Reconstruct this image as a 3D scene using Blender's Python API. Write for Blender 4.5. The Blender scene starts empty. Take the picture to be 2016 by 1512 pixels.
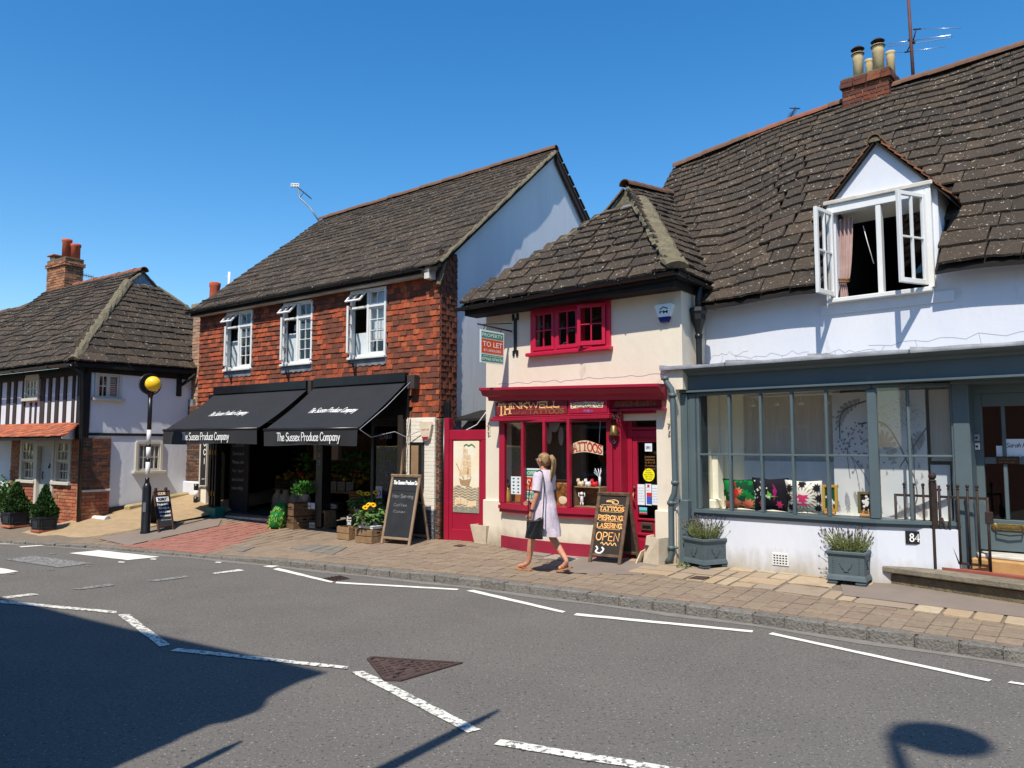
import bpy,math,random
from mathutils import Vector,Matrix,noise

# ------------------------------------------------------------------ camera, world, sun, exposure
SC=bpy.context.scene
COL=SC.collection
CAM_Z=1.92
PITCH=math.atan(0.08)
FPX=1512.0
cam_data=bpy.data.cameras.new('camera')
cam_data.lens=27.0
cam_data.sensor_width=36.0
cam_data.clip_end=2000
cam=bpy.data.objects.new('camera',cam_data)
cam.location=(0,0,CAM_Z)
cam.rotation_euler=(math.pi/2+PITCH,0,0)
COL.objects.link(cam)
SC.camera=cam

SUN_AZ=math.radians(20)# the sun stands behind the camera, light travels to +Y and a little +X
SUN_EL=math.radians(55.5)
world=bpy.data.worlds.new('World')
SC.world=world
world.use_nodes= True
wt=world.node_tree
for n in list(wt.nodes):
    wt.nodes.remove(n)
sky=wt.nodes.new('ShaderNodeTexSky')
sky.sky_type='NISHITA'
sky.sun_disc= False
sky.sun_elevation=SUN_EL
sky.sun_rotation=math.pi+SUN_AZ
sky.altitude=50
sky.air_density=1.15
sky.dust_density=0.3
sky.ozone_density=3.4
bg=wt.nodes.new('ShaderNodeBackground')
bg.inputs['Strength'].default_value=0.15
wo=wt.nodes.new('ShaderNodeOutputWorld')
hs=wt.nodes.new('ShaderNodeHueSaturation')
hs.inputs['Saturation'].default_value=1.36
wt.links.new(sky.outputs[0],hs.inputs['Color'])
wt.links.new(hs.outputs[0],bg.inputs[0])
wt.links.new(bg.outputs[0],wo.inputs[0])
sun_data=bpy.data.lights.new('sun','SUN')
sun_data.energy=5.0
sun_data.angle=math.radians(0.53)
sun_data.color=(1.0,0.93,0.82)
sun=bpy.data.objects.new('sun',sun_data)
SUN_DIR=Vector((math.sin(SUN_AZ)*math.cos(SUN_EL),math.cos(SUN_AZ)*math.cos(SUN_EL),-math.sin(SUN_EL)))
sun.rotation_euler=SUN_DIR.to_track_quat('-Z','Y').to_euler()
sun.location=(-20,-30,60)
COL.objects.link(sun)
SC.view_settings.view_transform='Standard'
SC.view_settings.look='None'
SC.view_settings.exposure=0.24
SC.view_settings.gamma=1.0
SC.view_settings.use_curve_mapping= False
SC.render.engine='CYCLES'
SC.cycles.max_bounces=8
SC.cycles.transparent_max_bounces=16

# ------------------------------------------------------------------ survey helpers: real planes seen from the camera station
rnd=random.Random(11)
CP,SP=math.cos(PITCH),math.sin(PITCH)
EYE=Vector((0,0,CAM_Z))


def ray(px,py):
    a=(px-1008)/FPX
    b=(756-py)/FPX
    return Vector((a,CP-b*SP,SP+b*CP))


def proj(p):
    q=Vector(p)-EYE
    y=q.y*CP+q.z*SP
    if y<0.05:
        return None
    u=-q.y*SP+q.z*CP
    return (1008+FPX*q.x/y,756-FPX*u/y,y)


def on_z(px,py,z):
    d=ray(px,py)
    return EYE+d*((z-CAM_Z)/d.z)


class Frame:
    """a wall line: u runs along it, v into the building, z is height"""
    def __init__(s,ox,oy,deg):
        s.a=math.radians(deg)
        s.O=Vector((ox,oy,0))
        s.e=Vector((math.cos(s.a),math.sin(s.a),0))
        s.n=Vector((-math.sin(s.a),math.cos(s.a),0))

    def hit(s,px,py,v=0.0):
        d=ray(px,py)
        o=s.O+s.n*v
        t=(o-EYE).dot(s.n)/d.dot(s.n)
        q=EYE+d*t-s.O
        return Vector((q.dot(s.e),q.dot(s.n),q.z))

    def hit_side(s,px,py,u=0.0):
        d=ray(px,py)
        o=s.O+s.e*u
        t=(o-EYE).dot(s.e)/d.dot(s.e)
        q=EYE+d*t-s.O
        return Vector((q.dot(s.e),q.dot(s.n),q.z))

    def hit_pitch(s,px,py,v0,z0,deg):
        p=math.radians(deg)
        nn=-s.n*math.sin(p)+Vector((0,0,math.cos(p)))
        o=s.O+s.n*v0+Vector((0,0,z0))
        d=ray(px,py)
        q=EYE+d*((o-EYE).dot(nn)/d.dot(nn))-s.O
        return Vector((q.dot(s.e),q.dot(s.n),q.z))

    def w(s,p):
        return s.O+s.e*p[0]+s.n*p[1]+Vector((0,0,p[2]))

    def loc(s,p):
        q=Vector(p)-s.O
        return Vector((q.dot(s.e),q.dot(s.n),p[2]))

    def rect(s,x0,y0,x1,y1,v=0.0):
        ym,xm=(y0+y1)/2,(x0+x1)/2
        return (s.hit(x0,ym,v).x,s.hit(x1,ym,v).x,s.hit(xm,y1,v).z,s.hit(xm,y0,v).z)# u0,u1,z0,z1


# ------------------------------------------------------------------ object helpers
def link(o,parent=None):
    COL.objects.link(o)
    if parent is not None:
        o.parent=parent
    return o


def tag(o,label=None,cat=None,group=None,kind=None):
    if label:o['label']=label
    if cat:o['category']=cat
    if group:o['group']=group
    if kind:o['kind']=kind
    return o


def empty(name,loc=(0,0,0),rz=0.0,label=None,cat=None,group=None,kind=None,parent=None):
    o=bpy.data.objects.new(name, None)
    o.empty_display_size=0.1
    link(o,parent)
    o.location=loc
    o.rotation_euler=(0,0,rz)
    return tag(o,label,cat,group,kind)


def copy_tree(o,parent=None):
    c=o.copy()
    COL.objects.link(c)
    c.parent=parent
    for ch in list(o.children):
        copy_tree(ch,c)
    return c


IDM=Matrix.Identity(4)


class MB:
    """collects shapes for ONE mesh"""
    def __init__(s):
        s.v,s.f,s.sm=[],[],[]

    def add(s,verts,faces,M=None,smooth=False):
        b=len(s.v)
        if M is None:
            s.v.extend(Vector(p) for p in verts)
        else:
            s.v.extend(M@Vector(p) for p in verts)
        for f in faces:
            s.f.append([b+i for i in f])
            s.sm.append(smooth)
        return s

    def box(s,x0,x1,y0,y1,z0,z1,M=None):
        vs=[(x0,y0,z0),(x1,y0,z0),(x1,y1,z0),(x0,y1,z0),(x0,y0,z1),(x1,y0,z1),(x1,y1,z1),(x0,y1,z1)]
        fs=[(0,3,2,1),(4,5,6,7),(0,1,5,4),(1,2,6,5),(2,3,7,6),(3,0,4,7)]
        return s.add(vs,fs,M)

    def bbox(s,x0,x1,y0,y1,z0,z1,b=0.006,M=None):
        """box with chamfered edges"""
        b=min(b,abs(x1-x0)/3,abs(y1-y0)/3,abs(z1-z0)/3)
        vs=[]
        for (z,i) in ((z0,b),(z0+b,0),(z1-b,0),(z1,b)):
            X0,X1,Y0,Y1=x0+i,x1-i,y0+i,y1-i
            k=b if i==0 else b*0.6
            vs+=[(X0+k,Y0,z),(X1-k,Y0,z),(X1,Y0+k,z),(X1,Y1-k,z),(X1-k,Y1,z),(X0+k,Y1,z),(X0,Y1-k,z),(X0,Y0+k,z)]
        fs=[tuple(reversed(range(8))),tuple(range(24,32))]
        for r in range(3):
            for i in range(8):
                j=(i+1)%8
                fs.append((r*8+i,r*8+j,r*8+8+j,r*8+8+i))
        return s.add(vs,fs,M)

    def frustum(s,cx,cy,z0,z1,a0,b0,a1,b1,M=None):
        vs=[(cx-a0,cy-b0,z0),(cx+a0,cy-b0,z0),(cx+a0,cy+b0,z0),(cx-a0,cy+b0,z0),
              (cx-a1,cy-b1,z1),(cx+a1,cy-b1,z1),(cx+a1,cy+b1,z1),(cx-a1,cy+b1,z1)]
        fs=[(0,3,2,1),(4,5,6,7),(0,1,5,4),(1,2,6,5),(2,3,7,6),(3,0,4,7)]
        return s.add(vs,fs,M)

    def tube(s,pts,r,n=8,caps=True,M=None,smooth=True):
        pts=[Vector(p) for p in pts]
        rs=r if isinstance(r,(list,tuple)) else [r]*len(pts)
        vs,fs=[],[]
        up0= None
        for i,p in enumerate(pts):
            a=pts[max(0,i-1)]
            b=pts[min(len(pts)-1,i+1)]
            d=(b-a).normalized()
            if up0 is None:
                up0=Vector((0,0,1)) if abs(d.z)<0.9 else Vector((1,0,0))
            x=d.cross(up0)
            if x.length<1e-4:
                x=d.orthogonal()
            x.normalize()
            y=x.cross(d).normalized()
            up0=y
            for k in range(n):
                t=2*math.pi*k/n
                vs.append(p+(x*math.cos(t)+y*math.sin(t))*rs[i])
        for i in range(len(pts)-1):
            for k in range(n):
                j=(k+1)%n
                fs.append((i*n+k,i*n+j,(i+1)*n+j,(i+1)*n+k))
        b=len(s.v)
        s.add(vs,fs,M,smooth)
        if caps:
            s.f.append([b+k for k in reversed(range(n))]);s.sm.append(False)
            s.f.append([b+(len(pts)-1)*n+k for k in range(n)]);s.sm.append(False)
        return s

    def lathe(s,prof,n=16,M=None,smooth=True,ell=1.0):
        vs,fs=[],[]
        for (r,z) in prof:
            for k in range(n):
                t=2*math.pi*k/n
                vs.append((r*math.cos(t),r*ell*math.sin(t),z))
        for i in range(len(prof)-1):
            for k in range(n):
                j=(k+1)%n
                fs.append((i*n+k,i*n+j,(i+1)*n+j,(i+1)*n+k))
        b=len(s.v)
        s.add(vs,fs,M,smooth)
        if prof[0][0]>1e-4:
            s.f.append([b+k for k in reversed(range(n))]);s.sm.append(False)
        if prof[-1][0]>1e-4:
            s.f.append([b+(len(prof)-1)*n+k for k in range(n)]);s.sm.append(False)
        return s

    def prism(s,poly,fn,d0,d1):
        """poly in 2D, fn(a, b, d) -> 3D"""
        n=len(poly)
        vs=[fn(a,b,d0) for a,b in poly]+[fn(a,b,d1) for a,b in poly]
        nn=Vector()
        for i in range(n):
            nn+=vs[i].cross(vs[(i+1)%n])
        if nn.dot(vs[n]-vs[0])>0:
            vs=vs[n:]+vs[:n]
        fs=[tuple(range(n)),tuple(reversed(range(n,2*n)))]
        for i in range(n):
            j=(i+1)%n
            fs.append((i,i+n,j+n,j))
        return s.add(vs,fs)

    def sphere(s,c,rx,ry=None,rz=None,n=12,m=8,M=None):
        ry=rx if ry is None else ry
        rz=rx if rz is None else rz
        vs,fs=[],[]
        for i in range(m+1):
            a=math.pi*i/m
            for k in range(n):
                t=2*math.pi*k/n
                vs.append((c[0]+rx*math.sin(a)*math.cos(t),c[1]+ry*math.sin(a)*math.sin(t),c[2]+rz*math.cos(a)))
        for i in range(m):
            for k in range(n):
                j=(k+1)%n
                fs.append((i*n+k,(i+1)*n+k,(i+1)*n+j,i*n+j))
        return s.add(vs,fs,M, True)

    def ring_disc(s,c,r,n=20,fn=None):
        fn=fn or (lambda a,b:(c[0]+a,c[1],c[2]+b))
        vs=[fn(r*math.cos(2*math.pi*k/n),r*math.sin(2*math.pi*k/n)) for k in range(n)]
        return s.add(vs,[tuple(range(n))])

    def mesh(s,name,mat):
        me=bpy.data.meshes.new(name)
        me.from_pydata([tuple(p) for p in s.v],[],s.f)
        if mat is not None:
            me.materials.append(mat)
        me.polygons.foreach_set('use_smooth',s.sm)
        me.update()
        return me

    def build(s,name,mat,parent=None,kind=None,label=None):
        o=bpy.data.objects.new(name,s.mesh(name,mat))
        link(o,parent)
        if kind:o['kind']=kind
        if label:o['label']=label
        return o


def fix_normals(o):
    import bmesh
    b=bmesh.new()
    b.from_mesh(o.data)
    bmesh.ops.recalc_face_normals(b,faces=b.faces)
    b.to_mesh(o.data)
    b.free()
    return o


def wall_grid(mb,u0,u1,z0,z1,holes,v0,v1,M=None):
    """a wall slab between v0 (front) and v1 with rectangular openings"""
    us=sorted(set([u0,u1]+[min(max(h[i],u0),u1) for h in holes for i in (0,1)]))
    zs=sorted(set([z0,z1]+[min(max(h[i],z0),z1) for h in holes for i in (2,3)]))

    def solid(i,j):
        if i<0 or j<0 or i>=len(us)-1 or j>=len(zs)-1:
            return False
        cu,cz=(us[i]+us[i+1])/2,(zs[j]+zs[j+1])/2
        return not any(h[0]<cu<h[1] and h[2]<cz<h[3] for h in holes)
    vs,fs,idx=[],[],{}

    def V(i,j,k):
        key=(i,j,k)
        if key not in idx:
            idx[key]=len(vs)
            vs.append((us[i],(v0,v1)[k],zs[j]))
        return idx[key]
    for i in range(len(us)-1):
        for j in range(len(zs)-1):
            if not solid(i,j):
                continue
            fs.append((V(i,j,0),V(i+1,j,0),V(i+1,j+1,0),V(i,j+1,0)))
            fs.append((V(i,j+1,1),V(i+1,j+1,1),V(i+1,j,1),V(i,j,1)))
            if not solid(i-1,j):fs.append((V(i,j,0),V(i,j+1,0),V(i,j+1,1),V(i,j,1)))
            if not solid(i+1,j):fs.append((V(i+1,j,0),V(i+1,j,1),V(i+1,j+1,1),V(i+1,j+1,0)))
            if not solid(i,j-1):fs.append((V(i,j,0),V(i,j,1),V(i+1,j,1),V(i+1,j,0)))
            if not solid(i,j+1):fs.append((V(i,j+1,0),V(i+1,j+1,0),V(i+1,j+1,1),V(i,j+1,1)))
    return mb.add(vs,fs,M)


# ------------------------------------------------------------------ materials
def lin(c):
    return tuple(((x/255)/12.92 if x/255<=0.04045 else ((x/255+0.055)/1.055)**2.4) for x in c)+(1.0,)


MATS={}


def mat(name,a,b=None,scale=4.0,rough=0.8,bump=0.0,bscale=None,spec=0.3,metal=0.0,specks=None,ramp=None,dirt=None,
        stretch=None,coat=0.0,sheen=0.0,detail=6.0,splash=None,jitter=0.0,contrast=(0.35,0.65),bdist=0.01):
    """a, b: sRGB 0-255 colours mixed by noise at world positions; ramp: per piece colours; specks: (colour, scale, threshold); dirt: (colour, scale, amount)"""
    m=bpy.data.materials.new(name)
    m.use_nodes= True
    t=m.node_tree
    N,Lk=t.nodes,t.links
    p=N['Principled BSDF']
    p.inputs['Roughness'].default_value=rough
    p.inputs['Specular IOR Level'].default_value=spec
    p.inputs['Metallic'].default_value=metal
    p.inputs['Coat Weight'].default_value=coat
    p.inputs['Sheen Weight'].default_value=sheen
    geo=N.new('ShaderNodeNewGeometry')
    vec=geo.outputs['Position']
    if stretch:
        mp=N.new('ShaderNodeMapping')
        mp.inputs['Scale'].default_value=stretch
        Lk.new(vec,mp.inputs['Vector'])
        vec=mp.outputs[0]

    def noise_node(sc,det=detail,ro=0.6):
        n=N.new('ShaderNodeTexNoise')
        n.inputs['Scale'].default_value=sc
        n.inputs['Detail'].default_value=det
        n.inputs['Roughness'].default_value=ro
        Lk.new(vec,n.inputs['Vector'])
        return n.outputs['Fac']

    def remap(x,lo,hi):
        r=N.new('ShaderNodeMapRange')
        r.inputs['From Min'].default_value=lo
        r.inputs['From Max'].default_value=hi
        Lk.new(x,r.inputs['Value'])
        return r.outputs[0]

    def mix(f,c1,c2,blend='MIX'):
        x=N.new('ShaderNodeMix')
        x.data_type='RGBA'
        x.blend_type=blend
        if isinstance(f,float):x.inputs[0].default_value=f
        else:Lk.new(f,x.inputs[0])
        for i,c in ((6,c1),(7,c2)):
            if isinstance(c,tuple):x.inputs[i].default_value=c
            else:Lk.new(c,x.inputs[i])
        return x.outputs[2]
    piece= None
    if ramp or jitter:
        oi=N.new('ShaderNodeObjectInfo')
        ad=N.new('ShaderNodeMath');ad.operation='ADD'
        Lk.new(oi.outputs['Random'],ad.inputs[0]);Lk.new(geo.outputs['Random Per Island'],ad.inputs[1])
        fr=N.new('ShaderNodeMath');fr.operation='FRACT'
        Lk.new(ad.outputs[0],fr.inputs[0])
        piece=fr.outputs[0]
    if ramp:
        cr=N.new('ShaderNodeValToRGB')
        cr.color_ramp.interpolation='CONSTANT'
        el=cr.color_ramp.elements
        while len(el)<len(ramp):
            el.new(0.5)
        for i,c in enumerate(ramp):
            el[i].position=i/len(ramp)
            el[i].color=lin(c)
        Lk.new(piece,cr.inputs[0])
        col=cr.outputs[0]
        if a is not None:
            col=mix(remap(noise_node(scale),*contrast),col,mix(0.5,col,lin(a)))
    else:
        col=mix(remap(noise_node(scale),*contrast),lin(a),lin(b if b else a))
    if jitter:
        hs=N.new('ShaderNodeHueSaturation')
        mr=N.new('ShaderNodeMapRange')
        mr.inputs['To Min'].default_value=1-jitter
        mr.inputs['To Max'].default_value=1+jitter
        Lk.new(piece,mr.inputs['Value'])
        Lk.new(mr.outputs[0],hs.inputs['Value'])
        Lk.new(col,hs.inputs['Color'])
        col=hs.outputs[0]
    if dirt:
        col=mix(remap(noise_node(dirt[1],5.0,0.65),0.62-dirt[2],0.78),col,lin(dirt[0]))
    if splash:
        sx=N.new('ShaderNodeSeparateXYZ');Lk.new(geo.outputs['Position'],sx.inputs[0])
        zz=N.new('ShaderNodeMath');zz.operation='MULTIPLY_ADD'
        zz.inputs[1].default_value=0.5
        Lk.new(noise_node(7.0,6.0,0.7),zz.inputs[0]);
        inv=N.new('ShaderNodeMath');inv.operation='MULTIPLY';inv.inputs[1].default_value=-1.0
        Lk.new(sx.outputs[2],inv.inputs[0]);Lk.new(inv.outputs[0],zz.inputs[2])
        col=mix(remap(zz.outputs[0],-0.28,0.06),col,lin(splash))
    if specks:
        for sp in (specks if isinstance(specks[0],(list,tuple)) and len(specks[0])==3 and isinstance(specks[0][0],(list,tuple)) else [specks]):
            f=remap(noise_node(sp[1],7.0,0.68),sp[2],sp[2]+0.04)
            col=mix(f,col,lin(sp[0]))
    Lk.new(col,p.inputs['Base Color'])
    if bump:
        bp=N.new('ShaderNodeBump')
        bp.inputs['Strength'].default_value=bump
        bp.inputs['Distance'].default_value=bdist
        Lk.new(noise_node(bscale or scale*3,6.0,0.6),bp.inputs['Height'])
        Lk.new(bp.outputs[0],p.inputs['Normal'])
    MATS[name]=m
    return m


def glass_mat(name,tint=(1,1,1),rough=0.02,base=0.08):
    m=bpy.data.materials.new(name)
    m.use_nodes= True
    t=m.node_tree
    N,Lk=t.nodes,t.links
    N.remove(N['Principled BSDF'])
    tr=N.new('ShaderNodeBsdfTransparent')
    tr.inputs[0].default_value=tint+(1,)
    gl=N.new('ShaderNodeBsdfGlossy')
    gl.inputs['Roughness'].default_value=rough
    fr=N.new('ShaderNodeLayerWeight')
    fr.inputs['Blend'].default_value=0.5
    pw=N.new('ShaderNodeMath');pw.operation='POWER'
    pw.inputs[1].default_value=4.0
    Lk.new(fr.outputs['Facing'],pw.inputs[0])
    mr=N.new('ShaderNodeMapRange')
    mr.inputs['To Min'].default_value=base
    mr.inputs['To Max'].default_value=1.0
    Lk.new(pw.outputs[0],mr.inputs['Value'])
    mx=N.new('ShaderNodeMixShader')
    Lk.new(mr.outputs[0],mx.inputs[0])
    Lk.new(tr.outputs[0],mx.inputs[1])
    Lk.new(gl.outputs[0],mx.inputs[2])
    Lk.new(mx.outputs[0],N['Material Output'].inputs[0])
    MATS[name]=m
    return m


ASPHALT=mat('asphalt',(101,97,92),(107,103,97),scale=0.9,rough=0.92,bump=0.5,bscale=150,spec=0.2,
              specks=[((172,167,158),46,0.60),((60,58,57),34,0.575),((186,182,174),24,0.675)],dirt=((84,81,78),0.45,0.0),detail=8)
GUTTER_ASPHALT=mat('gutter_grit',(118,113,107),(130,124,116),scale=6,rough=0.95,bump=0.4,bscale=120,specks=((140,136,128),80,0.66))
LINE=mat('road_paint',(226,222,208),(206,202,190),scale=6,rough=0.75,bump=0.3,bscale=60,specks=[((112,110,107),21,0.515)])
LINE_NEW=mat('road_paint_fresh',(232,228,214),(220,215,200),scale=5,rough=0.7,bump=0.2,bscale=120,specks=[((140,137,131),24,0.64)])
LINE_WORN=mat('road_paint_worn',(152,150,142),(118,117,114),scale=9,rough=0.85,bump=0.3,bscale=120,specks=[((92,91,91),24,0.50)])
PAVER=mat('paver',(118,98,82),rough=0.9,scale=18,bump=0.4,bscale=120,spec=0.2,dirt=((96,86,74),0.9,0.02),
            ramp=[(142,127,108),(138,123,105),(146,130,109),(136,120,104),(143,129,110),(147,130,111),(139,122,105),(136,122,104)])
JOINT=mat('paving_bed',(124,112,97),(112,101,87),scale=9,rough=0.95,bump=0.4,bscale=90)
PINKPAVE=mat('pink_tactile_paving',(158,108,94),(146,100,88),scale=6,rough=0.9,bump=0.4,bscale=110,jitter=0.06)
GREYPAVE=mat('brown_asphalt_paving',(124,112,102),(134,121,110),scale=2,rough=0.92,bump=0.35,bscale=110,specks=((150,140,128),70,0.68))
FLAG=mat('york_stone',(150,132,110),rough=0.88,scale=10,bump=0.35,bscale=60,
           ramp=[(176,156,128),(168,146,116),(158,140,116),(186,168,140),(150,134,116),(172,148,118)],dirt=((128,112,92),1.5,0.0))
FLAGGREY=mat('grey_flagstone',(128,122,116),rough=0.9,scale=10,bump=0.3,bscale=70,ramp=[(150,142,132),(124,120,118),(138,128,116),(160,146,128)])
KERB=mat('granite_kerb',(132,127,118),(110,106,100),scale=22,rough=0.88,bump=1.0,bscale=38,bdist=0.03,specks=[((60,58,56),30,0.60),((150,148,142),70,0.66)],jitter=0.08)
GRAVEL=mat('ochre_gravel',(170,146,113),(155,134,105),scale=5,rough=0.95,bump=0.8,bscale=110,specks=((206,178,134),60,0.62))
SOIL=mat('soil',(92,80,62),(70,62,48),scale=6,rough=0.95,bump=0.5)
GROUND=mat('meadow_ground',(86,92,58),(104,104,72),scale=0.2,rough=0.95)
STONE_SLAB=mat('sandstone_roof_slab',(58,52,46),rough=0.92,scale=7,bump=1.0,bscale=30,bdist=0.02,spec=0.15,
                 ramp=[(76,66,57),(69,61,53),(80,69,59),(72,63,54),(65,58,51),(78,68,57),(70,62,54),(86,74,62)],
                 dirt=((50,48,46),2.2,-0.02),specks=[((176,166,146),15,0.615),((134,120,94),7,0.64),((204,196,178),30,0.635)])
DECK=mat('roof_deck',(38,34,30),(30,27,25),rough=0.95)
RIDGE=mat('ridge_tile',(116,84,66),(98,76,62),scale=8,rough=0.9,bump=0.5,bscale=50,specks=((150,140,116),14,0.66))
RIDGE_RED=mat('red_ridge_tile',(142,86,64),(122,78,60),scale=7,rough=0.9,bump=0.5,bscale=50,specks=((150,140,116),14,0.68))
MORTAR=mat('mossy_mortar',(122,112,88),(98,92,74),scale=9,rough=0.95,bump=0.9,bscale=32,bdist=0.03,specks=[((70,66,54),22,0.62),((160,150,124),26,0.66)])
HUNG=mat('hung_clay_tile',(84,48,34),rough=0.85,scale=14,bump=0.5,bscale=60,spec=0.2,
           ramp=[(172,86,56),(112,68,52),(164,80,53),(106,66,52),(178,94,60),(120,72,54),(156,77,51),(110,67,53),(126,74,54),(168,83,54)])
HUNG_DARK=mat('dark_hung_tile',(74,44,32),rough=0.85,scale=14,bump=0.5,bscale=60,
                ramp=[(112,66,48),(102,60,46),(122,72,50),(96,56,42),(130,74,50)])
BRICK=mat('brick',(110,66,48),rough=0.9,scale=16,bump=0.6,bscale=70,ramp=[(132,80,60),(116,70,54),(146,86,62),(96,66,56),(138,92,70),(84,66,58),(152,92,62)],
             dirt=((88,76,66),2.5,-0.02))
BRICK_DARK=mat('dark_brick',(78,56,44),rough=0.9,scale=16,bump=0.6,bscale=70,ramp=[(100,66,52),(88,62,52),(112,70,54),(76,60,54),(122,72,52),(68,58,54)],
                  specks=((120,112,88),12,0.7))
BRICK_PALE=mat('pale_brick',(170,134,108),rough=0.9,scale=14,bump=0.5,bscale=70,ramp=[(178,142,116),(160,116,92),(150,126,108),(186,148,118),(134,112,98)])
GROUT=mat('brick_mortar',(150,140,122),(132,122,106),scale=9,rough=0.95,bump=0.3,bscale=70)
WHITE_RENDER=mat('bluish_white_render',(206,209,217),(213,215,220),scale=1.5,rough=0.85,bump=0.4,bscale=8,stretch=(1,1,0.35),dirt=((182,182,181),2.6,-0.01),bdist=0.016,splash=(170,162,146))
GABLE_RENDER=mat('weathered_white_render',(216,220,226),(204,208,214),scale=1.1,rough=0.88,bump=0.5,bscale=8,stretch=(1,1,0.18),dirt=((160,162,162),1.6,-0.04),specks=((120,118,114),11,0.76))
CREAM_RENDER=mat('cream_render',(214,202,182),(221,210,190),scale=1.4,rough=0.85,bump=0.55,bscale=7,stretch=(1,1,0.45),dirt=((190,176,154),2.4,0.0),splash=(160,146,124),bdist=0.014)
WHITE_BRICK=mat('white_painted_brick',(226,219,204),(218,210,194),scale=3,rough=0.8,bump=0.3,bscale=40)
WHITE_PAINT=mat('white_gloss_paint',(224,224,220),(214,214,210),scale=3,rough=0.4,spec=0.5)
OLD_WHITE=mat('aged_white_paint',(206,202,192),(176,170,158),scale=4,rough=0.7,dirt=((130,122,108),3,-0.06))
STONE_PAINT=mat('stone_colour_paint',(196,190,176),(188,182,168),scale=3,rough=0.55)
GREY_DOOR=mat('pale_grey_paint',(168,170,172),(160,162,164),scale=2,rough=0.5)
RED_PAINT=mat('magenta_red_paint',(158,24,52),(148,22,48),scale=2,rough=0.42,spec=0.5,dirt=((168,44,68),3.0,-0.02),bump=0.15,bscale=20,specks=((196,120,128),13,0.70))
PINK_PAINT=mat('bright_magenta_paint',(186,26,62),(178,24,58),scale=2,rough=0.4,spec=0.5)
PLINTH_RED=mat('plinth_red_paint',(148,36,58),(138,32,52),scale=3,rough=0.7,dirt=((120,60,66),3,-0.05),bump=0.2,bscale=30)
GREY_GREEN=mat('grey_green_paint',(84,98,102),(78,92,96),scale=2,rough=0.46,spec=0.45,bump=0.12,bscale=26,dirt=((98,110,112),3.0,-0.03),specks=((130,138,136),12,0.72))
BLACK_PAINT=mat('black_gloss_paint',(18,18,20),(26,26,28),scale=5,rough=0.35,spec=0.5)
BLACK_BEAM=mat('black_tarred_oak',(24,22,22),(36,33,31),scale=6,rough=0.75,stretch=(1,1,0.3),bump=0.5,bscale=20)
GREY_BEAM=mat('weathered_grey_oak',(66,58,54),(52,46,44),scale=7,rough=0.85,stretch=(1,1,0.2),bump=0.5,bscale=24)
LEAD=mat('lead_sheet',(140,142,146),(110,112,116),scale=5,rough=0.6,metal=0.25,bump=0.3,bscale=18,dirt=((90,90,92),5,-0.03))
BLACK_CLOTH=mat('black_awning_canvas',(27,28,31),(32,33,36),scale=3,rough=0.8,bump=0.12,bscale=160,sheen=0.1)
WHITE_INK=mat('white_lettering',(236,236,232),rough=0.6)
CREAM_INK=mat('cream_lettering',(238,200,140),(228,176,106),scale=12,rough=0.5)
ORANGE_INK=mat('orange_lettering',(236,160,82),(242,196,128),scale=9,rough=0.5)
GOLD_INK=mat('faded_gold_lettering',(150,112,66),(128,92,58),scale=12,rough=0.5)
BLACK_INK=mat('black_lettering',(22,22,24),rough=0.6)
RED_INK=mat('red_lettering',(186,44,30),rough=0.55)
BLUE_INK=mat('navy_lettering',(34,36,104),rough=0.5)
GREY_INK=mat('grey_print',(128,130,136),rough=0.7)
CHALKBOARD=mat('chalkboard',(34,36,40),(42,44,48),scale=5,rough=0.75,dirt=((56,58,62),4,-0.04))
BROWNBOARD=mat('dark_brown_board',(44,36,32),(52,43,37),scale=6,rough=0.65)
CHALK=mat('chalk',(150,150,150),(110,110,112),scale=30,rough=0.9)
PINE=mat('weathered_pine',(150,128,104),(128,108,86),scale=9,rough=0.85,stretch=(3,3,0.6),bump=0.3,bscale=30)
OLDWOOD=mat('scuffed_dark_wood',(110,88,68),(76,62,50),scale=10,rough=0.85,bump=0.3,bscale=34,dirt=((170,150,126),7,-0.04))
BROWNWOOD=mat('brown_stained_wood',(62,38,28),(50,31,24),scale=9,rough=0.6,bump=0.15)
CRATEWOOD=mat('crate_wood',(118,92,66),(96,74,54),scale=10,rough=0.88,bump=0.4,bscale=36,dirt=((70,54,42),5,-0.03),jitter=0.12)
CRATEPALE=mat('pale_crate_wood',(150,122,90),(128,102,74),scale=10,rough=0.88,bump=0.4,bscale=36,dirt=((84,66,52),5,-0.03),jitter=0.12)
WICKER=mat('wicker',(128,88,54),(96,66,42),scale=30,rough=0.85,bump=0.5,bscale=60)
TERRACOTTA=mat('terracotta',(186,92,62),(162,78,56),scale=6,rough=0.85,dirt=((130,96,76),4,-0.05))
BUFF_POT=mat('buff_chimney_pot',(206,184,140),(186,164,122),scale=7,rough=0.85,dirt=((120,104,80),3.5,-0.05))
IRON=mat('rusty_black_iron',(46,38,36),(62,48,42),scale=20,rough=0.7,metal=0.2,bump=0.3,bscale=60)
RUST_IRON=mat('cast_iron_cover',(84,66,60),(66,54,50),scale=14,rough=0.8,metal=0.15,bump=0.5,bscale=60)
ALU=mat('aluminium',(190,192,196),rough=0.35,metal=0.9)
STEEL=mat('grey_steel',(130,132,134),rough=0.5,metal=0.6)
BRASS=mat('tarnished_brass',(150,126,74),(110,92,56),scale=18,rough=0.45,metal=0.7)
AERIAL=mat('red_oxide_aerial',(96,62,58),(80,52,50),scale=8,rough=0.7)
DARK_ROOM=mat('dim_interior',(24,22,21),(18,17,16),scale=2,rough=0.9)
DIM_WALL=mat('interior_plaster',(150,140,124),(142,132,116),scale=2,rough=0.9)
DARK_WOOD_IN=mat('interior_floor',(60,46,36),(48,38,30),scale=4,rough=0.7)
CREAM_IN=mat('cream_window_back',(236,231,212),(231,226,206),scale=2,rough=0.8)
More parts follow.
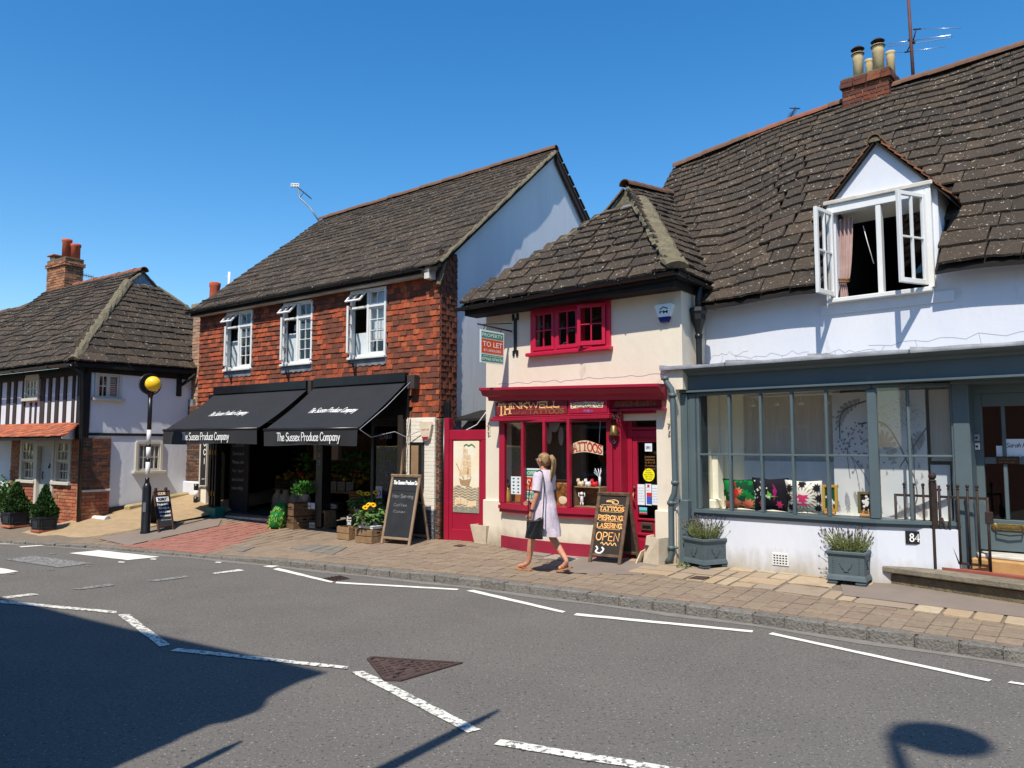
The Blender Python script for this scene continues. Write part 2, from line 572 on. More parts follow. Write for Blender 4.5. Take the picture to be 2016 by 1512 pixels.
PALE_BLUE_IN=mat('pale_blue_panel',(198,206,214),(190,199,208),scale=2,rough=0.8)
LINEN=mat('linen_blind',(196,190,180),(186,180,170),scale=3,rough=0.95,stretch=(8,8,0.6),bump=0.3,bscale=40)
CURTAIN=mat('mauve_curtain',(186,158,150),(164,138,132),scale=6,rough=0.95)
NET=mat('white_blind',(206,214,214),(190,200,202),scale=5,rough=0.9)
SIGN_GREEN=mat('estate_green',(42,148,112),rough=0.45)
SIGN_ORANGE=mat('estate_orange',(214,84,40),rough=0.45)
SIGN_WHITE=mat('estate_white',(226,236,236),rough=0.45)
YELLOW=mat('yellow_plastic',(238,226,30),rough=0.5)
RED_CIRCLE=mat('red_print',(206,40,44),rough=0.5)
BLUE_PRINT=mat('blue_print',(60,86,176),rough=0.5)
PAPER=mat('white_paper',(222,226,230),(214,218,224),scale=4,rough=0.7)
CREAM_PAPER=mat('cream_paper',(226,210,178),(214,194,156),scale=6,rough=0.7)
BELISHA_Y=mat('amber_globe',(246,190,24),(250,202,40),scale=4,rough=0.3,spec=0.6)
GREY_SHIELD=mat('grey_globe_shield',(86,90,94),(78,82,86),scale=4,rough=0.4)
WHITE_BAND=mat('white_band_paint',(226,226,222),(206,204,198),scale=9,rough=0.5,dirt=((150,146,138),6,-0.06))
PLANTER=mat('grey_green_planter',(82,94,98),(74,86,90),scale=5,rough=0.6,bump=0.15,bscale=40,dirt=((110,118,118),6,-0.06))
DARKPLANTER=mat('charcoal_planter',(46,50,56),(40,44,50),scale=5,rough=0.5)
CREAM_POT=mat('cream_concrete_pot',(214,200,176),(196,182,158),scale=6,rough=0.85,bump=0.5,bscale=24,dirt=((150,136,116),4,-0.05))
LEAF_BOX=mat('box_leaf',(52,86,30),(34,60,22),scale=14,rough=0.6,jitter=0.35)
LEAF_SHRUB=mat('shrub_leaf',(74,112,52),(48,84,34),scale=12,rough=0.55,jitter=0.3)
LEAF_LAV=mat('lavender_leaf',(126,132,82),(98,108,62),scale=14,rough=0.8,jitter=0.3)
LAV_FLOWER=mat('dry_lavender_head',(110,96,96),(86,74,84),scale=20,rough=0.9,jitter=0.2)
LEAF_SUN=mat('sunflower_leaf',(96,128,66),(70,104,50),scale=14,rough=0.6,jitter=0.3)
LEAF_BASIL=mat('basil_leaf',(66,130,44),(44,96,32),scale=14,rough=0.5,jitter=0.3)
PETAL=mat('sunflower_petal',(244,196,20),(238,176,16),scale=12,rough=0.6)
WEED=mat('weed_leaf',(74,104,42),(60,88,34),scale=12,rough=0.7,jitter=0.3)
NETGREEN=mat('green_net',(34,130,60),rough=0.6)
CORNGREEN=mat('sweetcorn_husk',(150,178,76),(104,150,52),scale=16,rough=0.7,jitter=0.25)
TEAL=mat('teal_plastic',(22,124,116),(18,112,106),scale=4,rough=0.45)
SACK=mat('paper_sack',(178,172,160),(156,150,138),scale=6,rough=0.9,bump=0.6,bscale=12,bdist=0.03)
PRODUCE=mat('mixed_produce',(120,96,40),rough=0.6,scale=12,ramp=[(196,96,30),(96,120,40),(170,60,34),(210,170,60),(84,110,44),(150,120,60)])
SKIN=mat('skin',(204,150,122),(188,126,98),scale=11,rough=0.55,spec=0.35)
DRESS=mat('lilac_linen_dress',(204,191,199),(194,180,190),scale=7,rough=0.95,bump=0.6,bscale=16,bdist=0.03,stretch=(1,1,.5))
HAIR=mat('ash_blonde_hair',(172,140,98),(112,86,58),scale=26,rough=0.5,stretch=(1,1,0.25),bump=0.5,bscale=60)
LEATHER=mat('black_leather',(20,20,22),(30,30,32),scale=8,rough=0.35,spec=0.5,bump=0.4,bscale=16)
SANDAL=mat('tan_sandal',(190,134,90),(160,108,72),scale=9,rough=0.7)
TIGER=mat('animal_painting',(164,104,44),(60,44,30),scale=16,rough=0.6,dirt=((216,196,150),10,0.0))
FIGURE=mat('painted_figurine',(210,196,160),(150,60,40),scale=30,rough=0.5)
SOCKET_GREY=mat('grey_plastic',(150,152,156),rough=0.5)
GLASS=glass_mat('window_glass')
GLASS_BLUE=glass_mat('old_window_glass',(0.92,0.96,0.95),base=0.07)

# ------------------------------------------------------------------ lettering
GL={
 'A':"7|0,0 3.5,10 7,0;1.4,3.6 5.6,3.6",'B':"6|0,0 0,10;~0,10 4,9.6 5,7.6 4,5.6 0,5.2;~0,5.2 5,4.8 6,2.6 5,0.4 0,0",
 'C':"6.5|~6.3,8 5,9.7 3.2,10 1,8.4 0,5 1,1.6 3.2,0 5.2,0.4 6.5,2",'D':"6.5|0,0 0,10;~0,10 4,9.6 6.3,7 6.3,3 4,0.4 0,0",
 'E':"5.5|5.5,10 0,10 0,0 5.5,0;0,5.2 4.4,5.2",'F':"5.5|5.5,10 0,10 0,0;0,5.2 4.4,5.2",
 'G':"7|~6.5,8 5,9.7 3.2,10 1,8.4 0,5 1,1.6 3.2,0 5.5,0.5 6.7,2;6.7,0 6.7,4.4 4.2,4.4",'H':"6.5|0,0 0,10;6.5,0 6.5,10;0,5 6.5,5",
 'I':"1|0.5,0 0.5,10",'J':"4|~4,10 4,3 3,0.5 1.4,0 0,1.6",'K':"6|0,0 0,10;6,10 0.3,4.4;2,6 6.3,0",'L':"5.2|0,10 0,0 5.2,0",
 'M':"8|0,0 0.8,10 4,2 7.2,10 8,0",'N':"6.5|0,0 0,10 6.5,0 6.5,10",'O':"7.4|~3.7,10 1,8.6 0,5 1,1.4 3.7,0 6.4,1.4 7.4,5 6.4,8.6 3.7,10",
 'P':"5.8|0,0 0,10;~0,10 4,9.8 5.8,7.5 4,5 0,4.8",'Q':"7|~3.5,10 1,8.6 0,5 1,1.4 3.5,0 6,1.4 7,5 6,8.6 3.5,10;4.5,2.5 7.4,-0.8",
 'R':"6.2|0,0 0,10;~0,10 4,9.8 5.6,7.5 4,5 0,4.8;2.6,4.9 6.3,0",'S':"5.6|~5.2,8.6 3.8,9.9 1.6,9.8 0.3,8 1,6 3,5 5,3.8 5.5,2 4,0.2 1.6,0.1 0,1.6",
 'T':"7|0,10 7,10;3.5,10 3.5,0",'U':"6.5|~0,10 0,3 1.2,0.6 3.2,0 5.3,0.6 6.5,3 6.5,10",'V':"7|0,10 3.5,0 7,10",'W':"10|0,10 2.4,0 5,8.4 7.6,0 10,10",
 'X':"6.5|0,0 6.5,10;0,10 6.5,0",'Y':"6.5|0,10 3.2,5 6.5,10;3.2,5 3.2,0",'Z':"6|0,10 6,10 0,0 6,0",
 'a':"4.6|~4.2,5.6 2.4,6.2 0.4,4.6 0,2.2 1.4,0.2 3.2,0.8 4.2,3;~4.3,6.2 4.2,1.6 5,0.2",'b':"4.6|0.2,10 0.2,0.2;~0.2,4 2,6 4.2,5 4.5,2.4 3,0.2 0.2,0.4",
 'c':"4|~4,5.2 2.6,6.2 0.6,5 0,2.6 1.2,0.3 3,0.2 4.2,1.2",'d':"4.8|~4.2,5 2.4,6.2 0.4,4.6 0,2.2 1.4,0.2 3.4,1 4.3,3;4.4,10.2 4.4,0.2",
 'e':"4.4|~0.2,3.2 3.8,3.6 3.6,5.6 2,6.3 0.4,4.8 0,2.4 1.4,0.2 3.2,0.3 4.3,1.4",'f':"3.6|~3.6,9.4 2.2,10 1.4,8 1.2,0;0,6 3,6",
 'g':"4.6|~4.2,5.4 2.4,6.2 0.4,4.6 0.2,2.4 1.6,0.6 3.4,1.6 4.2,4;~4.3,6 4.2,-1.6 2.6,-3.4 0.6,-2.6",'h':"4.6|0.2,10 0.2,0;~0.2,3.6 1.8,6 3.6,5.6 4.2,3.4 4.2,0",
 'i':"1|0.5,6 0.5,0;0.5,8 0.5,8.6",'k':"4.4|0.2,10 0.2,0;4,6 0.4,2.8;1.6,3.8 4.4,0",'l':"1|0.5,10 0.5,0",'m':"7|0.2,6 0.2,0;~0.2,3.8 1.6,6 3,5.4 3.4,3 3.4,0;~3.4,3.8 4.8,6 6.2,5.4 6.7,3 6.8,0",
 'n':"4.6|0.2,6 0.2,0;~0.2,3.8 1.8,6 3.6,5.4 4.2,3 4.2,0",'o':"4.6|~2.3,6.2 0.5,5 0,3 0.6,0.9 2.3,0 4,0.9 4.6,3 4,5.1 2.3,6.2",
 'p':"4.6|0.2,6 0.2,-3.4;~0.2,4.4 2,6.2 4.2,5 4.5,2.6 3,0.4 0.2,0.8",'r':"3.6|0.2,6 0.2,0;~0.2,3.6 1.4,5.8 3.6,5.8",'s':"3.8|~3.6,5.4 2,6.2 0.4,5 1,3.6 3,2.8 3.6,1.4 2,0 0,0.8",
 't':"3.4|~1.4,9 1.2,2 2,0.2 3.4,0.6;0,6 3.2,6",'u':"4.6|~0.2,6 0.2,2 1.4,0.2 3.2,0.8 4.2,3;~4.3,6 4.2,1.4 4.9,0.2",'v':"4.4|0,6 2.2,0 4.4,6",'w':"6.4|0,6 1.6,0 3.2,5 4.8,0 6.4,6",
 'x':"4.4|0,6 4.2,0;4.4,6 0,0",'y':"4.6|0.2,6 2.4,0.6;~4.6,6 2.4,0 1,-3 -0.4,-3.2",
 '0':"5|~2.5,10 0.6,8.4 0,5 0.6,1.6 2.5,0 4.4,1.6 5,5 4.4,8.4 2.5,10",'1':"2.4|0,8 2,10 2,0",'2':"5|~0.2,7.8 1.4,9.8 3.6,9.8 4.8,7.8 3.6,4.6 0,0;0,0 5,0",
 '3':"5|~0.2,8.4 2,10 4.4,9 4.4,6.6 2,5.3;~2,5.3 4.8,4.4 5,1.8 2.6,0 0,1.4",'4':"5|3.8,0 3.8,10 0,3 5.2,3",'5':"5|4.6,10 0.8,10 0.4,5.6;~0.4,5.6 3,6.4 5,4.6 4.6,1.4 2.4,0 0,1.2",
 '6':"5|~4.2,9.6 2,8.4 0.4,5 0.2,2 2.4,0 4.8,1.6 4.6,4.6 2.6,5.6 0.4,4",'7':"5|0,10 5,10 1.6,0",'8':"5|~2.5,5.4 0.6,7 1,9.4 2.5,10 4,9.4 4.4,7 2.5,5.4 0.2,3.4 0.6,0.8 2.5,0 4.4,0.8 4.8,3.4 2.5,5.4",
 '9':"5|~0.8,0.4 3,1.6 4.6,5 4.8,8 2.6,10 0.2,8.4 0.4,5.4 2.4,4.4 4.6,6",'-':"3|0,5 3,5",'.':"1|0.3,0 0.7,0.6",':':"1|0.5,2 0.5,2.8;0.5,6 0.5,6.8",'&':"6|6,0 1,8 2.4,10 4,8.4 0,3 1.4,0 4,0.6 6,4","'":"1|0.5,10 0.5,8",
}


def smooth_line(p,k=4):
    out=[]
    n=len(p)
    for i in range(n-1):
        p0,p1,p2,p3=p[max(0,i-1)],p[i],p[i+1],p[min(n-1,i+2)]
        for j in range(k):
            t=j/k
            out.append(tuple(0.5*(2*p1[d]+(p2[d]-p0[d])*t+(2*p0[d]-5*p1[d]+4*p2[d]-p3[d])*t*t+(3*p1[d]-p0[d]-3*p2[d]+p3[d])*t**3) for d in (0,1)))
    out.append(p[-1])
    return out


def ribbon(mb,pts,w,place,d=0.002):
    """a painted stroke of width w along 2D points"""
    L,Rr=[],[]
    n=len(pts)
    for i in range(n):
        a,b=pts[max(0,i-1)],pts[min(n-1,i+1)]
        dx,dy=b[0]-a[0],b[1]-a[1]
        l=math.hypot(dx,dy) or 1e-6
        dx,dy=dx/l,dy/l
        x,y=pts[i]
        if i==0:x,y=x-dx*w*0.3,y-dy*w*0.3
        if i==n-1:x,y=x+dx*w*0.3,y+dy*w*0.3
        L.append((x-dy*w/2,y+dx*w/2));Rr.append((x+dy*w/2,y-dx*w/2))
    vs=[place(a,b,d) for a,b in L]+[place(a,b,d) for a,b in Rr]
    mb.add(vs,[(i+n,i+n+1,i+1,i) for i in range(n-1)])


def stroke_layout(text,gap=1.6,space=3.5,slant=0.0):
    x,out=0.0,[]
    for ch in text:
        if ch==' ' or ch not in GL:
            x+=space
            continue
        w,ss=GL[ch].split('|')
        for s_ in ss.split(';'):
            sm=s_.startswith('~')
            pts=[tuple(float(c) for c in q.split(',')) for q in s_.lstrip('~').split(' ')]
            if sm:pts=smooth_line(pts)
            out.append([(x+a+b*slant,b) for a,b in pts])
        x+=float(w)+gap
    return out,x-gap


def stroke_text(mb,text,place,x0,y0,w,h,lw,serif=False,slant=0.0,gap=1.6,arch=None,d=0.002):
    """fit hand lettering of cap height h into width w from (x0, y0)"""
    lines,tot=stroke_layout(text,gap,slant=slant)
    kx,ky=w/tot,h/10.0
    for ln in lines:
        pts=[(x0+a*kx,y0+b*ky) for a,b in ln]
        if arch:pts=[arch(a,b) for a,b in pts]
        ribbon(mb,pts,lw,place,d)
        if serif:
            for i,j in ((0,1),(-1,-2)):
                dx,dy=pts[j][0]-pts[i][0],pts[j][1]-pts[i][1]
                l=math.hypot(dx,dy) or 1
                nx,ny=-dy/l,dx/l
                sw=lw*1.05
                ribbon(mb,[(pts[i][0]-nx*sw,pts[i][1]-ny*sw),(pts[i][0]+nx*sw,pts[i][1]+ny*sw)],lw*0.45,place,d)


_FT={}


def font_text(mb,text,place,x0,y0,w,h,d=0.002,bold=0.0):
    """sans lettering stretched to the box w x h"""
    key=(text,bold)
    if key not in _FT:
        c=bpy.data.curves.new('lettering_curve','FONT')
        c.body=text
        c.resolution_u=2
        c.offset=bold
        o=bpy.data.objects.new('lettering_curve',c)
        me=bpy.data.meshes.new_from_object(o)
        vs=[tuple(v.co) for v in me.vertices]
        fs=[tuple(p.vertices) for p in me.polygons]
        bpy.data.objects.remove(o);bpy.data.curves.remove(c);bpy.data.meshes.remove(me)
        _FT[key]=(vs,fs)
    vs,fs=_FT[key]
    if not vs:
        return
    xs,ys=[v[0] for v in vs],[v[1] for v in vs]
    ax,bx,ay,by=min(xs),max(xs),min(ys),max(ys)
    mb.add([place(x0+(v[0]-ax)/(bx-ax)*w,y0+(v[1]-ay)/(by-ay or 1)*h,d) for v in vs],fs)


def scribble(mb,place,x0,y0,w,h,lw,n=6,d=0.002,seed=0):
    """a line of print too small to read"""
    r=random.Random(seed)
    x=x0
    while x<x0+w-h:
        k=min(r.uniform(1.2,3.2)*h,x0+w-x)
        pts=[(x+k*i/5,y0+(h if i%2 else 0)*r.uniform(0.4,1)) for i in range(6)]
        ribbon(mb,pts,lw,place,d)
        x+=k+h*0.9


# ------------------------------------------------------------------ many alike pieces
def px_size(M,sx,sy):
    c=M@Vector((0,0.5,0.5))
    q=proj(c)
    if q is None or not (-40<q[0]<2056 and -40<q[1]<1552):
        return -1
    ex=M.to_3x3()@Vector((1,0,0));ey=M.to_3x3()@Vector((0,1,0))
    a=proj(c+ex*0.5);b=proj(c+ey*0.5)
    if a is None or b is None:
        return -1
    return 4*abs((a[0]-q[0])*(b[1]-q[1])-(a[1]-q[1])*(b[0]-q[0]))


def place_pieces(name,rest_name,pieces,meshes,parent,root_world,limit=300,drop=False):
    """pieces: (matrix in the parent's space, variant[, material index]). The ones that show largest become objects, the rest one stuff mesh"""
    sc=[(px_size(root_world@p[0],1,1),i) for i,p in enumerate(pieces)]
    sc.sort(key=lambda t:-t[0])
    top=set(i for k,(s_,i) in enumerate(sc) if k<limit and s_>4)
    mb=MB()
    mb_mat= None
    for i,p in enumerate(pieces):
        me=meshes[p[1]%len(meshes)]
        if i in top:
            o=bpy.data.objects.new(name,me)
            COL.objects.link(o)
            o.parent=parent
            o.matrix_basis=p[0]
        else:
            mb_mat=me.materials[0]
            b=len(mb.v)
            mb.v.extend(p[0]@v.co for v in me.vertices)
            for f in me.polygons:
                mb.f.append([b+k for k in f.vertices]);mb.sm.append(False)
    if mb.v:
        mb.build(rest_name,mb_mat,parent,kind='stuff')


def slab_variants(name,m,n=5,seed=3,rag=0.05):
    """unit slab x -0.5..0.5, y 0..1 (0 is the exposed tail), z 0..1"""
    out=[]
    r=random.Random(seed)
    for k in range(n):
        mb=MB()
        cols=5
        xs=[-0.5+i/(cols-1) for i in range(cols)]
        tail=[r.uniform(-rag,rag) for _ in xs]
        lift=[r.uniform(-0.12,0.12) for _ in xs]
        vs=[]
        for z in (0,1):
            for i,x in enumerate(xs):
                e=0.012*(1 if z else 0)
                vs.append((x*(1-e),tail[i]+(0.025 if z else 0),z+(lift[i] if z else 0)))
        vs+=[(xs[0],1,0),(xs[-1],1,0),(xs[0],1,0.8),(xs[-1],1,0.8)]
        c=cols
        fs=[]
        for i in range(c-1):
            fs.append((i,i+1,c+i+1,c+i))
        fs.append(tuple(list(range(c,2*c))+[2*c+3,2*c+2]))
        fs.append((0,c,2*c+2,2*c));fs.append((c-1,2*c+1,2*c+3,2*c-1))
        fs.append((2*c,2*c+2,2*c+3,2*c+1))
        mb.add(vs,fs)
        out.append(mb.mesh(name,m))
    return out


def brick_variants(name,m,n=4,seed=5,rough=0.03):
    out=[]
    r=random.Random(seed)
    for k in range(n):
        mb=MB()
        mb.bbox(-0.5,0.5,0,1,-0.5,0.5,b=0.05)
        mb.v=[Vector((p.x+r.uniform(-rough,rough)*0.4,p.y+r.uniform(-rough,rough),p.z+r.uniform(-rough,rough))) for p in mb.v]
        out.append(mb.mesh(name,m))
    return out


def bilinear(BL,BR,TL,TR,sag=None):
    BL,BR,TL,TR=map(Vector,(BL,BR,TL,TR))

    def P(s_,t):
        p=(BL*(1-s_)+BR*s_)*(1-t)+(TL*(1-s_)+TR*s_)*t
        if sag:p=p+Vector((0,0,sag(s_,t)))
        return p
    return P


def courses(P,n,wmin,wmax,bounds,th,r,top_scale=0.62,lap=1.3,tilt=1.0,hsame=False,wob=0.012):
    """rows of slabs over the patch P(s, t); bounds(t) -> (s0, s1)"""
    ws=[1.0 if hsame else 1.3-0.6*i/max(1,n-1) for i in range(n)]
    tot=sum(ws)
    t=0.0
    out=[]
    for i in range(n):
        dt=ws[i]/tot
        tm=t+dt*0.5
        s0,s1=bounds(tm)
        if s1>s0:
            L=(P(1,tm)-P(0,tm)).length
            k=1-(1-top_scale)*tm
            x,end=s0*L,s1*L
            first= True
            while x<end-0.02:
                w=r.uniform(wmin,wmax)*k
                if first:
                    w*=r.uniform(0.4,1.0);first= False
                if x+w>end-0.08:w=end-x
                sm=(x+w/2)/L
                a=P(sm,t)
                ex=(P(sm+0.01,t)-P(sm-0.01,t)).normalized()
                ey=(P(sm,min(1,t+0.02))-P(sm,t+0.02-0.04)).normalized() if t>0.02 else (P(sm,0.03)-P(sm,0)).normalized()
                nn=ex.cross(ey).normalized()
                ey=nn.cross(ex)
                hl=(P(sm,t+dt)-P(sm,t)).length
                ln=hl*lap
                thk=th*r.uniform(0.8,1.2)*(0.7+0.3*k)
                an=math.atan2(thk*tilt,ln)*-1
                ey2=ey*math.cos(an)+nn*math.sin(an)
                nn2=ex.cross(ey2)
                ro=r.gauss(0,wob)
                ex2=ex*math.cos(ro)+ey2*math.sin(ro)
                ey3=nn2.cross(ex2)
                a=a+nn*(thk*tilt*0.95+r.uniform(0,0.006))-ey*r.uniform(0.0,0.02)
                M=Matrix(((ex2.x*(w-0.008),ey3.x*ln,nn2.x*thk,a.x),(ex2.y*(w-0.008),ey3.y*ln,nn2.y*thk,a.y),(ex2.z*(w-0.008),ey3.z*ln,nn2.z*thk,a.z),(0,0,0,1)))
                out.append((M,r.randrange(100)))
                x+=w
        t+=dt
    return out


def deck(mb,P,bounds,n=14,drop=0.03,th=0.08):
    """the boarded surface under a roof patch"""
    for i in range(n):
        t0,t1=i/n,(i+1)/n
        a0,a1=bounds(t0);b0,b1=bounds(t1)
        if a1<=a0 and b1<=b0:
            continue
        b1=max(b0,b1);a1=max(a0,a1)
        m=6
        for k in range(m):
            f0,f1=k/m,(k+1)/m
            q=[P(a0+(a1-a0)*f0,t0),P(a0+(a1-a0)*f1,t0),P(b0+(b1-b0)*f1,t1),P(b0+(b1-b0)*f0,t1)]
            q=[p-Vector((0,0,drop)) for p in q]
            lo=[p-Vector((0,0,th)) for p in q]
            fs=[(0,1,2,3),(7,6,5,4)]
            if i==0:fs.append((0,4,5,1))
            if i==n-1:fs.append((2,6,7,3))
            if k==0:fs.append((0,3,7,4))
            if k==m-1:fs.append((1,5,6,2))
            mb.add(q+lo,fs)


def ridge_run(name,a,b,m,parent,r=0.11,step=0.34,seed=1):
    """half-round ridge tiles laid end to end from a to b"""
    a,b=Vector(a),Vector(b)
    L=(b-a).length
    n=max(1,round(L/step))
    d=(b-a)/n
    rr=random.Random(seed)
    me= None
    ex=d.normalized()
    side=Vector((0,0,1)).cross(ex).normalized()
    up=ex.cross(side)
    mb=MB()
    k=8
    vs,fs=[],[]
    for i,(x,s_) in enumerate(((0,1.0),(0.97,0.93))):
        for j in range(k+1):
            t=math.pi*j/k
            vs.append((x,math.cos(t)*s_,math.sin(t)*s_))
        for j in range(k+1):
            t=math.pi*j/k
            vs.append((x,math.cos(t)*s_*0.86,math.sin(t)*s_*0.86))
    q=k+1
    for j in range(k):
        fs.append((j,j+1,2*q+j+1,2*q+j))
        fs.append((q+j+1,q+j,3*q+j,3*q+j+1))
        fs.append((j+1,j,q+j,q+j+1))
        fs.append((2*q+j,2*q+j+1,3*q+j+1,3*q+j))
    mb.add(vs,fs)
    me=mb.mesh(name,m)
    for i in range(n):
        p=a+d*i+Vector((0,0,rr.uniform(-0.012,0.008)))
        o=bpy.data.objects.new(name,me)
        COL.objects.link(o)
        o.parent=parent
        l=d.length*1.03
        o.matrix_basis=Matrix(((ex.x*l,side.x*r,up.x*r,p.x),(ex.y*l,side.y*r,up.y*r,p.y),(ex.z*l,side.z*r,up.z*r,p.z),(0,0,0,1)))


def hip_strip(mb,a,b,w=0.16,h=0.07,n=14,seed=2):
    """a lumpy mortared hip or verge from a to b"""
    a,b=Vector(a),Vector(b)
    r=random.Random(seed)
    ex=(b-a).normalized()
    side=ex.cross(Vector((0,0,1))).normalized()
    up=side.cross(ex)
    vs,fs=[],[]
    for i in range(n+1):
        p=a+(b-a)*(i/n)
        for k in range(7):
            t=math.pi*k/6
            q=1+r.uniform(-0.16,0.16)
            vs.append(p+side*(math.cos(t)*w*q)+up*(math.sin(t)*h*q-0.015))
    for i in range(n):
        for k in range(6):
            fs.append((i*7+k,i*7+k+1,(i+1)*7+k+1,(i+1)*7+k))
    fs.append(tuple(range(7)));fs.append(tuple(reversed(range(n*7,n*7+7))))
    mb.add(vs,fs)


def bricks(u0,u1,z0,z1,v,r,bl=0.215,bh=0.065,gap=0.011,depth=0.05,axis='u',skip=None,sign=-1,proud=0.008):
    """running bond pieces on a face: axis u (front, towards -v) or v (a side face at constant u; sign gives its outward side)"""
    out=[]
    ch=bh+gap
    n=max(1,round((z1-z0)/ch))
    ch=(z1-z0)/n
    for i in range(n):
        z=z0+ch*(i+0.5)
        x=u0-(bl/2 if i%2 else 0)
        while x<u1-0.01:
            a,b=max(u0,x),min(u1,x+bl)
            x+=bl+gap
            if b-a<0.03: continue
            if skip and skip((a+b)/2,z): continue
            dj=r.uniform(-0.004,0.006)
            if axis=='u':
                M=Matrix(((b-a,0,0,(a+b)/2),(0,depth,0,v-proud+dj*proud*120),(0,0,ch-gap,z),(0,0,0,1)))
            else:
                M=Matrix(((0,-sign*depth,0,v+sign*(proud+dj*proud*120)),(b-a,0,0,(a+b)/2),(0,0,ch-gap,z),(0,0,0,1)))
            out.append((M,r.randrange(100)))
    return out


# ------------------------------------------------------------------ ground, road, kerb, pavement
KP=[on_z(0,1064,0.06),on_z(190,1075,0.05),on_z(430,1096,0.05),on_z(560,1103,0.10),on_z(900,1135,0.12),on_z(1456,1203,0.12),on_z(2016,1281,0.12)]
d0=(KP[0]-KP[1]).normalized()
d1=(KP[-1]-KP[-2]).normalized()
KP=[KP[0]+Vector((d0.x*30,d0.y*30,0))]+KP+[KP[-1]+Vector((d1.x*14,d1.y*14,0))]
_cum=[0.0]
for i in range(len(KP)-1):
    _cum.append(_cum[-1]+(KP[i+1]-KP[i]).xy.length)
K_LEN=_cum[-1]
K_FRAME0=_cum[1]


def crossfall(s_):
    if s_<=_cum[2]: return 0.075
    if s_>=_cum[4]: return 0.042
    return 0.075-0.033*(s_-_cum[2])/(_cum[4]-_cum[2])


def kerb_at(s_):
    s_=min(max(s_,0),K_LEN-1e-6)
    for i in range(len(KP)-1):
        if s_<=_cum[i+1]:
            break
    t=(s_-_cum[i])/(_cum[i+1]-_cum[i])
    p=KP[i].lerp(KP[i+1],t)

    def dirn(j):
        j=min(max(j,0),len(KP)-2)
        return (KP[j+1]-KP[j]).xy.normalized()
    d=dirn(i)
    da=(dirn(i-1)+d)/2 if i>0 else d
    db=(dirn(i+1)+d)/2
    e=(da*(1-t)+db*t).normalized()
    return p,Vector((e.x,e.y,0)),Vector((-e.y,e.x,0))


def kerb_dist(x,y):
    best= None
    q=Vector((x,y))
    for i in range(len(KP)-1):
        a,b=KP[i].xy,KP[i+1].xy
        t=min(1,max(0,(q-a).dot(b-a)/(b-a).length_squared))
        c=a.lerp(b,t)
        dd=(q-c).length
        e=(b-a).normalized()
        sg=1 if (q-c).dot(Vector((-e.y,e.x)))>0 else -1
        if best is None or dd<best[0]:
            best=(dd,sg,KP[i].z+(KP[i+1].z-KP[i].z)*t,_cum[i]+t*(_cum[i+1]-_cum[i]))
    return best[0]*best[1],best[2],best[3]


def gz(x,y):
    d,kz,s_=kerb_dist(x,y)
    return 0.0 if d<0 else kz+crossfall(s_)*d


def on_ground(px,py):
    z=0.15
    for _ in range(12):
        p=on_z(px,py,z)
        z=gz(p.x,p.y)
    return on_z(px,py,z)


mb=MB();mb.add([(-900,-900,-0.03),(900,-900,-0.03),(900,900,-0.03),(-900,900,-0.03)],[(0,1,2,3)])
tag(mb.build('ground',GROUND),kind='structure')
road=empty('road',kind='structure')
mb=MB()
NX,NY=30,20
vs=[(-70+110*i/NX,-14+60*j/NY,0) for j in range(NY+1) for i in range(NX+1)]
mb.add(vs,[(j*(NX+1)+i,j*(NX+1)+i+1,(j+1)*(NX+1)+i+1,(j+1)*(NX+1)+i) for j in range(NY) for i in range(NX)])
mb.build('road_surface',ASPHALT,road)
# gritty channel beside the kerb
mb=MB()
ss=[K_FRAME0-4+(K_LEN-K_FRAME0)*i/60 for i in range(61)]
vs=[]
for k,s_ in enumerate(ss):
    p,e,n=kerb_at(s_)
    vs+=[(p.x+n.x*0.02,p.y+n.y*0.02,0.004),(p.x-n.x*(0.13+0.04*math.sin(k*1.7)),p.y-n.y*(0.13+0.04*math.sin(k*1.7)),0.004)]
mb.add(vs,[(2*i,2*i+1,2*i+3,2*i+2) for i in range(60)])
mb.build('channel_grit',GUTTER_ASPHALT,road)


def marking(pts,m,name='white_line'):
    mb=MB()
    q=[on_z(x,y,0.008) for x,y in pts]
    # split the outline finely so that the paint has a slightly ragged edge
    out=[]
    r=random.Random(int(pts[0][0]*7+pts[0][1]))
    for i in range(len(q)):
        a,b=q[i],q[(i+1)%len(q)]
        k=max(1,int((b-a).length/0.12))
        for j in range(k):
            p=a.lerp(b,j/k)
            out.append(p+Vector((r.uniform(-0.006,0.006),r.uniform(-0.006,0.006),0)))
    mb.add(out,[tuple(range(len(out)))])
    o=mb.build(name,m,road)
    if o.data.polygons and o.data.polygons[0].normal.z<0:
        o.data.flip_normals()
    return o


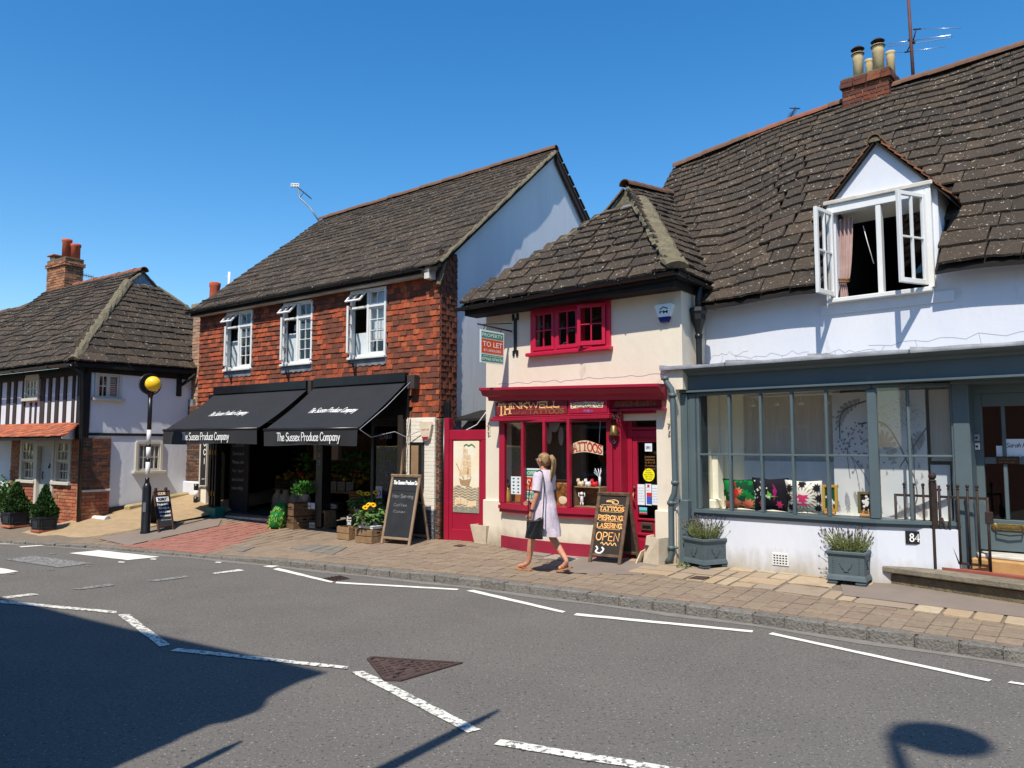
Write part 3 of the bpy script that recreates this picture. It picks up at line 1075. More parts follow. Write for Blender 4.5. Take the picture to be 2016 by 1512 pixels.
for pts,m in (
    ([(-60,1176),(0,1181.5),(230,1203),(230,1207.5),(0,1187),(-60,1181)],LINE),
    ([(232,1210),(253,1208),(335,1269),(314,1273)],LINE),
    ([(335,1281),(350,1275.5),(686,1312),(683,1317)],LINE),
    ([(691,1323),(715,1320),(947,1436),(922,1442)],LINE),
    ([(971,1466),(983,1454.5),(1264,1500),(1500,1538),(1490,1552),(1264,1514)],LINE),
    ([(537,1120.5),(548,1118),(657,1145),(651,1147)],LINE_NEW),
    ([(518,1115),(530,1113),(548,1113.6),(536,1117)],LINE_NEW),
    ([(660,1148),(663,1145.3),(903,1159),(900,1161.7)],LINE_NEW),
    ([(918,1163),(932,1161),(1114,1203.6),(1107,1206.2)],LINE_NEW),
    ([(1130,1211),(1136,1207),(1483,1241),(1481,1245)],LINE_NEW),
    ([(1513,1248),(1520,1245),(1953,1338),(1945,1341.5)],LINE_NEW),
    ([(1985,1344),(1990,1341.2),(2130,1361),(2125,1365.5)],LINE_NEW),
    ([(136,1089),(194,1083),(315,1096),(251,1102.5)],LINE_NEW),
    ([(8,1101),(69,1094),(183,1109),(115,1117)],LINE_WORN),
    ([(-90,1124),(-40,1112),(0,1118),(37,1124.6),(8,1129),(-40,1130)],LINE_NEW),
    ([(289,1143),(367,1133),(372,1136),(312,1143.8)],LINE_WORN),
    ([(142,1159),(217,1149),(227,1152),(158,1160.5)],LINE_WORN),
    ([(2,1175),(62,1168),(78,1170),(12,1178)],LINE),
    ([(417,1128),(469,1120.5),(483,1123),(422,1129.8)],LINE),
    ([(0,1068),(73,1071),(70,1072.3),(0,1070)],LINE_NEW),
    ([(38,1075.8),(94,1072),(96,1073.3),(41,1077.4)],LINE_NEW),
):
    marking(pts,m)
for cx,cy in ((103,1090),(223,1080.5),(361,1094),(302,1100.5),(239,1106.5),(173,1113),(100,1121),(22,1129),(430,1107)):
    marking([(cx-7,cy+0.4),(cx-4,cy-1.2),(cx+7,cy-0.6),(cx+4,cy+1.2)],LINE_NEW if cx>200 else LINE_WORN,'crossing_stud_mark')

# kerb stones
kerb=empty('kerb',kind='structure')
kv=[]
kr=random.Random(4)
for k in range(5):
    mb=MB()
    mb.bbox(0,1,0,1,-1,0,b=0.08)
    mb.v=[Vector((p.x*0.985,p.y+(kr.uniform(-0.05,0.05) if p.y<0.5 else 0),p.z+kr.uniform(-0.02,0.02))) for p in mb.v]
    kv.append(mb.mesh('kerb_stone',KERB))
kp=[]
s_=K_FRAME0-2
while s_<K_LEN-0.5:
    l=kr.uniform(0.33,0.44)
    p,e,n=kerb_at(s_+l/2)
    a=p-e*(l/2)+Vector((0,0,kr.uniform(-0.006,0.004)))
    hgt=p.z+0.06
    kp.append((Matrix(((e.x*l,n.x*0.15,0,a.x),(e.y*l,n.y*0.15,0,a.y),(0,0,hgt,a.z),(0,0,0,1))),kr.randrange(5)))
    s_+=l
place_pieces('kerb_stone','kerb_stones',kp,kv,kerb,IDM,120)

# pavement bed with blocks, flags and patches
pave=empty('pavement',kind='structure')
mb=MB()
ND,NS=16,90
vs=[]
for i in range(NS+1):
    p,e,n=kerb_at(K_LEN*i/NS)
    cf=crossfall(K_LEN*i/NS)
    for j in range(ND+1):
        d=0.1+11.9*(j/ND)**1.5
        q=p+n*d
        vs.append((q.x,q.y,p.z+cf*d-0.012))
mb.add(vs,[(i*(ND+1)+j,(i+1)*(ND+1)+j,(i+1)*(ND+1)+j+1,i*(ND+1)+j+1) for i in range(NS) for j in range(ND)])
mb.build('paving_bed',JOINT,pave)


def in_poly(x,y,poly):
    c= False
    j=len(poly)-1
    for i in range(len(poly)):
        if (poly[i][1]>y)!=(poly[j][1]>y) and x<(poly[j][0]-poly[i][0])*(y-poly[i][1])/(poly[j][1]-poly[i][1])+poly[i][0]:
            c= not c
        j=i
    return c


PINK=[(245,1075),(430,1036),(600,1006),(650,1018),(520,1047),(470,1068),(404,1092)]
LEFTCONC=[(-400,1050),(60,1040),(250,1046),(200,1080),(-400,1075)]
ASPH=[[(1118,1101),(1150,1094),(1300,1112),(1262,1132),(1110,1128)],[(1655,1150),(1740,1140),(2300,1192),(2300,1262),(2016,1216),(1660,1172)],[(200,1062),(300,1040),(440,1015),(430,1035),(250,1074)]]


def s_of_px(px,py):
    p=on_ground(px,py)
    return kerb_dist(p.x,p.y)[2]


_ds=sorted([(s_of_px(a,b),w) for a,b,w in ((300,1085,3.2),(560,1100,3.0),(760,1118,2.6),(900,1135,1.75),(1110,1160,1.35),(1300,1183,1.15),(1456,1203,1.1),(1640,1228,1.0),(2016,1281,0.85))])


def d_of(s_):
    if s_<=_ds[0][0]: return _ds[0][1]
    for (a,x),(b,y) in zip(_ds,_ds[1:]):
        if s_<=b: return x+(y-x)*(s_-a)/(b-a)
    return _ds[-1][1]


pav_v,pink_v,flag_v,fg_v=(brick_variants(nm,m_,5,sd,0.015) for nm,m_,sd in (('paver',PAVER,5),('pink_slab',PINKPAVE,6),('flagstone',FLAG,7),('grey_flagstone',FLAGGREY,8)))
pav,pink,flg,flgg,conc=[],[],[],[],[]
pr=random.Random(21)


def slab_at(s_,d,ws,wd,lift=0.0):
    p,e,n=kerb_at(s_)
    q=p+n*d
    cf=crossfall(s_)
    z=p.z+cf*d-0.014+pr.uniform(-0.003,0.004)+lift
    up=Vector((0,0,1))
    k=Vector((0,0,cf))+n
    # variant space: x along the kerb, y downwards (0 is the face), z across
    th=0.05
    return Matrix(((e.x*ws,0,k.x*wd,q.x),(e.y*ws,0,k.y*wd,q.y),(0,-th,k.z*wd,z+0.014),(0,0,0,1)))


s_=s_of_px(110,1068)
while s_<_ds[-1][0]+1.6:
    w=pr.uniform(0.18,0.215)
    D=d_of(s_)
    x=0.16+pr.uniform(0,0.01)
    while x<D:
        l=pr.choice((0.135,0.16,0.2,0.24,0.3))*pr.uniform(0.92,1.06)
        if x+l>D+0.05:l=max(0.1,D-x)
        p,e,n=kerb_at(s_+w/2)
        q=proj(p+n*(x+l/2)+Vector((0,0,crossfall(s_)*x)))
        if q and not any(in_poly(q[0],q[1],a) for a in ASPH):
            (pink if in_poly(q[0],q[1],PINK) else pav).append((slab_at(s_+w/2,x+l/2,w-0.006,l-0.006),pr.randrange(99)))
        x+=l
    s_+=w
# flags between the blocks and the shop fronts
s_=s_of_px(880,1135)
while s_<_ds[-1][0]+1.0:
    D0=d_of(s_)
    x=D0+0.02
    wbase=pr.uniform(0.35,0.62)
    while x<D0+2.6:
        l=pr.uniform(0.26,0.55)
        parts_=1 if pr.random()<0.55 else 2
        for k in range(parts_):
            w=wbase/parts_
            sc=s_+w*(k+0.5)
            p,e,n=kerb_at(sc)
            q=proj(p+n*(x+l/2)+Vector((0,0,crossfall(s_)*x)))
            if q and not any(in_poly(q[0],q[1],a) for a in ASPH):
                (flgg if q[0]<1115 else flg).append((slab_at(sc,x+l/2,w-0.02-pr.uniform(0,0.015),l-0.022,pr.uniform(0,0.004)),pr.randrange(99)))
        x+=l
    s_+=wbase
place_pieces('paver','pavers',pav,pav_v,pave,IDM,300)
place_pieces('pink_slab','pink_slabs',pink,pink_v,pave,IDM,120)
place_pieces('flagstone','flagstones',flg,flag_v,pave,IDM,120)
place_pieces('grey_flagstone','grey_flagstones',flgg,fg_v,pave,IDM,60)


def ground_sheet(name,poly,m,parent,lift=0.004):
    mb=MB()
    q=[]
    for i in range(len(poly)):
        a,b=poly[i],poly[(i+1)%len(poly)]
        for j in range(6):
            p=on_ground(a[0]+(b[0]-a[0])*j/6,a[1]+(b[1]-a[1])*j/6)
            q.append(p+Vector((0,0,lift)))
    mb.add(q,[tuple(range(len(q)))])
    o=mb.build(name,m,parent)
    if o.data.polygons[0].normal.z<0:o.data.flip_normals()
    return o


for a in ASPH:
    ground_sheet('asphalt_patch',a,GREYPAVE,pave)
# the gravelled ramp up the passage between the cottage and the tile-hung shop


def building(name,F,label,cat):
    b=empty(name,(F.O.x,F.O.y,0),F.a,label,cat)
    return b,Matrix.Translation((F.O.x,F.O.y,0))@Matrix.Rotation(F.a,4,'Z')


def gable(mb,F_axis,pts,d0,d1):
    """polygon wall in the (v, z) plane between u=d0 and u=d1"""
    return mb.prism(pts, lambda a,b,d:Vector((d,a,b)),d0,d1)


def casement(parent,x0,x1,z0,z1,v,m,name='casement',bars=(1,2),fw=0.045,th=0.045,hinge=None,ang=0.0,top_hung=0.0,g=None,barw=0.022):
    """one sash with glazing bars and panes of its own; opened about its left (-1) or right (1) edge or tilted out at the bottom"""
    w,h=x1-x0,z1-z0
    mb=MB()
    mb.bbox(0,fw,-th/2,th/2,0,h,0.004);mb.bbox(w-fw,w,-th/2,th/2,0,h,0.004)
    mb.bbox(fw,w-fw,-th/2+.002,th/2-.002,0,fw*1.25,0.004);mb.bbox(fw,w-fw,-th/2+.002,th/2-.002,h-fw,h,0.004)
    o=mb.build(name,m,parent)
    bx,bz=bars
    gx0,gx1,gz0,gz1=fw,w-fw,fw*1.25,h-fw
    for i in range(1,bx):
        b=MB();x=gx0+(gx1-gx0)*i/bx
        b.box(x-barw/2,x+barw/2,-th*.36,th*.36,gz0,gz1);b.build('glazing_bar',m,o)
    for j in range(1,bz):
        b=MB();z=gz0+(gz1-gz0)*j/bz
        b.box(gx0,gx1,-th*.34,th*.34,z-barw/2,z+barw/2);b.build('glazing_bar',m,o)
    rr=random.Random(int(x0*991+z0*77))
    for i in range(bx):
        for j in range(bz):
            b=MB()
            a0,a1=gx0+(gx1-gx0)*i/bx,gx0+(gx1-gx0)*(i+1)/bx
            c0,c1=gz0+(gz1-gz0)*j/bz,gz0+(gz1-gz0)*(j+1)/bz
            q=[rr.uniform(-.003,.003) for _ in range(4)]
            b.add([(a0,q[0],c0),(a1,q[1],c0),(a1,q[2],c1),(a0,q[3],c1)],[(0,1,2,3)])
            b.build('pane',g or GLASS,o)
    if hinge is None:
        o.matrix_basis=Matrix.Translation((x0,v,z0))
    elif hinge==-1:
        o.matrix_basis=Matrix.Translation((x0,v,z0))@Matrix.Rotation(-ang,4,'Z')
    elif hinge==1:
        o.matrix_basis=Matrix.Translation((x1,v,z0))@Matrix.Rotation(ang,4,'Z')@Matrix.Translation((-w,0,0))
    elif hinge=='top':
        o.matrix_basis=Matrix.Translation((x0,v,z1))@Matrix.Rotation(-top_hung,4,'X')@Matrix.Translation((0,0,-h))
    return o


def room(mb,u0,u1,v0,v1,z0,z1):
    """inside faces of a room open towards the street"""
    vs=[(u0,v0,z0),(u1,v0,z0),(u1,v1,z0),(u0,v1,z0),(u0,v0,z1),(u1,v0,z1),(u1,v1,z1),(u0,v1,z1)]
    return mb.add(vs,[(0,1,2,3),(7,6,5,4),(3,2,6,7),(0,3,7,4),(2,1,5,6)])


def gutter(parent,a,b,m,r=0.055,brackets=6,name='gutter'):
    a,b=Vector(a),Vector(b)
    d=(b-a).normalized()
    side=d.cross(Vector((0,0,1))).normalized()
    mb=MB()
    vs,fs=[],[]
    for p in (a,b):
        for rr in (r,r*.86):
            for k in range(9):
                t=math.pi+math.pi*k/8
                vs.append(p+side*math.cos(t)*rr+Vector((0,0,math.sin(t)*rr)))
    for k in range(8):
        fs.append((k,k+1,18+k+1,18+k));fs.append((9+k+1,9+k,27+k,27+k+1))
    fs+=[(0,18,27,9),(8,17,35,26),tuple(range(9))+tuple(reversed(range(9,18))),tuple(reversed(range(18,27)))+tuple(range(27,36))]
    mb.add(vs,fs)
    o=mb.build(name,m,parent)
    for i in range(brackets):
        p=a.lerp(b,(i+.5)/brackets)
        bb=MB()
        pts=[p+side*math.cos(math.pi+math.pi*k/8)*(r*1.08)+Vector((0,0,math.sin(math.pi+math.pi*k/8)*r*1.08)) for k in range(9)]
        bb.tube(pts,0.012,5)
        bb.build('gutter_bracket',m,o)
    return o


# ------------------------------------------------------------------ the tile-hung produce shop
TF=Frame(-7.15,18.22,-34.6)
tb,TW=building('tile_hung_shop',TF,'tile-hung house with a white gable end and a greengrocer under two black awnings','shop')
TUL,TUR,TZ=-0.5,7.05,5.2
# shell
wins=[(0.57,1.53,3.68,5.02),(2.60,3.56,3.68,5.03),(4.70,5.70,3.69,5.06)]
mb=MB();wall_grid(mb,TUL,TUR,2.42,TZ+0.25,wins,0.0,0.16);mb.build('upper_wall',DECK,tb)
mb=MB();gable(mb, None,[(0.42,0.1),(8.2,0.1),(8.2,5.3),(4.15,8.74),(0.42,5.6)],TUR-0.2,TUR-0.02);mb.build('gable_wall',GABLE_RENDER,tb)
mb=MB();gable(mb, None,[(0.1,0.1),(8.2,0.1),(8.2,5.3),(4.0,8.2),(0.1,5.0)],TUL+0.02,TUL+0.2);mb.build('party_gable',GABLE_RENDER,tb)
mb=MB();mb.box(TUL,TUR,8.0,8.2,0.1,5.3);mb.build('rear_wall',GABLE_RENDER,tb)
# upper room seen through the open windows
mb=MB();room(mb,TUL+.2,TUR-.2,0.16,3.2,2.55,5.2);mb.build('upper_room',DIM_WALL,tb)
# tile hanging, front and right return
hung_v=slab_variants('hung_tile',HUNG,5,8,0.03)
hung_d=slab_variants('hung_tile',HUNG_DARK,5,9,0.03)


def vertical_tiles(u0,u1,z0,z1,v,holes,w,e,r,axis='u',zlow=None):
    out=[]
    n=round((z1-z0)/e)
    e=(z1-z0)/n
    for i in range(n):
        z=z0+i*e
        x=u0-(w/2 if i%2 else 0)
        while x<u1-0.01:
            ww=w*r.uniform(0.96,1.02)
            a,b=max(u0,x),min(u1,x+ww)
            x+=ww
            if b-a<0.03 or any(h[0]-.01<(a+b)/2<h[1]+.01 and h[2]-.04<z+e*.4<h[3] for h in holes): continue
            if zlow and z<zlow((a+b)/2): continue
            th=0.016;lift=0.018*r.uniform(0.7,1.5);ln=e*1.12
            zz=z+r.uniform(-.004,.004)
            bow=0.012*math.sin(x*1.7+0.4)
            if axis=='u':
                M=Matrix(((b-a-.004,0,0,(a+b)/2),(0,lift,-th,v-lift-bow),(0,ln,0,zz),(0,0,0,1)))
            else:
                M=Matrix(((0,-lift,th,v+lift),(b-a-.004,0,0,(a+b)/2),(0,ln,0,zz),(0,0,0,1)))
            out.append((M,r.randrange(99)))
    return out


tr=random.Random(31)
front=vertical_tiles(TUL,TUR+.03,2.44,5.2,-0.01,[(h[0],h[1],h[2]-.1,h[3]+.3) for h in wins],0.168,0.108,tr,zlow=lambda u:3.15 if 0.45<u<6.35 else 0)
side_t=vertical_tiles(-0.02,0.48,2.44,5.55,TUR+.01,[],0.168,0.108,tr,'v')
place_pieces('hung_tile','hung_tiles',front,hung_v,tb,TW,300)
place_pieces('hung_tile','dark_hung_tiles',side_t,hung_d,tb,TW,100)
mb=MB();mb.box(TUR-.03,TUR+.012,-.0,.48,2.44,5.6);mb.build('tile_backing',DECK,tb)
# roof
TP=bilinear((-0.58,-0.24,5.13),(7.17,-0.24,5.25),(-0.52,3.7,8.33),(7.13,4.12,8.85),sag=lambda a,b:-0.05*math.sin(math.pi*a)*math.sin(math.pi*b))
full= lambda t:(0.0,1.0)
mb=MB();deck(mb,TP,full,drop=0.035);roof=mb.build('roof',DECK,tb)
slab_v=slab_variants('stone_slab',STONE_SLAB,6,3,0.05)
place_pieces('stone_slab','stone_slabs',courses(TP,21,0.26,0.48,full,0.027,random.Random(5)),slab_v,roof,TW,300)
TPB=bilinear((7.17,8.5,5.1),(-0.58,8.0,5.0),(7.13,4.12,8.85),(-0.52,3.7,8.33))
mb=MB();deck(mb,TPB,full,n=4,drop=0.03)
mb.build('rear_roof',STONE_SLAB,tb)
edge=[]
er=random.Random(8)
for i in range(17):
    t=i/17
    p=TPB(0.004,t);q=TPB(0.004,t+1/17)
    ey=(q-p).normalized();ex=Vector((-1,0,0));nn=ex.cross(ey)
    M=Matrix(((ex.x*.34,ey.x*.3,nn.x*.035,p.x-.12),(ex.y*.34,ey.y*.3,nn.y*.035,p.y),(ex.z*.34,ey.z*.3,nn.z*.035,p.z),(0,0,0,1)))
    edge.append((M,er.randrange(99)))
place_pieces('stone_slab','stone_slabs',edge,slab_v,roof,TW,40)
ridge_run('ridge_tile',TP(0,1)+Vector((0,0,.01)),TP(1,1)+Vector((0,0,.01)),RIDGE,roof,r=0.12,step=0.36,seed=3)
mb=MB();hip_strip(mb,TP(0.994,0.02)+Vector((.02,0,0.0)),TP(0.994,.98)+Vector((.02,0,0)),0.07,0.05,26,4);mb.build('verge_mortar',MORTAR,roof)
mb=MB();mb.add([Vector(p) for p in ((7.08,4.12,8.72),(7.08,8.4,5.02),(7.08,8.4,4.86),(7.08,4.12,8.56),(7.12,4.12,8.72),(7.12,8.4,5.02),(7.12,8.4,4.86),(7.12,4.12,8.56))],[(0,1,2,3),(7,6,5,4),(0,4,5,1),(3,2,6,7)])
mb.build('bargeboard',BROWNWOOD,tb)
# eaves: soffit board, fascia, gutter, corner box
mb=MB();mb.add([(-0.52,-.2,5.02),(6.78,-.2,5.1),(6.78,-.02,5.1),(-0.52,-.02,5.02),(-0.52,-.2,5.13),(6.78,-.2,5.21),(6.78,-.02,5.21),(-0.52,-.02,5.13)],[(0,3,2,1),(4,5,6,7),(0,1,5,4),(1,2,6,5),(3,0,4,7),(2,3,7,6)])
mb.build('fascia_board',OLD_WHITE,tb)
gutter(tb,(-0.66,-.29,5.13),(6.8,-.29,5.23),BLACK_PAINT,0.055,9)
mb=MB();mb.prism([(-.24,5.02),(-.05,5.02),(-.05,5.4),(-.12,5.38),(-.24,5.2)], lambda a,b,d:Vector((d,a,b)),6.86,6.98);mb.build('eaves_box',OLD_WHITE,tb)
mb=MB();hip_strip(mb,(7.1,-.12,4.9),(7.1,.1,5.5),.05,.05,6,9);mb.build('verge_mortar',MORTAR,tb)
# windows
for k,(a,b,c,d) in enumerate(wins):
    mb=MB()
    fw=0.05
    mb.bbox(a,a+fw,-.05,.06,c,d,.005);mb.bbox(b-fw,b,-.05,.06,c,d,.005)
    mb.bbox(a+fw,b-fw,-.048,.058,d-fw,d,.005);mb.bbox(a+fw,b-fw,-.048,.058,c,c+fw,.005)
    mid=a+(b-a)*0.5
    zt=d-0.36
    mb.bbox(mid-.028,mid+.028,-.045,.055,c+fw,d-fw,.005)
    mb.bbox(a+fw,b-fw,-.046,.05,zt-.022,zt+.022,.004)
    w_=mb.build('window',WHITE_PAINT,tb)
    mb=MB();mb.bbox(a-.02,b+.02,-.11,.02,c-.05,c,.008);mb.build('sill',WHITE_PAINT,w_)
    casement(w_,a+fw,mid-.028,zt+.022,d-fw,-.05,WHITE_PAINT,'top_light',(2,1),.035,.035,'top',top_hung=0.75,barw=.014)
    casement(w_,a+fw,mid-.028,c+fw,zt-.022,-.05,WHITE_PAINT,'casement',(1,3),.04,.04,-1,(.72,.82,.95)[k],barw=.014)
    casement(w_,mid+.028,b-fw,c+fw,zt-.022,0.0,WHITE_PAINT,'casement',(2,4),.03,.04,barw=.014)
    casement(w_,mid+.028,b-fw,zt+.022,d-fw,0.0,WHITE_PAINT,'top_light',(2,1),.03,.04,barw=.014)
    # blind and pale reveal inside
    mb=MB();mb.box(a+.03,mid-.16+.1*k,.09,.11,c+.02,zt-(.5 if k==2 else .3));mb.build('reveal_lining',NET,w_)
    mb=MB();mb.box(mid-(.3 if k<2 else .12),b-.04,.13,.14,c+(.75 if k<2 else .35),zt-.1 if k<2 else d-.06);mb.build('roller_blind',NET,w_)
    # scalloped lead flashing under the sill
    pts=[(a-.02,c-.05)]+[(a-.02+(b-a+.04)*i/24,c-.17-(.025 if i%4==2 else .015 if i%2 else 0)) for i in range(25)]+[(b+.02,c-.05)]
    mb=MB();mb.prism(pts, lambda x,z,q:Vector((x,q,z)),-.05,-.03);mb.build('lead_flashing',LEAD,w_)
# ground floor: white brick piers, posts, dark shop
mb=MB();mb.box(-0.3,0.0,-.06,.35,.1,2.44);pl=mb.build('white_pier',WHITE_BRICK,tb)
wb=brick_variants('brick',WHITE_BRICK,3,12,.02)
pcs=bricks(6.33,7.03,.75,2.42,-.1,random.Random(3),bh=.062,gap=.006,depth=.05,proud=.002)
mb=MB();mb.box(6.35,7.02,-.097,.4,.1,2.44);pr_=mb.build('white_pier',WHITE_BRICK,tb)
place_pieces('brick','bricks',pcs,wb,pr_,TW,90)
pcs=bricks(6.33,7.03,.15,.74,-.1,random.Random(4),bh=.062,gap=.006,depth=.05,proud=.002)
db=brick_variants('brick',mat('grey_painted_brick',(88,90,98),(76,78,86),scale=5,rough=.8),3,13,.02)
place_pieces('brick','bricks',pcs,db,pr_,TW,30)
bkd=brick_variants('brick',BRICK_DARK,4,15,.04)
bk=brick_variants('brick',BRICK,4,16,.04)
bkp=brick_variants('brick',BRICK_PALE,4,17,.03)
mb=MB();mb.box(7.03,7.1,-.06,.42,.1,2.42);jb=mb.build('brick_jamb',GROUT,tb)
place_pieces('brick','bricks',bricks(7.035,7.14,.15,2.4,-.06,random.Random(6),bl=.105),bkd,jb,TW,40)
mb=MB();mb.tube([(7.17,-.0,.2),(7.17,-.0,2.42)],.035,8);mb.build('downpipe',BLACK_PAINT,tb)
mb=MB();mb.bbox(3.83,4.02,-.1,.15,.25,2.5);mb.build('black_post',BLACK_PAINT,tb)
mb=MB();mb.bbox(6.08,6.21,-.08,.06,.2,2.5);mb.build('grey_post',PINE,tb)
mb=MB();mb.bbox(0.0,6.34,-.07,.16,2.42,3.12);mb.build('shop_fascia',BLACK_PAINT,tb)
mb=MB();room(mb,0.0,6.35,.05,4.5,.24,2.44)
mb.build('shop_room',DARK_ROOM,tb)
mb=MB();mb.box(2.6,3.4,.9,1.0,1.6,2.42);mb.build('inner_partition',DIM_WALL,tb)
# low white brick plinth with dark tiled sill
mb=MB();mb.box(.55,3.83,-.06,.5,.1,.34);st=mb.build('shop_plinth',GROUT,tb)
place_pieces('brick','bricks',bricks(.55,3.8,.14,.34,-.07,random.Random(9),bh=.06),brick_variants('brick',WHITE_BRICK,3,22,.03),st,TW,60)
mb=MB();mb.box(.5,3.83,-.1,.6,.345,.39);mb.build('tiled_sill',mat('slate_tile',(60,66,74),(50,54,60),scale=4,rough=.5),tb)
# folded back black doors on the left with chalk lists
for i,(u,v) in enumerate(((.13,-.08),(.22,-.07),(.31,-.06))):
    mb=MB();mb.bbox(u,u+.05,v,v+.16,.3,2.4);d_=mb.build('folding_door',BLACK_PAINT,tb)
    for z in (.75,1.7):
        b=MB();b.bbox(u+.004,u+.05,v-.02,v+.02,z,z+.11);b.build('hinge',BRASS,d_)
mb=MB();mb.box(.40,1.1,.28,.32,.36,2.4);cb=mb.build('chalk_list',CHALKBOARD,tb)
mb=MB()
pl_= lambda a,b,d:Vector((.42+a,.28-d,b))
for i,tx in enumerate(('Tomatoes','Local','Salad','Please ask','for our','seasonal','boxes daily')):
    stroke_text(mb,tx,pl_,.08,2.1-i*.2,.42,.07,.012)
mb.build('chalk_writing',CHALK,cb)
# the board on the left pier
mb=MB();mb.bbox(-.19,.04,-.1,-.06,.98,2.35);bd=mb.build('pier_board',CHALKBOARD,tb)
mb=MB()
for i,ch in enumerate('SOCI'):
    stroke_text(mb,ch, lambda a,b,d:Vector((a,-.1-d,b)),-.08,2.12-i*.21,.08,.13,.022)
scribble(mb, lambda a,b,d:Vector((a,-.1-d,b)),-.12,1.12,.14,.04,.01)
mb.build('lettering',WHITE_INK,bd)
mb=MB()
for q in ((-.21,-.185,.96,2.37),(.035,.06,.96,2.37)):
    mb.bbox(q[0],q[1],-.112,-.06,q[2],q[3],.004)
mb.bbox(-.185,.035,-.11,-.06,.96,.985,.004)
mb.build('board_frame',OLD_WHITE,bd)
# glazed shop door and side light at the right
mb=MB()
mb.bbox(5.2,5.28,.1,.18,.25,2.42);mb.bbox(6.0,6.08,.1,.18,.25,2.42);mb.bbox(5.28,6.0,.1,.18,.25,.7);mb.bbox(5.28,6.0,.1,.18,2.3,2.42)
dr=mb.build('shop_door',BLACK_PAINT,tb)
mb=MB();mb.add([(5.28,.14,.7),(6.0,.14,.7),(6.0,.14,2.3),(5.28,.14,2.3)],[(0,1,2,3)]);mb.build('pane',GLASS,dr)
mb=MB()
for i,(tx,w) in enumerate((('Deli',.3),('Cheese',.4),('Wine',.3),('Bread',.34),('Coffee',.36))):
    stroke_text(mb,tx, lambda a,b,d:Vector((a,.135-d,b)),5.42,2.05-i*.24,w,.1,.014,slant=.15)
mb.build('lettering',GREY_INK,dr)
mb=MB();mb.box(5.33,5.5,.12,.13,.78,1.12);ns=mb.build('notice',PAPER,dr)
mb=MB();mb.tube([(5.415+.055*math.cos(t*math.pi/8),.115,.98+.055*math.sin(t*math.pi/8)) for t in range(17)],.008,5);mb.box(5.34,5.49,.114,.119,.8,.87);mb.build('no_entry_mark',RED_CIRCLE,ns)
mb=MB();mb.bbox(6.21,6.34,.1,.16,.25,2.42);mb.build('side_frame',BLACK_PAINT,tb)
mb=MB()
for i in range(5):stroke_text(mb,'xo8s3'[i], lambda a,b,d:Vector((a,-.105-d,b)),3.89,2.2-i*.17,.07,.1,.012)
mb.build('chalk_writing',CHALK,tb)
# case for the menu, on the right pier
mb=MB();mb.bbox(6.5,6.79,-.19,-.115,1.15,1.98);mc=mb.build('menu_case',BLACK_PAINT,tb)
mb=MB();mb.box(6.545,6.72,-.2,-.19,1.2,1.92);mb.build('menu_sheet',mat('brown_card',(150,122,92),(134,106,78),scale=4),mc)
mb=MB();mb.tube([(6.43,-.1,.85),(6.43,-.1,2.42)],.012,6);mb.tube([(6.44,-.11,2.42),(6.28,-.2,1.1)],.006,5);mb.build('awning_pole',IRON,tb)

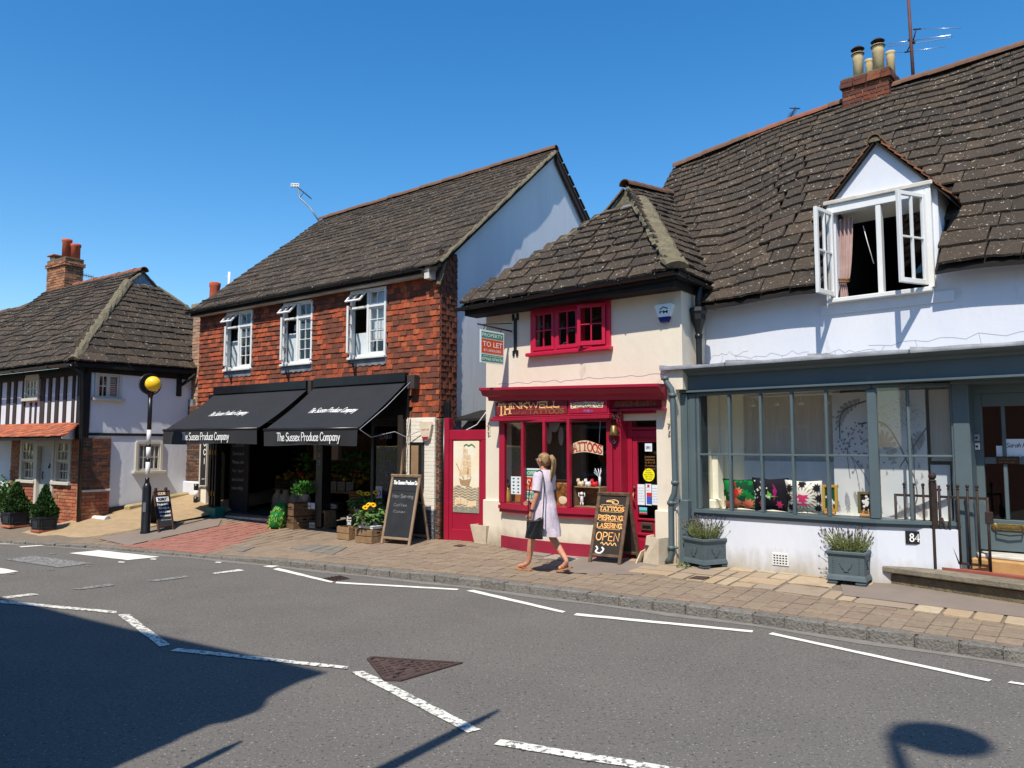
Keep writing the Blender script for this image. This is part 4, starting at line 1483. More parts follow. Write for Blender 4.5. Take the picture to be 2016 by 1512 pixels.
# awnings
for k,(u0,u1,vt,zt,vb,zb) in enumerate(((.36,3.58,-.12,3.12,-1.38,2.25),(3.80,6.36,-.12,3.14,-1.38,2.22))):
    lab=('black canvas shop awning with white brush lettering, next to the striped beacon pole','black canvas shop awning with white brush lettering, above the crates and the chalkboard')[k]
    aw=empty('awning',TF.w((0,0,0)),TF.a,lab,'awning','black awnings over the greengrocer')
    n=14
    A= lambda s_,t:Vector((u0+(u1-u0)*s_,vt+(vb-vt)*t,zt+(zb-zt)*t-.035*math.sin(math.pi*t)-.008*math.sin(s_*9+k)*math.sin(math.pi*t)))
    mb=MB()
    vs=[A(i/n,j/8) for j in range(9) for i in range(n+1)]
    vs+=[p-Vector((0,0,.006)) for p in vs]
    o2=9*(n+1)
    fs=[]
    for j in range(8):
        for i in range(n):
            a=j*(n+1)+i
            fs.append((a+n+1,a+n+2,a+1,a));fs.append((o2+a,o2+a+1,o2+a+n+2,o2+a+n+1))
    mb.add(vs,fs,smooth=True);cn=mb.build('canopy',BLACK_CLOTH,aw)
    mb=MB()
    nrm=(A(.5,.4)-A(.5,.6)).cross(A(.6,.5)-A(.4,.5)).normalized()
    if nrm.z<0:nrm=-nrm
    Ls=(vb-vt,zb-zt);LL=math.hypot(*Ls)
    pc= lambda a,b,d:A((a-u0)/(u1-u0),1-b/LL)+nrm*(d+.004)
    cx=(u0+u1)/2
    stroke_text(mb,'The Sussex Produce Company',pc,cx-.62-.14*(1-k),.60,1.3,.16,.0135,slant=.3,gap=1.2)
    mb.build('lettering',WHITE_INK,cn)
    mb=MB()
    m2=26
    vs=[]
    for i in range(m2+1):
        s_=i/m2
        x=u0+(u1-u0)*s_
        wv=.014*math.sin(s_*21+k*2)
        for j,z in enumerate((0.0,-.1,-.2,-.3)):
            vs.append((x,vb-.012+wv*j/3,zb+z-(.012*math.sin(s_*7+k))*j/3))
    vs+=[(p[0],p[1]+.006,p[2]) for p in vs]
    o2=(m2+1)*4
    fs=[]
    for i in range(m2):
        for j in range(3):
            a=i*4+j
            fs.append((a+1,a+5,a+4,a));fs.append((o2+a,o2+a+4,o2+a+5,o2+a+1))
    mb.add(vs,fs,smooth=True);vl=mb.build('valance',BLACK_CLOTH,aw)
    mb=MB()
    pv= lambda a,b,d:Vector((a,vb-.034-d,zb+b))
    x0=(u0+.75 if k==0 else u0+.42)
    stroke_text(mb,'The Sussex Produce Company',pv,x0,-.215,1.62 if k==0 else 1.72,.15,.016,gap=1.3)
    mb.build('lettering',WHITE_INK,vl)
    mb=MB();mb.tube([(u0-.02,vb,zb),(u1+.02,vb,zb)],.028,8);mb.build('front_bar',BLACK_PAINT,aw)
    mb=MB();mb.bbox(u0,u1,-.2,-.08,zt-.02,zt+.16);mb.build('roller_box',BLACK_PAINT,aw)
    mb=MB()
    for (x,e) in ((u0+.25,1),(u1-.25,-1)):
        mb.tube([(x,-.1,zt-.25),(x+e*.35,-.75,(zt+zb)/2-.2),(x,vb,zb)],.022,6)
    mb.build('folding_arm',IRON,aw)
mb=MB();mb.bbox(3.64,3.74,-.2,-.08,3.0,3.28);mb.bbox(6.42,6.6,-.2,-.05,2.98,3.24);mb.build('awning_bracket',GREY_BEAM,tb)
mb=MB()
pts=[Vector((6.5,-.2,3.1)),Vector((6.42,-.75,2.62)),Vector((6.38,-1.36,2.2))]
mb.tube(pts,.007,5)
pts=[Vector((6.38,-1.36,2.2)),Vector((6.1,-.8,2.07)),Vector((6.5,-.6,2.17)),Vector((6.4,-.2,2.08)),Vector((6.75,-.15,2.2))]
mb.tube(pts,.008,5)
tag(mb.build('awning_rope',SOCKET_GREY),'pale rope stay slung from the right end of the awnings to the brickwork','rope')
o=bpy.data.objects['awning_rope'];o.matrix_basis=TW

# bell boxes, cables and aerials on this house
bx=empty('bell_box',TF.w((6.86,-.11,2.18)),TF.a,'cream alarm bell box high on the white pier beside the red gate','alarm box')
mb=MB();mb.prism([(-.13,.17),(.13,.17),(.15,.12),(.09,-.12),(0,-.17),(-.09,-.12),(-.15,.12)], lambda a,b,d:Vector((a,d,b)),-.06,0.01);mb.build('case',CREAM_POT,bx)
mb=MB();scribble(mb, lambda a,b,d:Vector((a,-.062-d,b)),-.08,.02,.16,.03,.01);mb.build('lettering',RED_INK,bx)
mb=MB();mb.prism([(-.085,-.1),(.085,-.1),(.04,-.155),(-.04,-.155)], lambda a,b,d:Vector((a,d,b)),-.064,-.055);mb.build('lens',RED_PAINT,bx)
ae=empty('tv_aerial',TF.w((-.45,3.65,8.2)),TF.a,'leaning television aerial with a white mesh reflector on the tile-hung roof','aerial')
p0=Vector((-.45,3.65,8.2))
q=[TF.hit(627,434,3.7),TF.hit(610,408,3.7),TF.hit(590,390,3.7),TF.hit(588,372,3.7)]
mb=MB();mb.tube([v_-p0 for v_ in q],.022,6);mb.build('mast',STEEL,ae)
a0,a1=TF.hit(586,369,3.7)-p0,TF.hit(613,391,3.7)-p0
mb=MB();mb.tube([a0,a1],.014,5)
for i in range(6):
    c=a0.lerp(a1,.25+.13*i);mb.tube([c+Vector((-.12,.15,0)),c+Vector((.12,-.15,0))],.004,4)
mb.tube([q[2]-p0,a0.lerp(a1,.45)],.01,4)
mb.build('boom',IRON,ae)
c=TF.hit(581,365,3.7)-p0
RM_=Matrix.Translation(c)@Matrix.Rotation(.75,4,'Z')
mb=MB();mb.bbox(-.125,.125,-.02,.02,-.065,.065,.012,M=RM_)
rf=mb.build('reflector',WHITE_PAINT,ae)
mb=MB()
for dx in (-.08,0,.07):
    for dz in (-.03,.03):mb.box(dx-.025,dx+.025,-.026,-.02,dz-.006,dz+.006,M=RM_)
mb.build('slot',IRON,rf)
# white overflow pipe and small chimney pot beyond the left verge
mb=MB();mb.tube([(0,0,-.6),(0,0,.35)],.045,8);mb.tube([(-.1,0,.1),(-.1,0,.22),(0,0,.16)],.008,4)
o=mb.build('vent_pipe',WHITE_PAINT);o.location=TF.w(TF.hit(451,556,4.5));tag(o,'white vent pipe standing behind the left slope of the tile-hung roof','pipe')
# cable loops by the passage
mb=MB();mb.tube([(TUR+.02,.2,2.25),(7.35,.3,2.16),(7.7,.3,2.3),(8.0,.3,2.62)],.011,5)
o=mb.build('cable',WHITE_PAINT);o.matrix_basis=TW;tag(o,'white cable looping across the wall above the red gate','cable')
mb=MB();mb.bbox(7.1,7.24,.05,.12,2.42,2.72);o=mb.build('meter_box',BLACK_PAINT);o.matrix_basis=TW;tag(o,'small black box on the corner under the dark hung tiles','box')
# the brick stack at the left corner with its pot
STK=empty('brick_stack',TF.w((-.95,.5,0)),TF.a,'tall narrow brick stack with white base between the cottage and the tile-hung shop','chimney')
SW=Matrix.Translation(TF.w((-.95,.5,0)))@Matrix.Rotation(TF.a,4,'Z')
mb=MB();mb.box(-.22,.4,-.28,.28,2.9,5.35);up=mb.build('upper_shaft',GROUT,STK)
place_pieces('brick','bricks',bricks(-.22,.4,2.9,5.35,-.28,random.Random(2)),bkp,up,SW,110)
mb=MB();mb.box(-.42,.42,-.35,.3,1.05,2.9);lo=mb.build('lower_shaft',GROUT,STK)
place_pieces('brick','bricks',bricks(-.42,.42,1.05,2.9,-.35,random.Random(3)),bkd,lo,SW,110)
place_pieces('brick','bricks',bricks(-.35,.3,1.05,2.9,-.42,random.Random(13),axis='v'),bkp,lo,SW,80)
mb=MB();mb.bbox(-.5,.44,-.42,.3,.52,1.05,.02);mb.build('painted_base',WHITE_RENDER,STK)
mb=MB();mb.bbox(-.52,.46,-.44,.3,.1,.52,.01);mb.build('black_plinth',BLACK_PAINT,STK)
mb=MB();mb.bbox(-.26,.42,-.33,.33,5.35,5.45);mb.build('capping',GROUT,STK)
mb=MB();mb.lathe([(.12,5.4),(.13,5.5),(.12,5.85),(.135,5.9),(.14,5.98),(.12,6.0),(.08,5.98)],14,M=Matrix.Translation((.22,0,0)));o=mb.build('chimney_pot',TERRACOTTA,STK)
mb=MB();mb.box(-.42,.0,-.36,.1,2.88,3.05);mb.build('lead_shoulder',LEAD,STK)

# ------------------------------------------------------------------ the cream tattoo shop
MF=Frame(-0.24,13.38,-38.5)
mbld,MW=building('cream_tattoo_shop',MF,'small cream rendered shop with a hipped stone roof and a dark red tattoo shopfront','shop')
ML,MR=-0.28,3.5
mwin=(0.76,2.28,3.47,4.2)
mb=MB();wall_grid(mb,ML,MR,2.3,4.3,[mwin,(3.38,MR+1,2,2.74)],0.0,0.2);mb.build('front_wall',CREAM_RENDER,mbld)
mb=MB();mb.box(MR-.2,MR,.2,5.0,2.72,4.3);mb.box(3.1,3.3,.25,5.0,.1,2.72);mb.build('return_wall',CREAM_RENDER,mbld)
mb=MB();mb.box(ML,ML+.2,.2,5.0,.1,4.3);mb.box(ML,MR,5.0,5.2,.1,4.3);mb.build('side_wall',CREAM_RENDER,mbld)
mb=MB();mb.box(ML,.14,0,.2,.1,2.3);mb.bbox(ML-.03,.16,-.05,.02,.1,.98,.012);mb.build('left_pier',CREAM_RENDER,mbld)
mb=MB();mb.box(3.06,3.38,0,.25,.1,2.3);mb.bbox(3.04,3.37,-.06,.02,.1,.97,.012);mb.build('right_pier',CREAM_RENDER,mbld)
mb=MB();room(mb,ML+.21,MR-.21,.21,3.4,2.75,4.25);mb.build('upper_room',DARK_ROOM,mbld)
# roof
apex=(1.94,1.18,6.58)
FP=bilinear((-0.54,-0.38,4.39),(3.62,-0.38,4.41),(1.60,1.12,6.02),(2.24,1.12,6.04),sag=lambda a,b:-.03*math.sin(math.pi*a)*(1-b))
RP=bilinear((3.62,-0.38,4.41),(3.62,2.6,4.41),(1.98,1.2,6.38),(1.98,2.9,6.68))
LP=bilinear((-.54,4.5,4.39),(-.54,-.38,4.39),(1.58,4.5,6.0),(1.58,1.12,6.0))
LP2=bilinear((1.58,4.5,6.0),(1.58,1.2,6.0),(1.92,4.5,6.5),(1.88,1.2,6.36))
mb=MB();deck(mb,FP,full,drop=.03);deck(mb,RP,full,drop=.03);rf_m=mb.build('roof',DECK,mbld)
mb=MB();deck(mb,LP,full,n=6,drop=.02);deck(mb,LP2,full,n=3,drop=.02);mb.build('left_slope',STONE_SLAB,rf_m)
place_pieces('stone_slab','stone_slabs',courses(FP,11,.3,.56,full,.036,random.Random(15),top_scale=.75,wob=.02)+courses(RP,15,.26,.46,full,.03,random.Random(16),wob=.02),slab_v,rf_m,MW,230)
mb=MB();hip_strip(mb,(3.64,-.4,4.46),(2.2,1.14,6.13),.17,.1,30,5);hip_strip(mb,(2.2,1.12,6.1),(1.98,1.14,6.38),.06,.05,8,6);hip_strip(mb,(1.56,1.1,6.05),(1.9,1.14,6.38),.05,.05,8,7)
mb.build('hip_mortar',MORTAR,rf_m)
mb=MB();hip_strip(mb,(-.5,-.36,4.4),(1.58,1.12,6.06),.06,.05,22,8);mb.build('hip_mortar',MORTAR,rf_m)
mb=MB();mb.add([(1.58,1.14,6.02),(2.26,1.14,6.02),(1.94,1.16,6.40),(1.58,1.4,6.02),(2.26,1.4,6.02),(1.94,1.4,6.42)],[(0,1,2),(5,4,3),(0,3,4,1),(0,2,5,3),(1,4,5,2)]);mb.build('gablet',MORTAR,rf_m)
mb=MB();mb.add([(1.54,1.04,6.02),(2.2,1.04,6.03),(2.2,1.15,6.1),(1.54,1.15,6.09),(1.54,1.04,5.99),(2.2,1.04,6.0)],[(0,1,2,3),(4,5,1,0)]);mb.build('lead_flashing',LEAD,rf_m)
ridge_run('ridge_tile',(1.94,1.08,6.42),(1.94,2.8,6.70),RIDGE,rf_m,r=.11,step=.3,seed=6)
gv=[]
for i in range(6):
    t=i/6
    p=Vector((1.58,1.16,6.04)).lerp(Vector((1.9,1.16,6.40)),t)
    M_=Matrix.Translation(p+Vector((-.04,.12,0)))@Matrix.Rotation(math.radians(-50),4,'Y')@Matrix.Diagonal((.12,.26,.02,1))
    gv.append((M_,i))
place_pieces('verge_tile','verge_tiles',gv,slab_variants('verge_tile',RIDGE_RED,3,7,.02),rf_m,MW,20)
# black eaves
mb=MB();mb.bbox(-.5,3.55,-.33,-.28,4.2,4.38);mb.bbox(3.5,3.55,-.28,.9,4.2,4.38);mb.box(-.5,3.5,-.28,0.0,4.2,4.23);mb.build('eaves_board',BLACK_BEAM,mbld)
gutter(mbld,(-.62,-.42,4.33),(3.62,-.42,4.4),BLACK_PAINT,.055,7)
gutter(mbld,(3.63,-.42,4.4),(3.66,.72,4.33),BLACK_PAINT,.055,2)
mb=MB()
hp=MF.hit_side(1377,608,3.62)
pv0=hp.y
mb.tube([(3.64,pv0-.02,4.3),(3.6,pv0,4.1),(3.6,pv0,3.95)],.05,8)
mb.lathe([(.13,3.98),(.14,3.92),(.12,3.88),(.115,3.8),(.07,3.68),(.05,3.6),(.045,2.98)],8,M=Matrix.Translation((3.6,pv0,0)),smooth=False)
for z in (3.55,3.1):mb.tube([(3.6,pv0,z-.03),(3.6,pv0,z+.03)],.06,8)
mb.tube([(3.6,pv0,3.0),(3.6,pv0-.03,2.92),(3.63,pv0-.1,2.86)],.05,8)
mb.build('hopper_downpipe',BLACK_PAINT,mbld)
mb=MB();mb.add([(3.55,.62,4.0),(3.75,.85,3.98),(3.86,.82,4.16),(3.6,.6,4.2)],[(0,1,2,3)]);mb.build('lead_soaker',LEAD,rf_m)
# upper window
a,b,c,d=mwin
mb=MB()
for x0,x1 in ((a-.02,a+.04),(b-.05,b+.02),(a+.475,a+.515),(a+.955,a+1.0)):mb.bbox(x0,x1,-.05,.08,c,d,.004)
mb.bbox(a+.04,b-.05,-.048,.078,d-.05,d+.01,.004);mb.bbox(a+.04,b-.05,-.048,.078,c,c+.03,.004)
mw_=mb.build('window',PINK_PAINT,mbld)
casement(mw_,a+.045,a+.472,c+.03,d-.05,-.04,PINK_PAINT,'casement',(2,2),.05,.045,barw=.018)
casement(mw_,a+.518,a+.952,c+.03,d-.05,-.04,PINK_PAINT,'casement',(2,2),.05,.045,barw=.018)
casement(mw_,a+1.003,b-.052,c+.03,d-.04,-.06,PINK_PAINT,'casement',(2,2),.055,.045,1,.24,barw=.018)
mb=MB();mb.bbox(a-.08,b+.05,-.12,.02,c-.06,c-.002,.008);mb.build('sill',PINK_PAINT,mw_)
mb=MB();mb.box(a+.3,a+.47,.12,.13,c+.05,d-.1);mb.build('net_curtain',NET,mw_)
mb=MB();mb.bbox(a+.18,a+.45,.1,.2,c+.01,c+.13);mb.build('wicker_box',WICKER,mw_)
mb=MB();mb.tube([(a+.6+.09*math.cos(t*math.pi/8),.1,c+.03+.12*math.sin(t*math.pi/8)) for t in range(9)],.008,5);mb.box(a+.76,a+.86,.1,.12,c+.02,c+.12);mb.build('window_trinkets',WHITE_PAINT,mw_)
# shopfront joinery
BOW=[(.15,-.10),(.45,-.19),(.75,-.25),(1.2,-.29),(1.67,-.27),(2.05,-.21),(2.36,-.12)]


def bow_v(u):
    if u<=BOW[0][0]: return BOW[0][1]
    for (x0,y0),(x1,y1) in zip(BOW,BOW[1:]):
        if u<=x1: return y0+(y1-y0)*(u-x0)/(x1-x0)
    return BOW[-1][1]


def bow_prism(mb,off,back,z0,z1,pts=None):
    P_=[(u,v+off) for u,v in (pts or BOW)]
    n=len(P_)
    vs=[]
    for z in (z0,z1):
        vs+=[(u,v,z) for u,v in P_]+[(P_[-1][0],back,z),(P_[0][0],back,z)]
    m=n+2
    fs=[tuple(reversed(range(m))),tuple(range(m,2*m))]
    for i in range(m):
        j=(i+1)%m
        fs.append((i,j,m+j,m+i))
    return mb.add(vs,fs)


mb=MB();bow_prism(mb,.02,.2,.1,.82);mb.build('stall_riser',CREAM_RENDER,mbld)
mb=MB();bow_prism(mb,-.005,.0,.1,.40);mb.bbox(2.34,2.45,-.12,.2,.1,.4);mb.build('plinth',PLINTH_RED,mbld)
mb=MB();bow_prism(mb,-.05,.2,.80,.86);bow_prism(mb,-.08,.2,.862,.92);bow_prism(mb,-.03,.2,.922,.95);mb.build('shop_sill',RED_PAINT,mbld)
mb=MB()
zc= lambda u,z:z-.028*(u-1.5)
prof=[(.02,2.64),(-.24,2.64),(-.26,2.70),(-.31,2.73),(-.35,2.80),(-.40,2.82),(-.40,2.86),(.02,2.88)]
vs=[(-.02 if q[0]>-.3 else -.1,q[0],zc(-.1,q[1])) for q in prof]+[(3.24 if q[0]>-.3 else 3.3,q[0],zc(3.3,q[1])) for q in prof]
n=len(prof)
mb.add(vs,[tuple(range(n)),tuple(reversed(range(n,2*n)))]+[(i,n+i,n+(i+1)%n,(i+1)%n) for i in range(n)])
mb.build('cornice',RED_PAINT,mbld)
mb=MB();mb.box(.1,2.36,-.2,.2,2.36,2.66);mb.box(2.36,3.22,-.12,.2,2.46,2.62);mb.bbox(.06,2.42,-.3,.2,2.33,2.38,.006);mb.bbox(.08,2.40,-.26,.2,2.385,2.41,.006);mb.bbox(2.36,3.24,-.17,.2,2.44,2.475,.006)
fas=mb.build('fascia',RED_PAINT,mbld)
PANEL=mat('sign_panel_red',(128,36,42),(104,32,38),scale=9,rough=.55,dirt=((90,42,36),6,0.0))
mb=MB();mb.bbox(.14,1.60,-.225,-.2,2.42,2.645,.006);p1=mb.build('sign_panel',PANEL,fas)
mb=MB();mb.bbox(1.63,2.34,-.228,-.2,2.42,2.645,.006);p2=mb.build('sign_panel',RED_PAINT,fas)
mb=MB();mb.bbox(2.4,3.18,-.145,-.12,2.49,2.61,.006);p3=mb.build('sign_panel',PANEL,fas)
mb=MB()
pf= lambda a_,b_,d_:Vector((a_,-.226-d_,b_))
arch= lambda x,z:(x,2.435+(z-2.435)*1.0+.085*(1-math.exp(-((x-.2)*2.2))))
stroke_text(mb,'TH',pf,.2,2.46,.24,.155,.03,serif=True,arch=lambda x,z:(x,2.62-(2.62-z)*(1.25-.9*(x-.2))))
stroke_text(mb,'INKWELL',pf,.47,2.535,.98,.095,.022,serif=True)
mb.build('lettering',CREAM_INK,p1)
mb=MB();stroke_text(mb,'TATTOOS',pf,.84,2.435,.7,.075,.013,serif=True);scribble(mb,pf,.5,2.44,.3,.05,.008);mb.tube([(.16,-.227,2.43),(.16,-.227,2.64)],.003,4)
mb.build('lettering',GOLD_INK,p1)
mb=MB()
ban=[(1.68,2.50),(1.95,2.515),(2.27,2.5),(2.29,2.585),(1.95,2.60),(1.67,2.59)]
mb.prism(ban, lambda x,z,q:Vector((x,q,z)),-.231,-.228);mb.build('scroll',CREAM_PAPER,p2)
mb=MB();stroke_text(mb,'PIERCING', lambda a_,b_,d_:Vector((a_,-.231-d_,b_)),1.71,2.52,.54,.062,.010,serif=True);mb.build('lettering',BLACK_INK,p2)
mb=MB()
for cx,cz,r_ in ((2.0,2.455,.03),(1.94,2.46,.022),(2.07,2.455,.02),(1.8,2.625,.015),(1.95,2.625,.015),(2.2,2.62,.018)):
    for q in range(5):
        mb.ring_disc((cx+r_*.6*math.cos(q*1.26),-.2305-.0004*q,cz+r_*.4*math.sin(q*1.26)),r_*.6,8)
mb.build('painted_rose',mat('rose_print',(176,96,130),(90,60,120),scale=40,rough=.5),p2)
mb=MB();stroke_text(mb,'01903-816614', lambda a_,b_,d_:Vector((a_,-.146-d_,b_)),2.45,2.515,.68,.072,.009,gap=2);mb.build('lettering',GOLD_INK,p3)
# posts and glazing of the bow window
mb=MB()
for u,w in ((.19,.12),(.735,.05),(1.205,.05),(1.665,.055),(2.33,.1)):
    v=bow_v(u)
    mb.bbox(u-w/2,u+w/2,v-.035,v+.05,.95,2.34,.01)
bow_prism(mb,-.02,.1,2.30,2.34)
mb.build('window_post',RED_PAINT,mbld)
gp=[(.25,bow_v(.25)+.01),(.71,bow_v(.71)+.01),(.76,bow_v(.76)+.01),(1.18,bow_v(1.18)+.01),(1.23,bow_v(1.23)+.01),(1.64,bow_v(1.64)+.01),(1.695,bow_v(1.695)+.01),(2.28,bow_v(2.28)+.01)]
for i in range(0,8,2):
    mb=MB();(x0,y0),(x1,y1)=gp[i],gp[i+1]
    mb.add([(x0,y0,.95),(x1,y1,.95),(x1,y1,2.31),(x0,y0,2.31)],[(0,1,2,3)]);mb.build('shop_pane',GLASS,mbld)
# interior
mb=MB();room(mb,ML+.2,MR-.2,.2,3.0,.15,2.32);mb.build('shop_room',DARK_ROOM,mbld)
mb=MB();mb.box(-.05,.9,1.4,1.46,.9,2.3);mb.build('side_screen',DIM_WALL,mbld)
mb=MB();mb.box(.16,2.34,-.06,.35,.86,.93);bow_prism(mb,.04,.3,.90,.945);mb.build('window_board',DIM_WALL,mbld)
# door
mb=MB()
mb.bbox(2.36,2.50,-.1,.3,.12,2.46,.008)
for x in (2.39,2.43,2.47):mb.bbox(x-.008,x+.008,-.112,-.1,.3,2.4,.003)
mb.bbox(2.50,2.58,.1,.25,.12,2.46);mb.bbox(2.58,3.06,.1,.22,2.05,2.15);mb.bbox(2.58,3.06,.08,.2,2.16,2.2,.008);mb.bbox(2.50,3.06,-.08,.25,2.40,2.44)
mb.build('door_frame',RED_PAINT,mbld)
mb=MB();mb.add([(2.58,.16,2.2),(3.06,.16,2.2),(3.06,.16,2.4),(2.58,.16,2.4)],[(0,1,2,3)]);mb.build('transom_pane',GLASS,mbld)
mb=MB()
mb.bbox(2.58,2.66,.12,.17,.2,2.05);mb.bbox(3.0,3.06,.12,.17,.2,2.05);mb.bbox(2.66,3.0,.122,.168,1.97,2.05);mb.bbox(2.66,3.0,.122,.168,.2,.82)
mb.bbox(2.66,3.0,.1,.122,.56,.60,.006);mb.bbox(2.66,3.0,.1,.122,.79,.82,.006);mb.bbox(2.68,2.98,.108,.122,.26,.5,.01)
dm=mb.build('shop_door',RED_PAINT,mbld)
mb=MB();mb.add([(2.66,.145,.82),(3.0,.145,.82),(3.0,.145,1.97),(2.66,.145,1.97)],[(0,1,2,3)]);mb.build('pane',GLASS,dm)
mb=MB();mb.bbox(2.72,2.92,.095,.12,.64,.76,.01);lb=mb.build('letter_plate',mat('bronze_plate',(104,84,70),(88,70,60),scale=8,rough=.5,metal=.5),dm)
mb=MB();mb.bbox(2.75,2.89,.085,.096,.68,.72,.006);mb.build('flap',BLACK_PAINT,lb)
mb=MB();mb.tube([(2.62,.1,1.2),(2.62,.06,1.2),(2.62,.05,1.12),(2.64,.06,1.05)],.012,6);mb.sphere((2.62,.09,1.28),.02);mb.build('handle',BRASS,dm)
mb=MB();mb.bbox(2.5,3.1,-.05,.3,.1,.19);mb.build('door_step',GREYPAVE,mbld)


def poster(name,F,W,x0,x1,z0,z1,v,m,parent,thick=.004):
    mb=MB();mb.box(x0,x1,v-thick,v,z0,z1)
    return mb.build(name,m,parent)


dp= lambda v:(lambda a_,b_,d_:Vector((a_,v-d_,b_)))
for i,(x0,x1,z0,z1) in enumerate(((2.665,2.785,1.02,1.33),(2.80,2.90,1.02,1.34),(2.91,3.05,1.03,1.33))):
    pp=poster('notice',MF,MW,x0,x1,z0,z1,.118,PAPER,dm)
    mb=MB()
    for k in range(6 if i!=1 else 2):scribble(mb,dp(.114),x0+.015,z1-.06-k*.04,x1-x0-.03,.012,.004,seed=i*9+k)
    mb.build('print',GREY_INK,pp)
    if i==1:
        mb=MB();mb.box(x0+.02,x1,.111,.114,z0+.13,z0+.19);mb.ring_disc((x0+.05,.112,z1-.03),.022,12);mb.build('print',RED_CIRCLE,pp)
        mb=MB();mb.box(x0+.02,x1,.111,.114,z0+.02,z0+.13);mb.build('print',BLUE_PRINT,pp)
mb=MB();mb.lathe([(.0,.1155),(.098,.1155),(.098,.112),(.0,.112)],24,M=Matrix.Translation((2.86,0,1.475))@Matrix.Rotation(math.pi/2,4,'X')@Matrix.Diagonal((1,1,-1,1)),smooth=False)
ys=mb.build('round_sticker',YELLOW,dm)
mb=MB()
for k,(tx,w) in enumerate((('PROTECT',.09),('YOURSELF',.12),('AND OTHERS',.16),('KEEP YOUR',.13),('DISTANCE',.11))):
    font_text(mb,tx,dp(.1105),2.86-w/2,1.535-k*.032,w,.018)
mb.build('lettering',BLACK_INK,ys)
poster('price_card',MF,MW,2.80,2.92,1.83,1.95,.118,PAPER,dm)
mb=MB();stroke_text(mb,'OPEN',dp(.113),2.82,1.865,.08,.04,.006);mb.build('lettering',BLUE_INK,dm)
st_=poster('sticker',MF,MW,2.69,2.82,.88,.985,.118,mat('sticker_blue',(120,190,216),rough=.5),dm)
mb=MB();mb.box(2.69,2.82,.112,.1135,.88,.905);mb.build('stripe',RED_CIRCLE,st_)
mb=MB();mb.box(2.69,2.82,.112,.1135,.915,.945);mb.build('stripe',SIGN_GREEN,st_)
mb=MB()
for k,tx in enumerate(('Opening times','Tuesday Saturday','10 30 5 30','Sunday','by appointment')):
    stroke_text(mb,tx,dp(.14),2.78-.0*k,1.74-k*.045,.17,.022,.004,slant=.2)
mb.build('lettering',GOLD_INK,dm)

# loose things in the tattoo window
def thing_at(name,F,u,v,z,label,cat,group=None,rz=0.0):
    return empty(name,F.w((u,v,z)),F.a+rz,label,cat,group)


def board_thing(name,F,rect,v,m,label,cat,th=.01,group=None):
    u0,u1,z0,z1=rect
    e=thing_at(name,F,(u0+u1)/2,v,z0,label,cat,group)
    return e,(u1-u0)/2,z1-z0


def rect_board(parent,name,w,h,y,m,th=.01,b=.002):
    mb=MB();mb.bbox(-w,w,y-th,y,0,h,b)
    return mb.build(name,m,parent)


# clock
q=MF.hit(1022,846,1.35)
ck=thing_at('wall_clock',MF,q.x,1.36,q.z,'large pale wall clock with roman numerals hanging inside the tattoo shop','clock')
R90=Matrix.Rotation(math.pi/2,4,'X')
mb=MB();mb.lathe([(0,0),(.2,0),(.22,.01),(.22,.03),(0,.03)],28,M=R90,smooth=False);mb.build('dial',CREAM_PAPER,ck)
mb=MB();mb.tube([(0,-.035,0),(.1,-.035,-.02)],.008,4);mb.tube([(0,-.036,0),(-.04,-.036,.13)],.006,4)
for k in range(12):t=k*math.pi/6;mb.tube([(.15*math.sin(t),-.032,.15*math.cos(t)),(.19*math.sin(t),-.032,.19*math.cos(t))],.008,4)
mb.build('hand',BLACK_INK,ck)
# white cut-out head on the back wall
q=MF.hit(1088,840,.9)
hd=thing_at('wall_mask',MF,q.x,.95,q.z-.2,'big pale cut-out animal mask hanging behind the third pane of the tattoo window','mask')
mb=MB();mb.sphere((0,0,.3),.13,.04,.2);mb.sphere((-.12,.01,.05),.06,.03,.16);mb.sphere((.14,.01,.03),.06,.03,.17);mb.sphere((.0,-.03,.22),.07,.03,.09);mb.build('mask_face',PAPER,hd)
# orange saw-edged board
q=MF.hit(1010,940,.3)
sb=thing_at('surfboard',MF,q.x+.02,.32,.95,'orange saw-toothed board leaning in the left end of the tattoo window','board')
pts=[(-.14,0),(-.16,.3),(-.1,.55),(0,.68),(.1,.6),(.13,.3),(.12,0)]
mb=MB();mb.prism(pts, lambda a_,b_,d_:Vector((a_,d_+b_*.15,b_)),0,.025);mb.build('board_body',mat('orange_varnish',(176,108,36),(150,86,28),scale=5,rough=.4),sb)
mb=MB()
for k in range(9):zz=.08+k*.06;mb.prism([(-.16+.02*(k>5),zz),(-.2+.03*(k>5),zz+.03),(-.16+.02*(k>5),zz+.05)], lambda a_,b_,d_:Vector((a_,d_+b_*.15,b_)),0,.02)
mb.build('tooth',BLACK_INK,sb)
# spectacle chart
u0,u1,z0,z1=MF.rect(1008,938,1028,973,-.1)
e,w,h=board_thing('picture_chart',MF,(u0,u1,z0,z1),-.12,PAPER,'pale blue sheet with rows of little black drawings in the tattoo window','chart')
rect_board(e,'sheet',w,h,0,SIGN_WHITE)
mb=MB()
for i in range(2):
    for j in range(5):mb.sphere((-w+w*(.55+.9*i),-.012,h*(.12+.19*j)),.022,.004,.012,8,4)
mb.build('drawing',BLACK_INK,e)


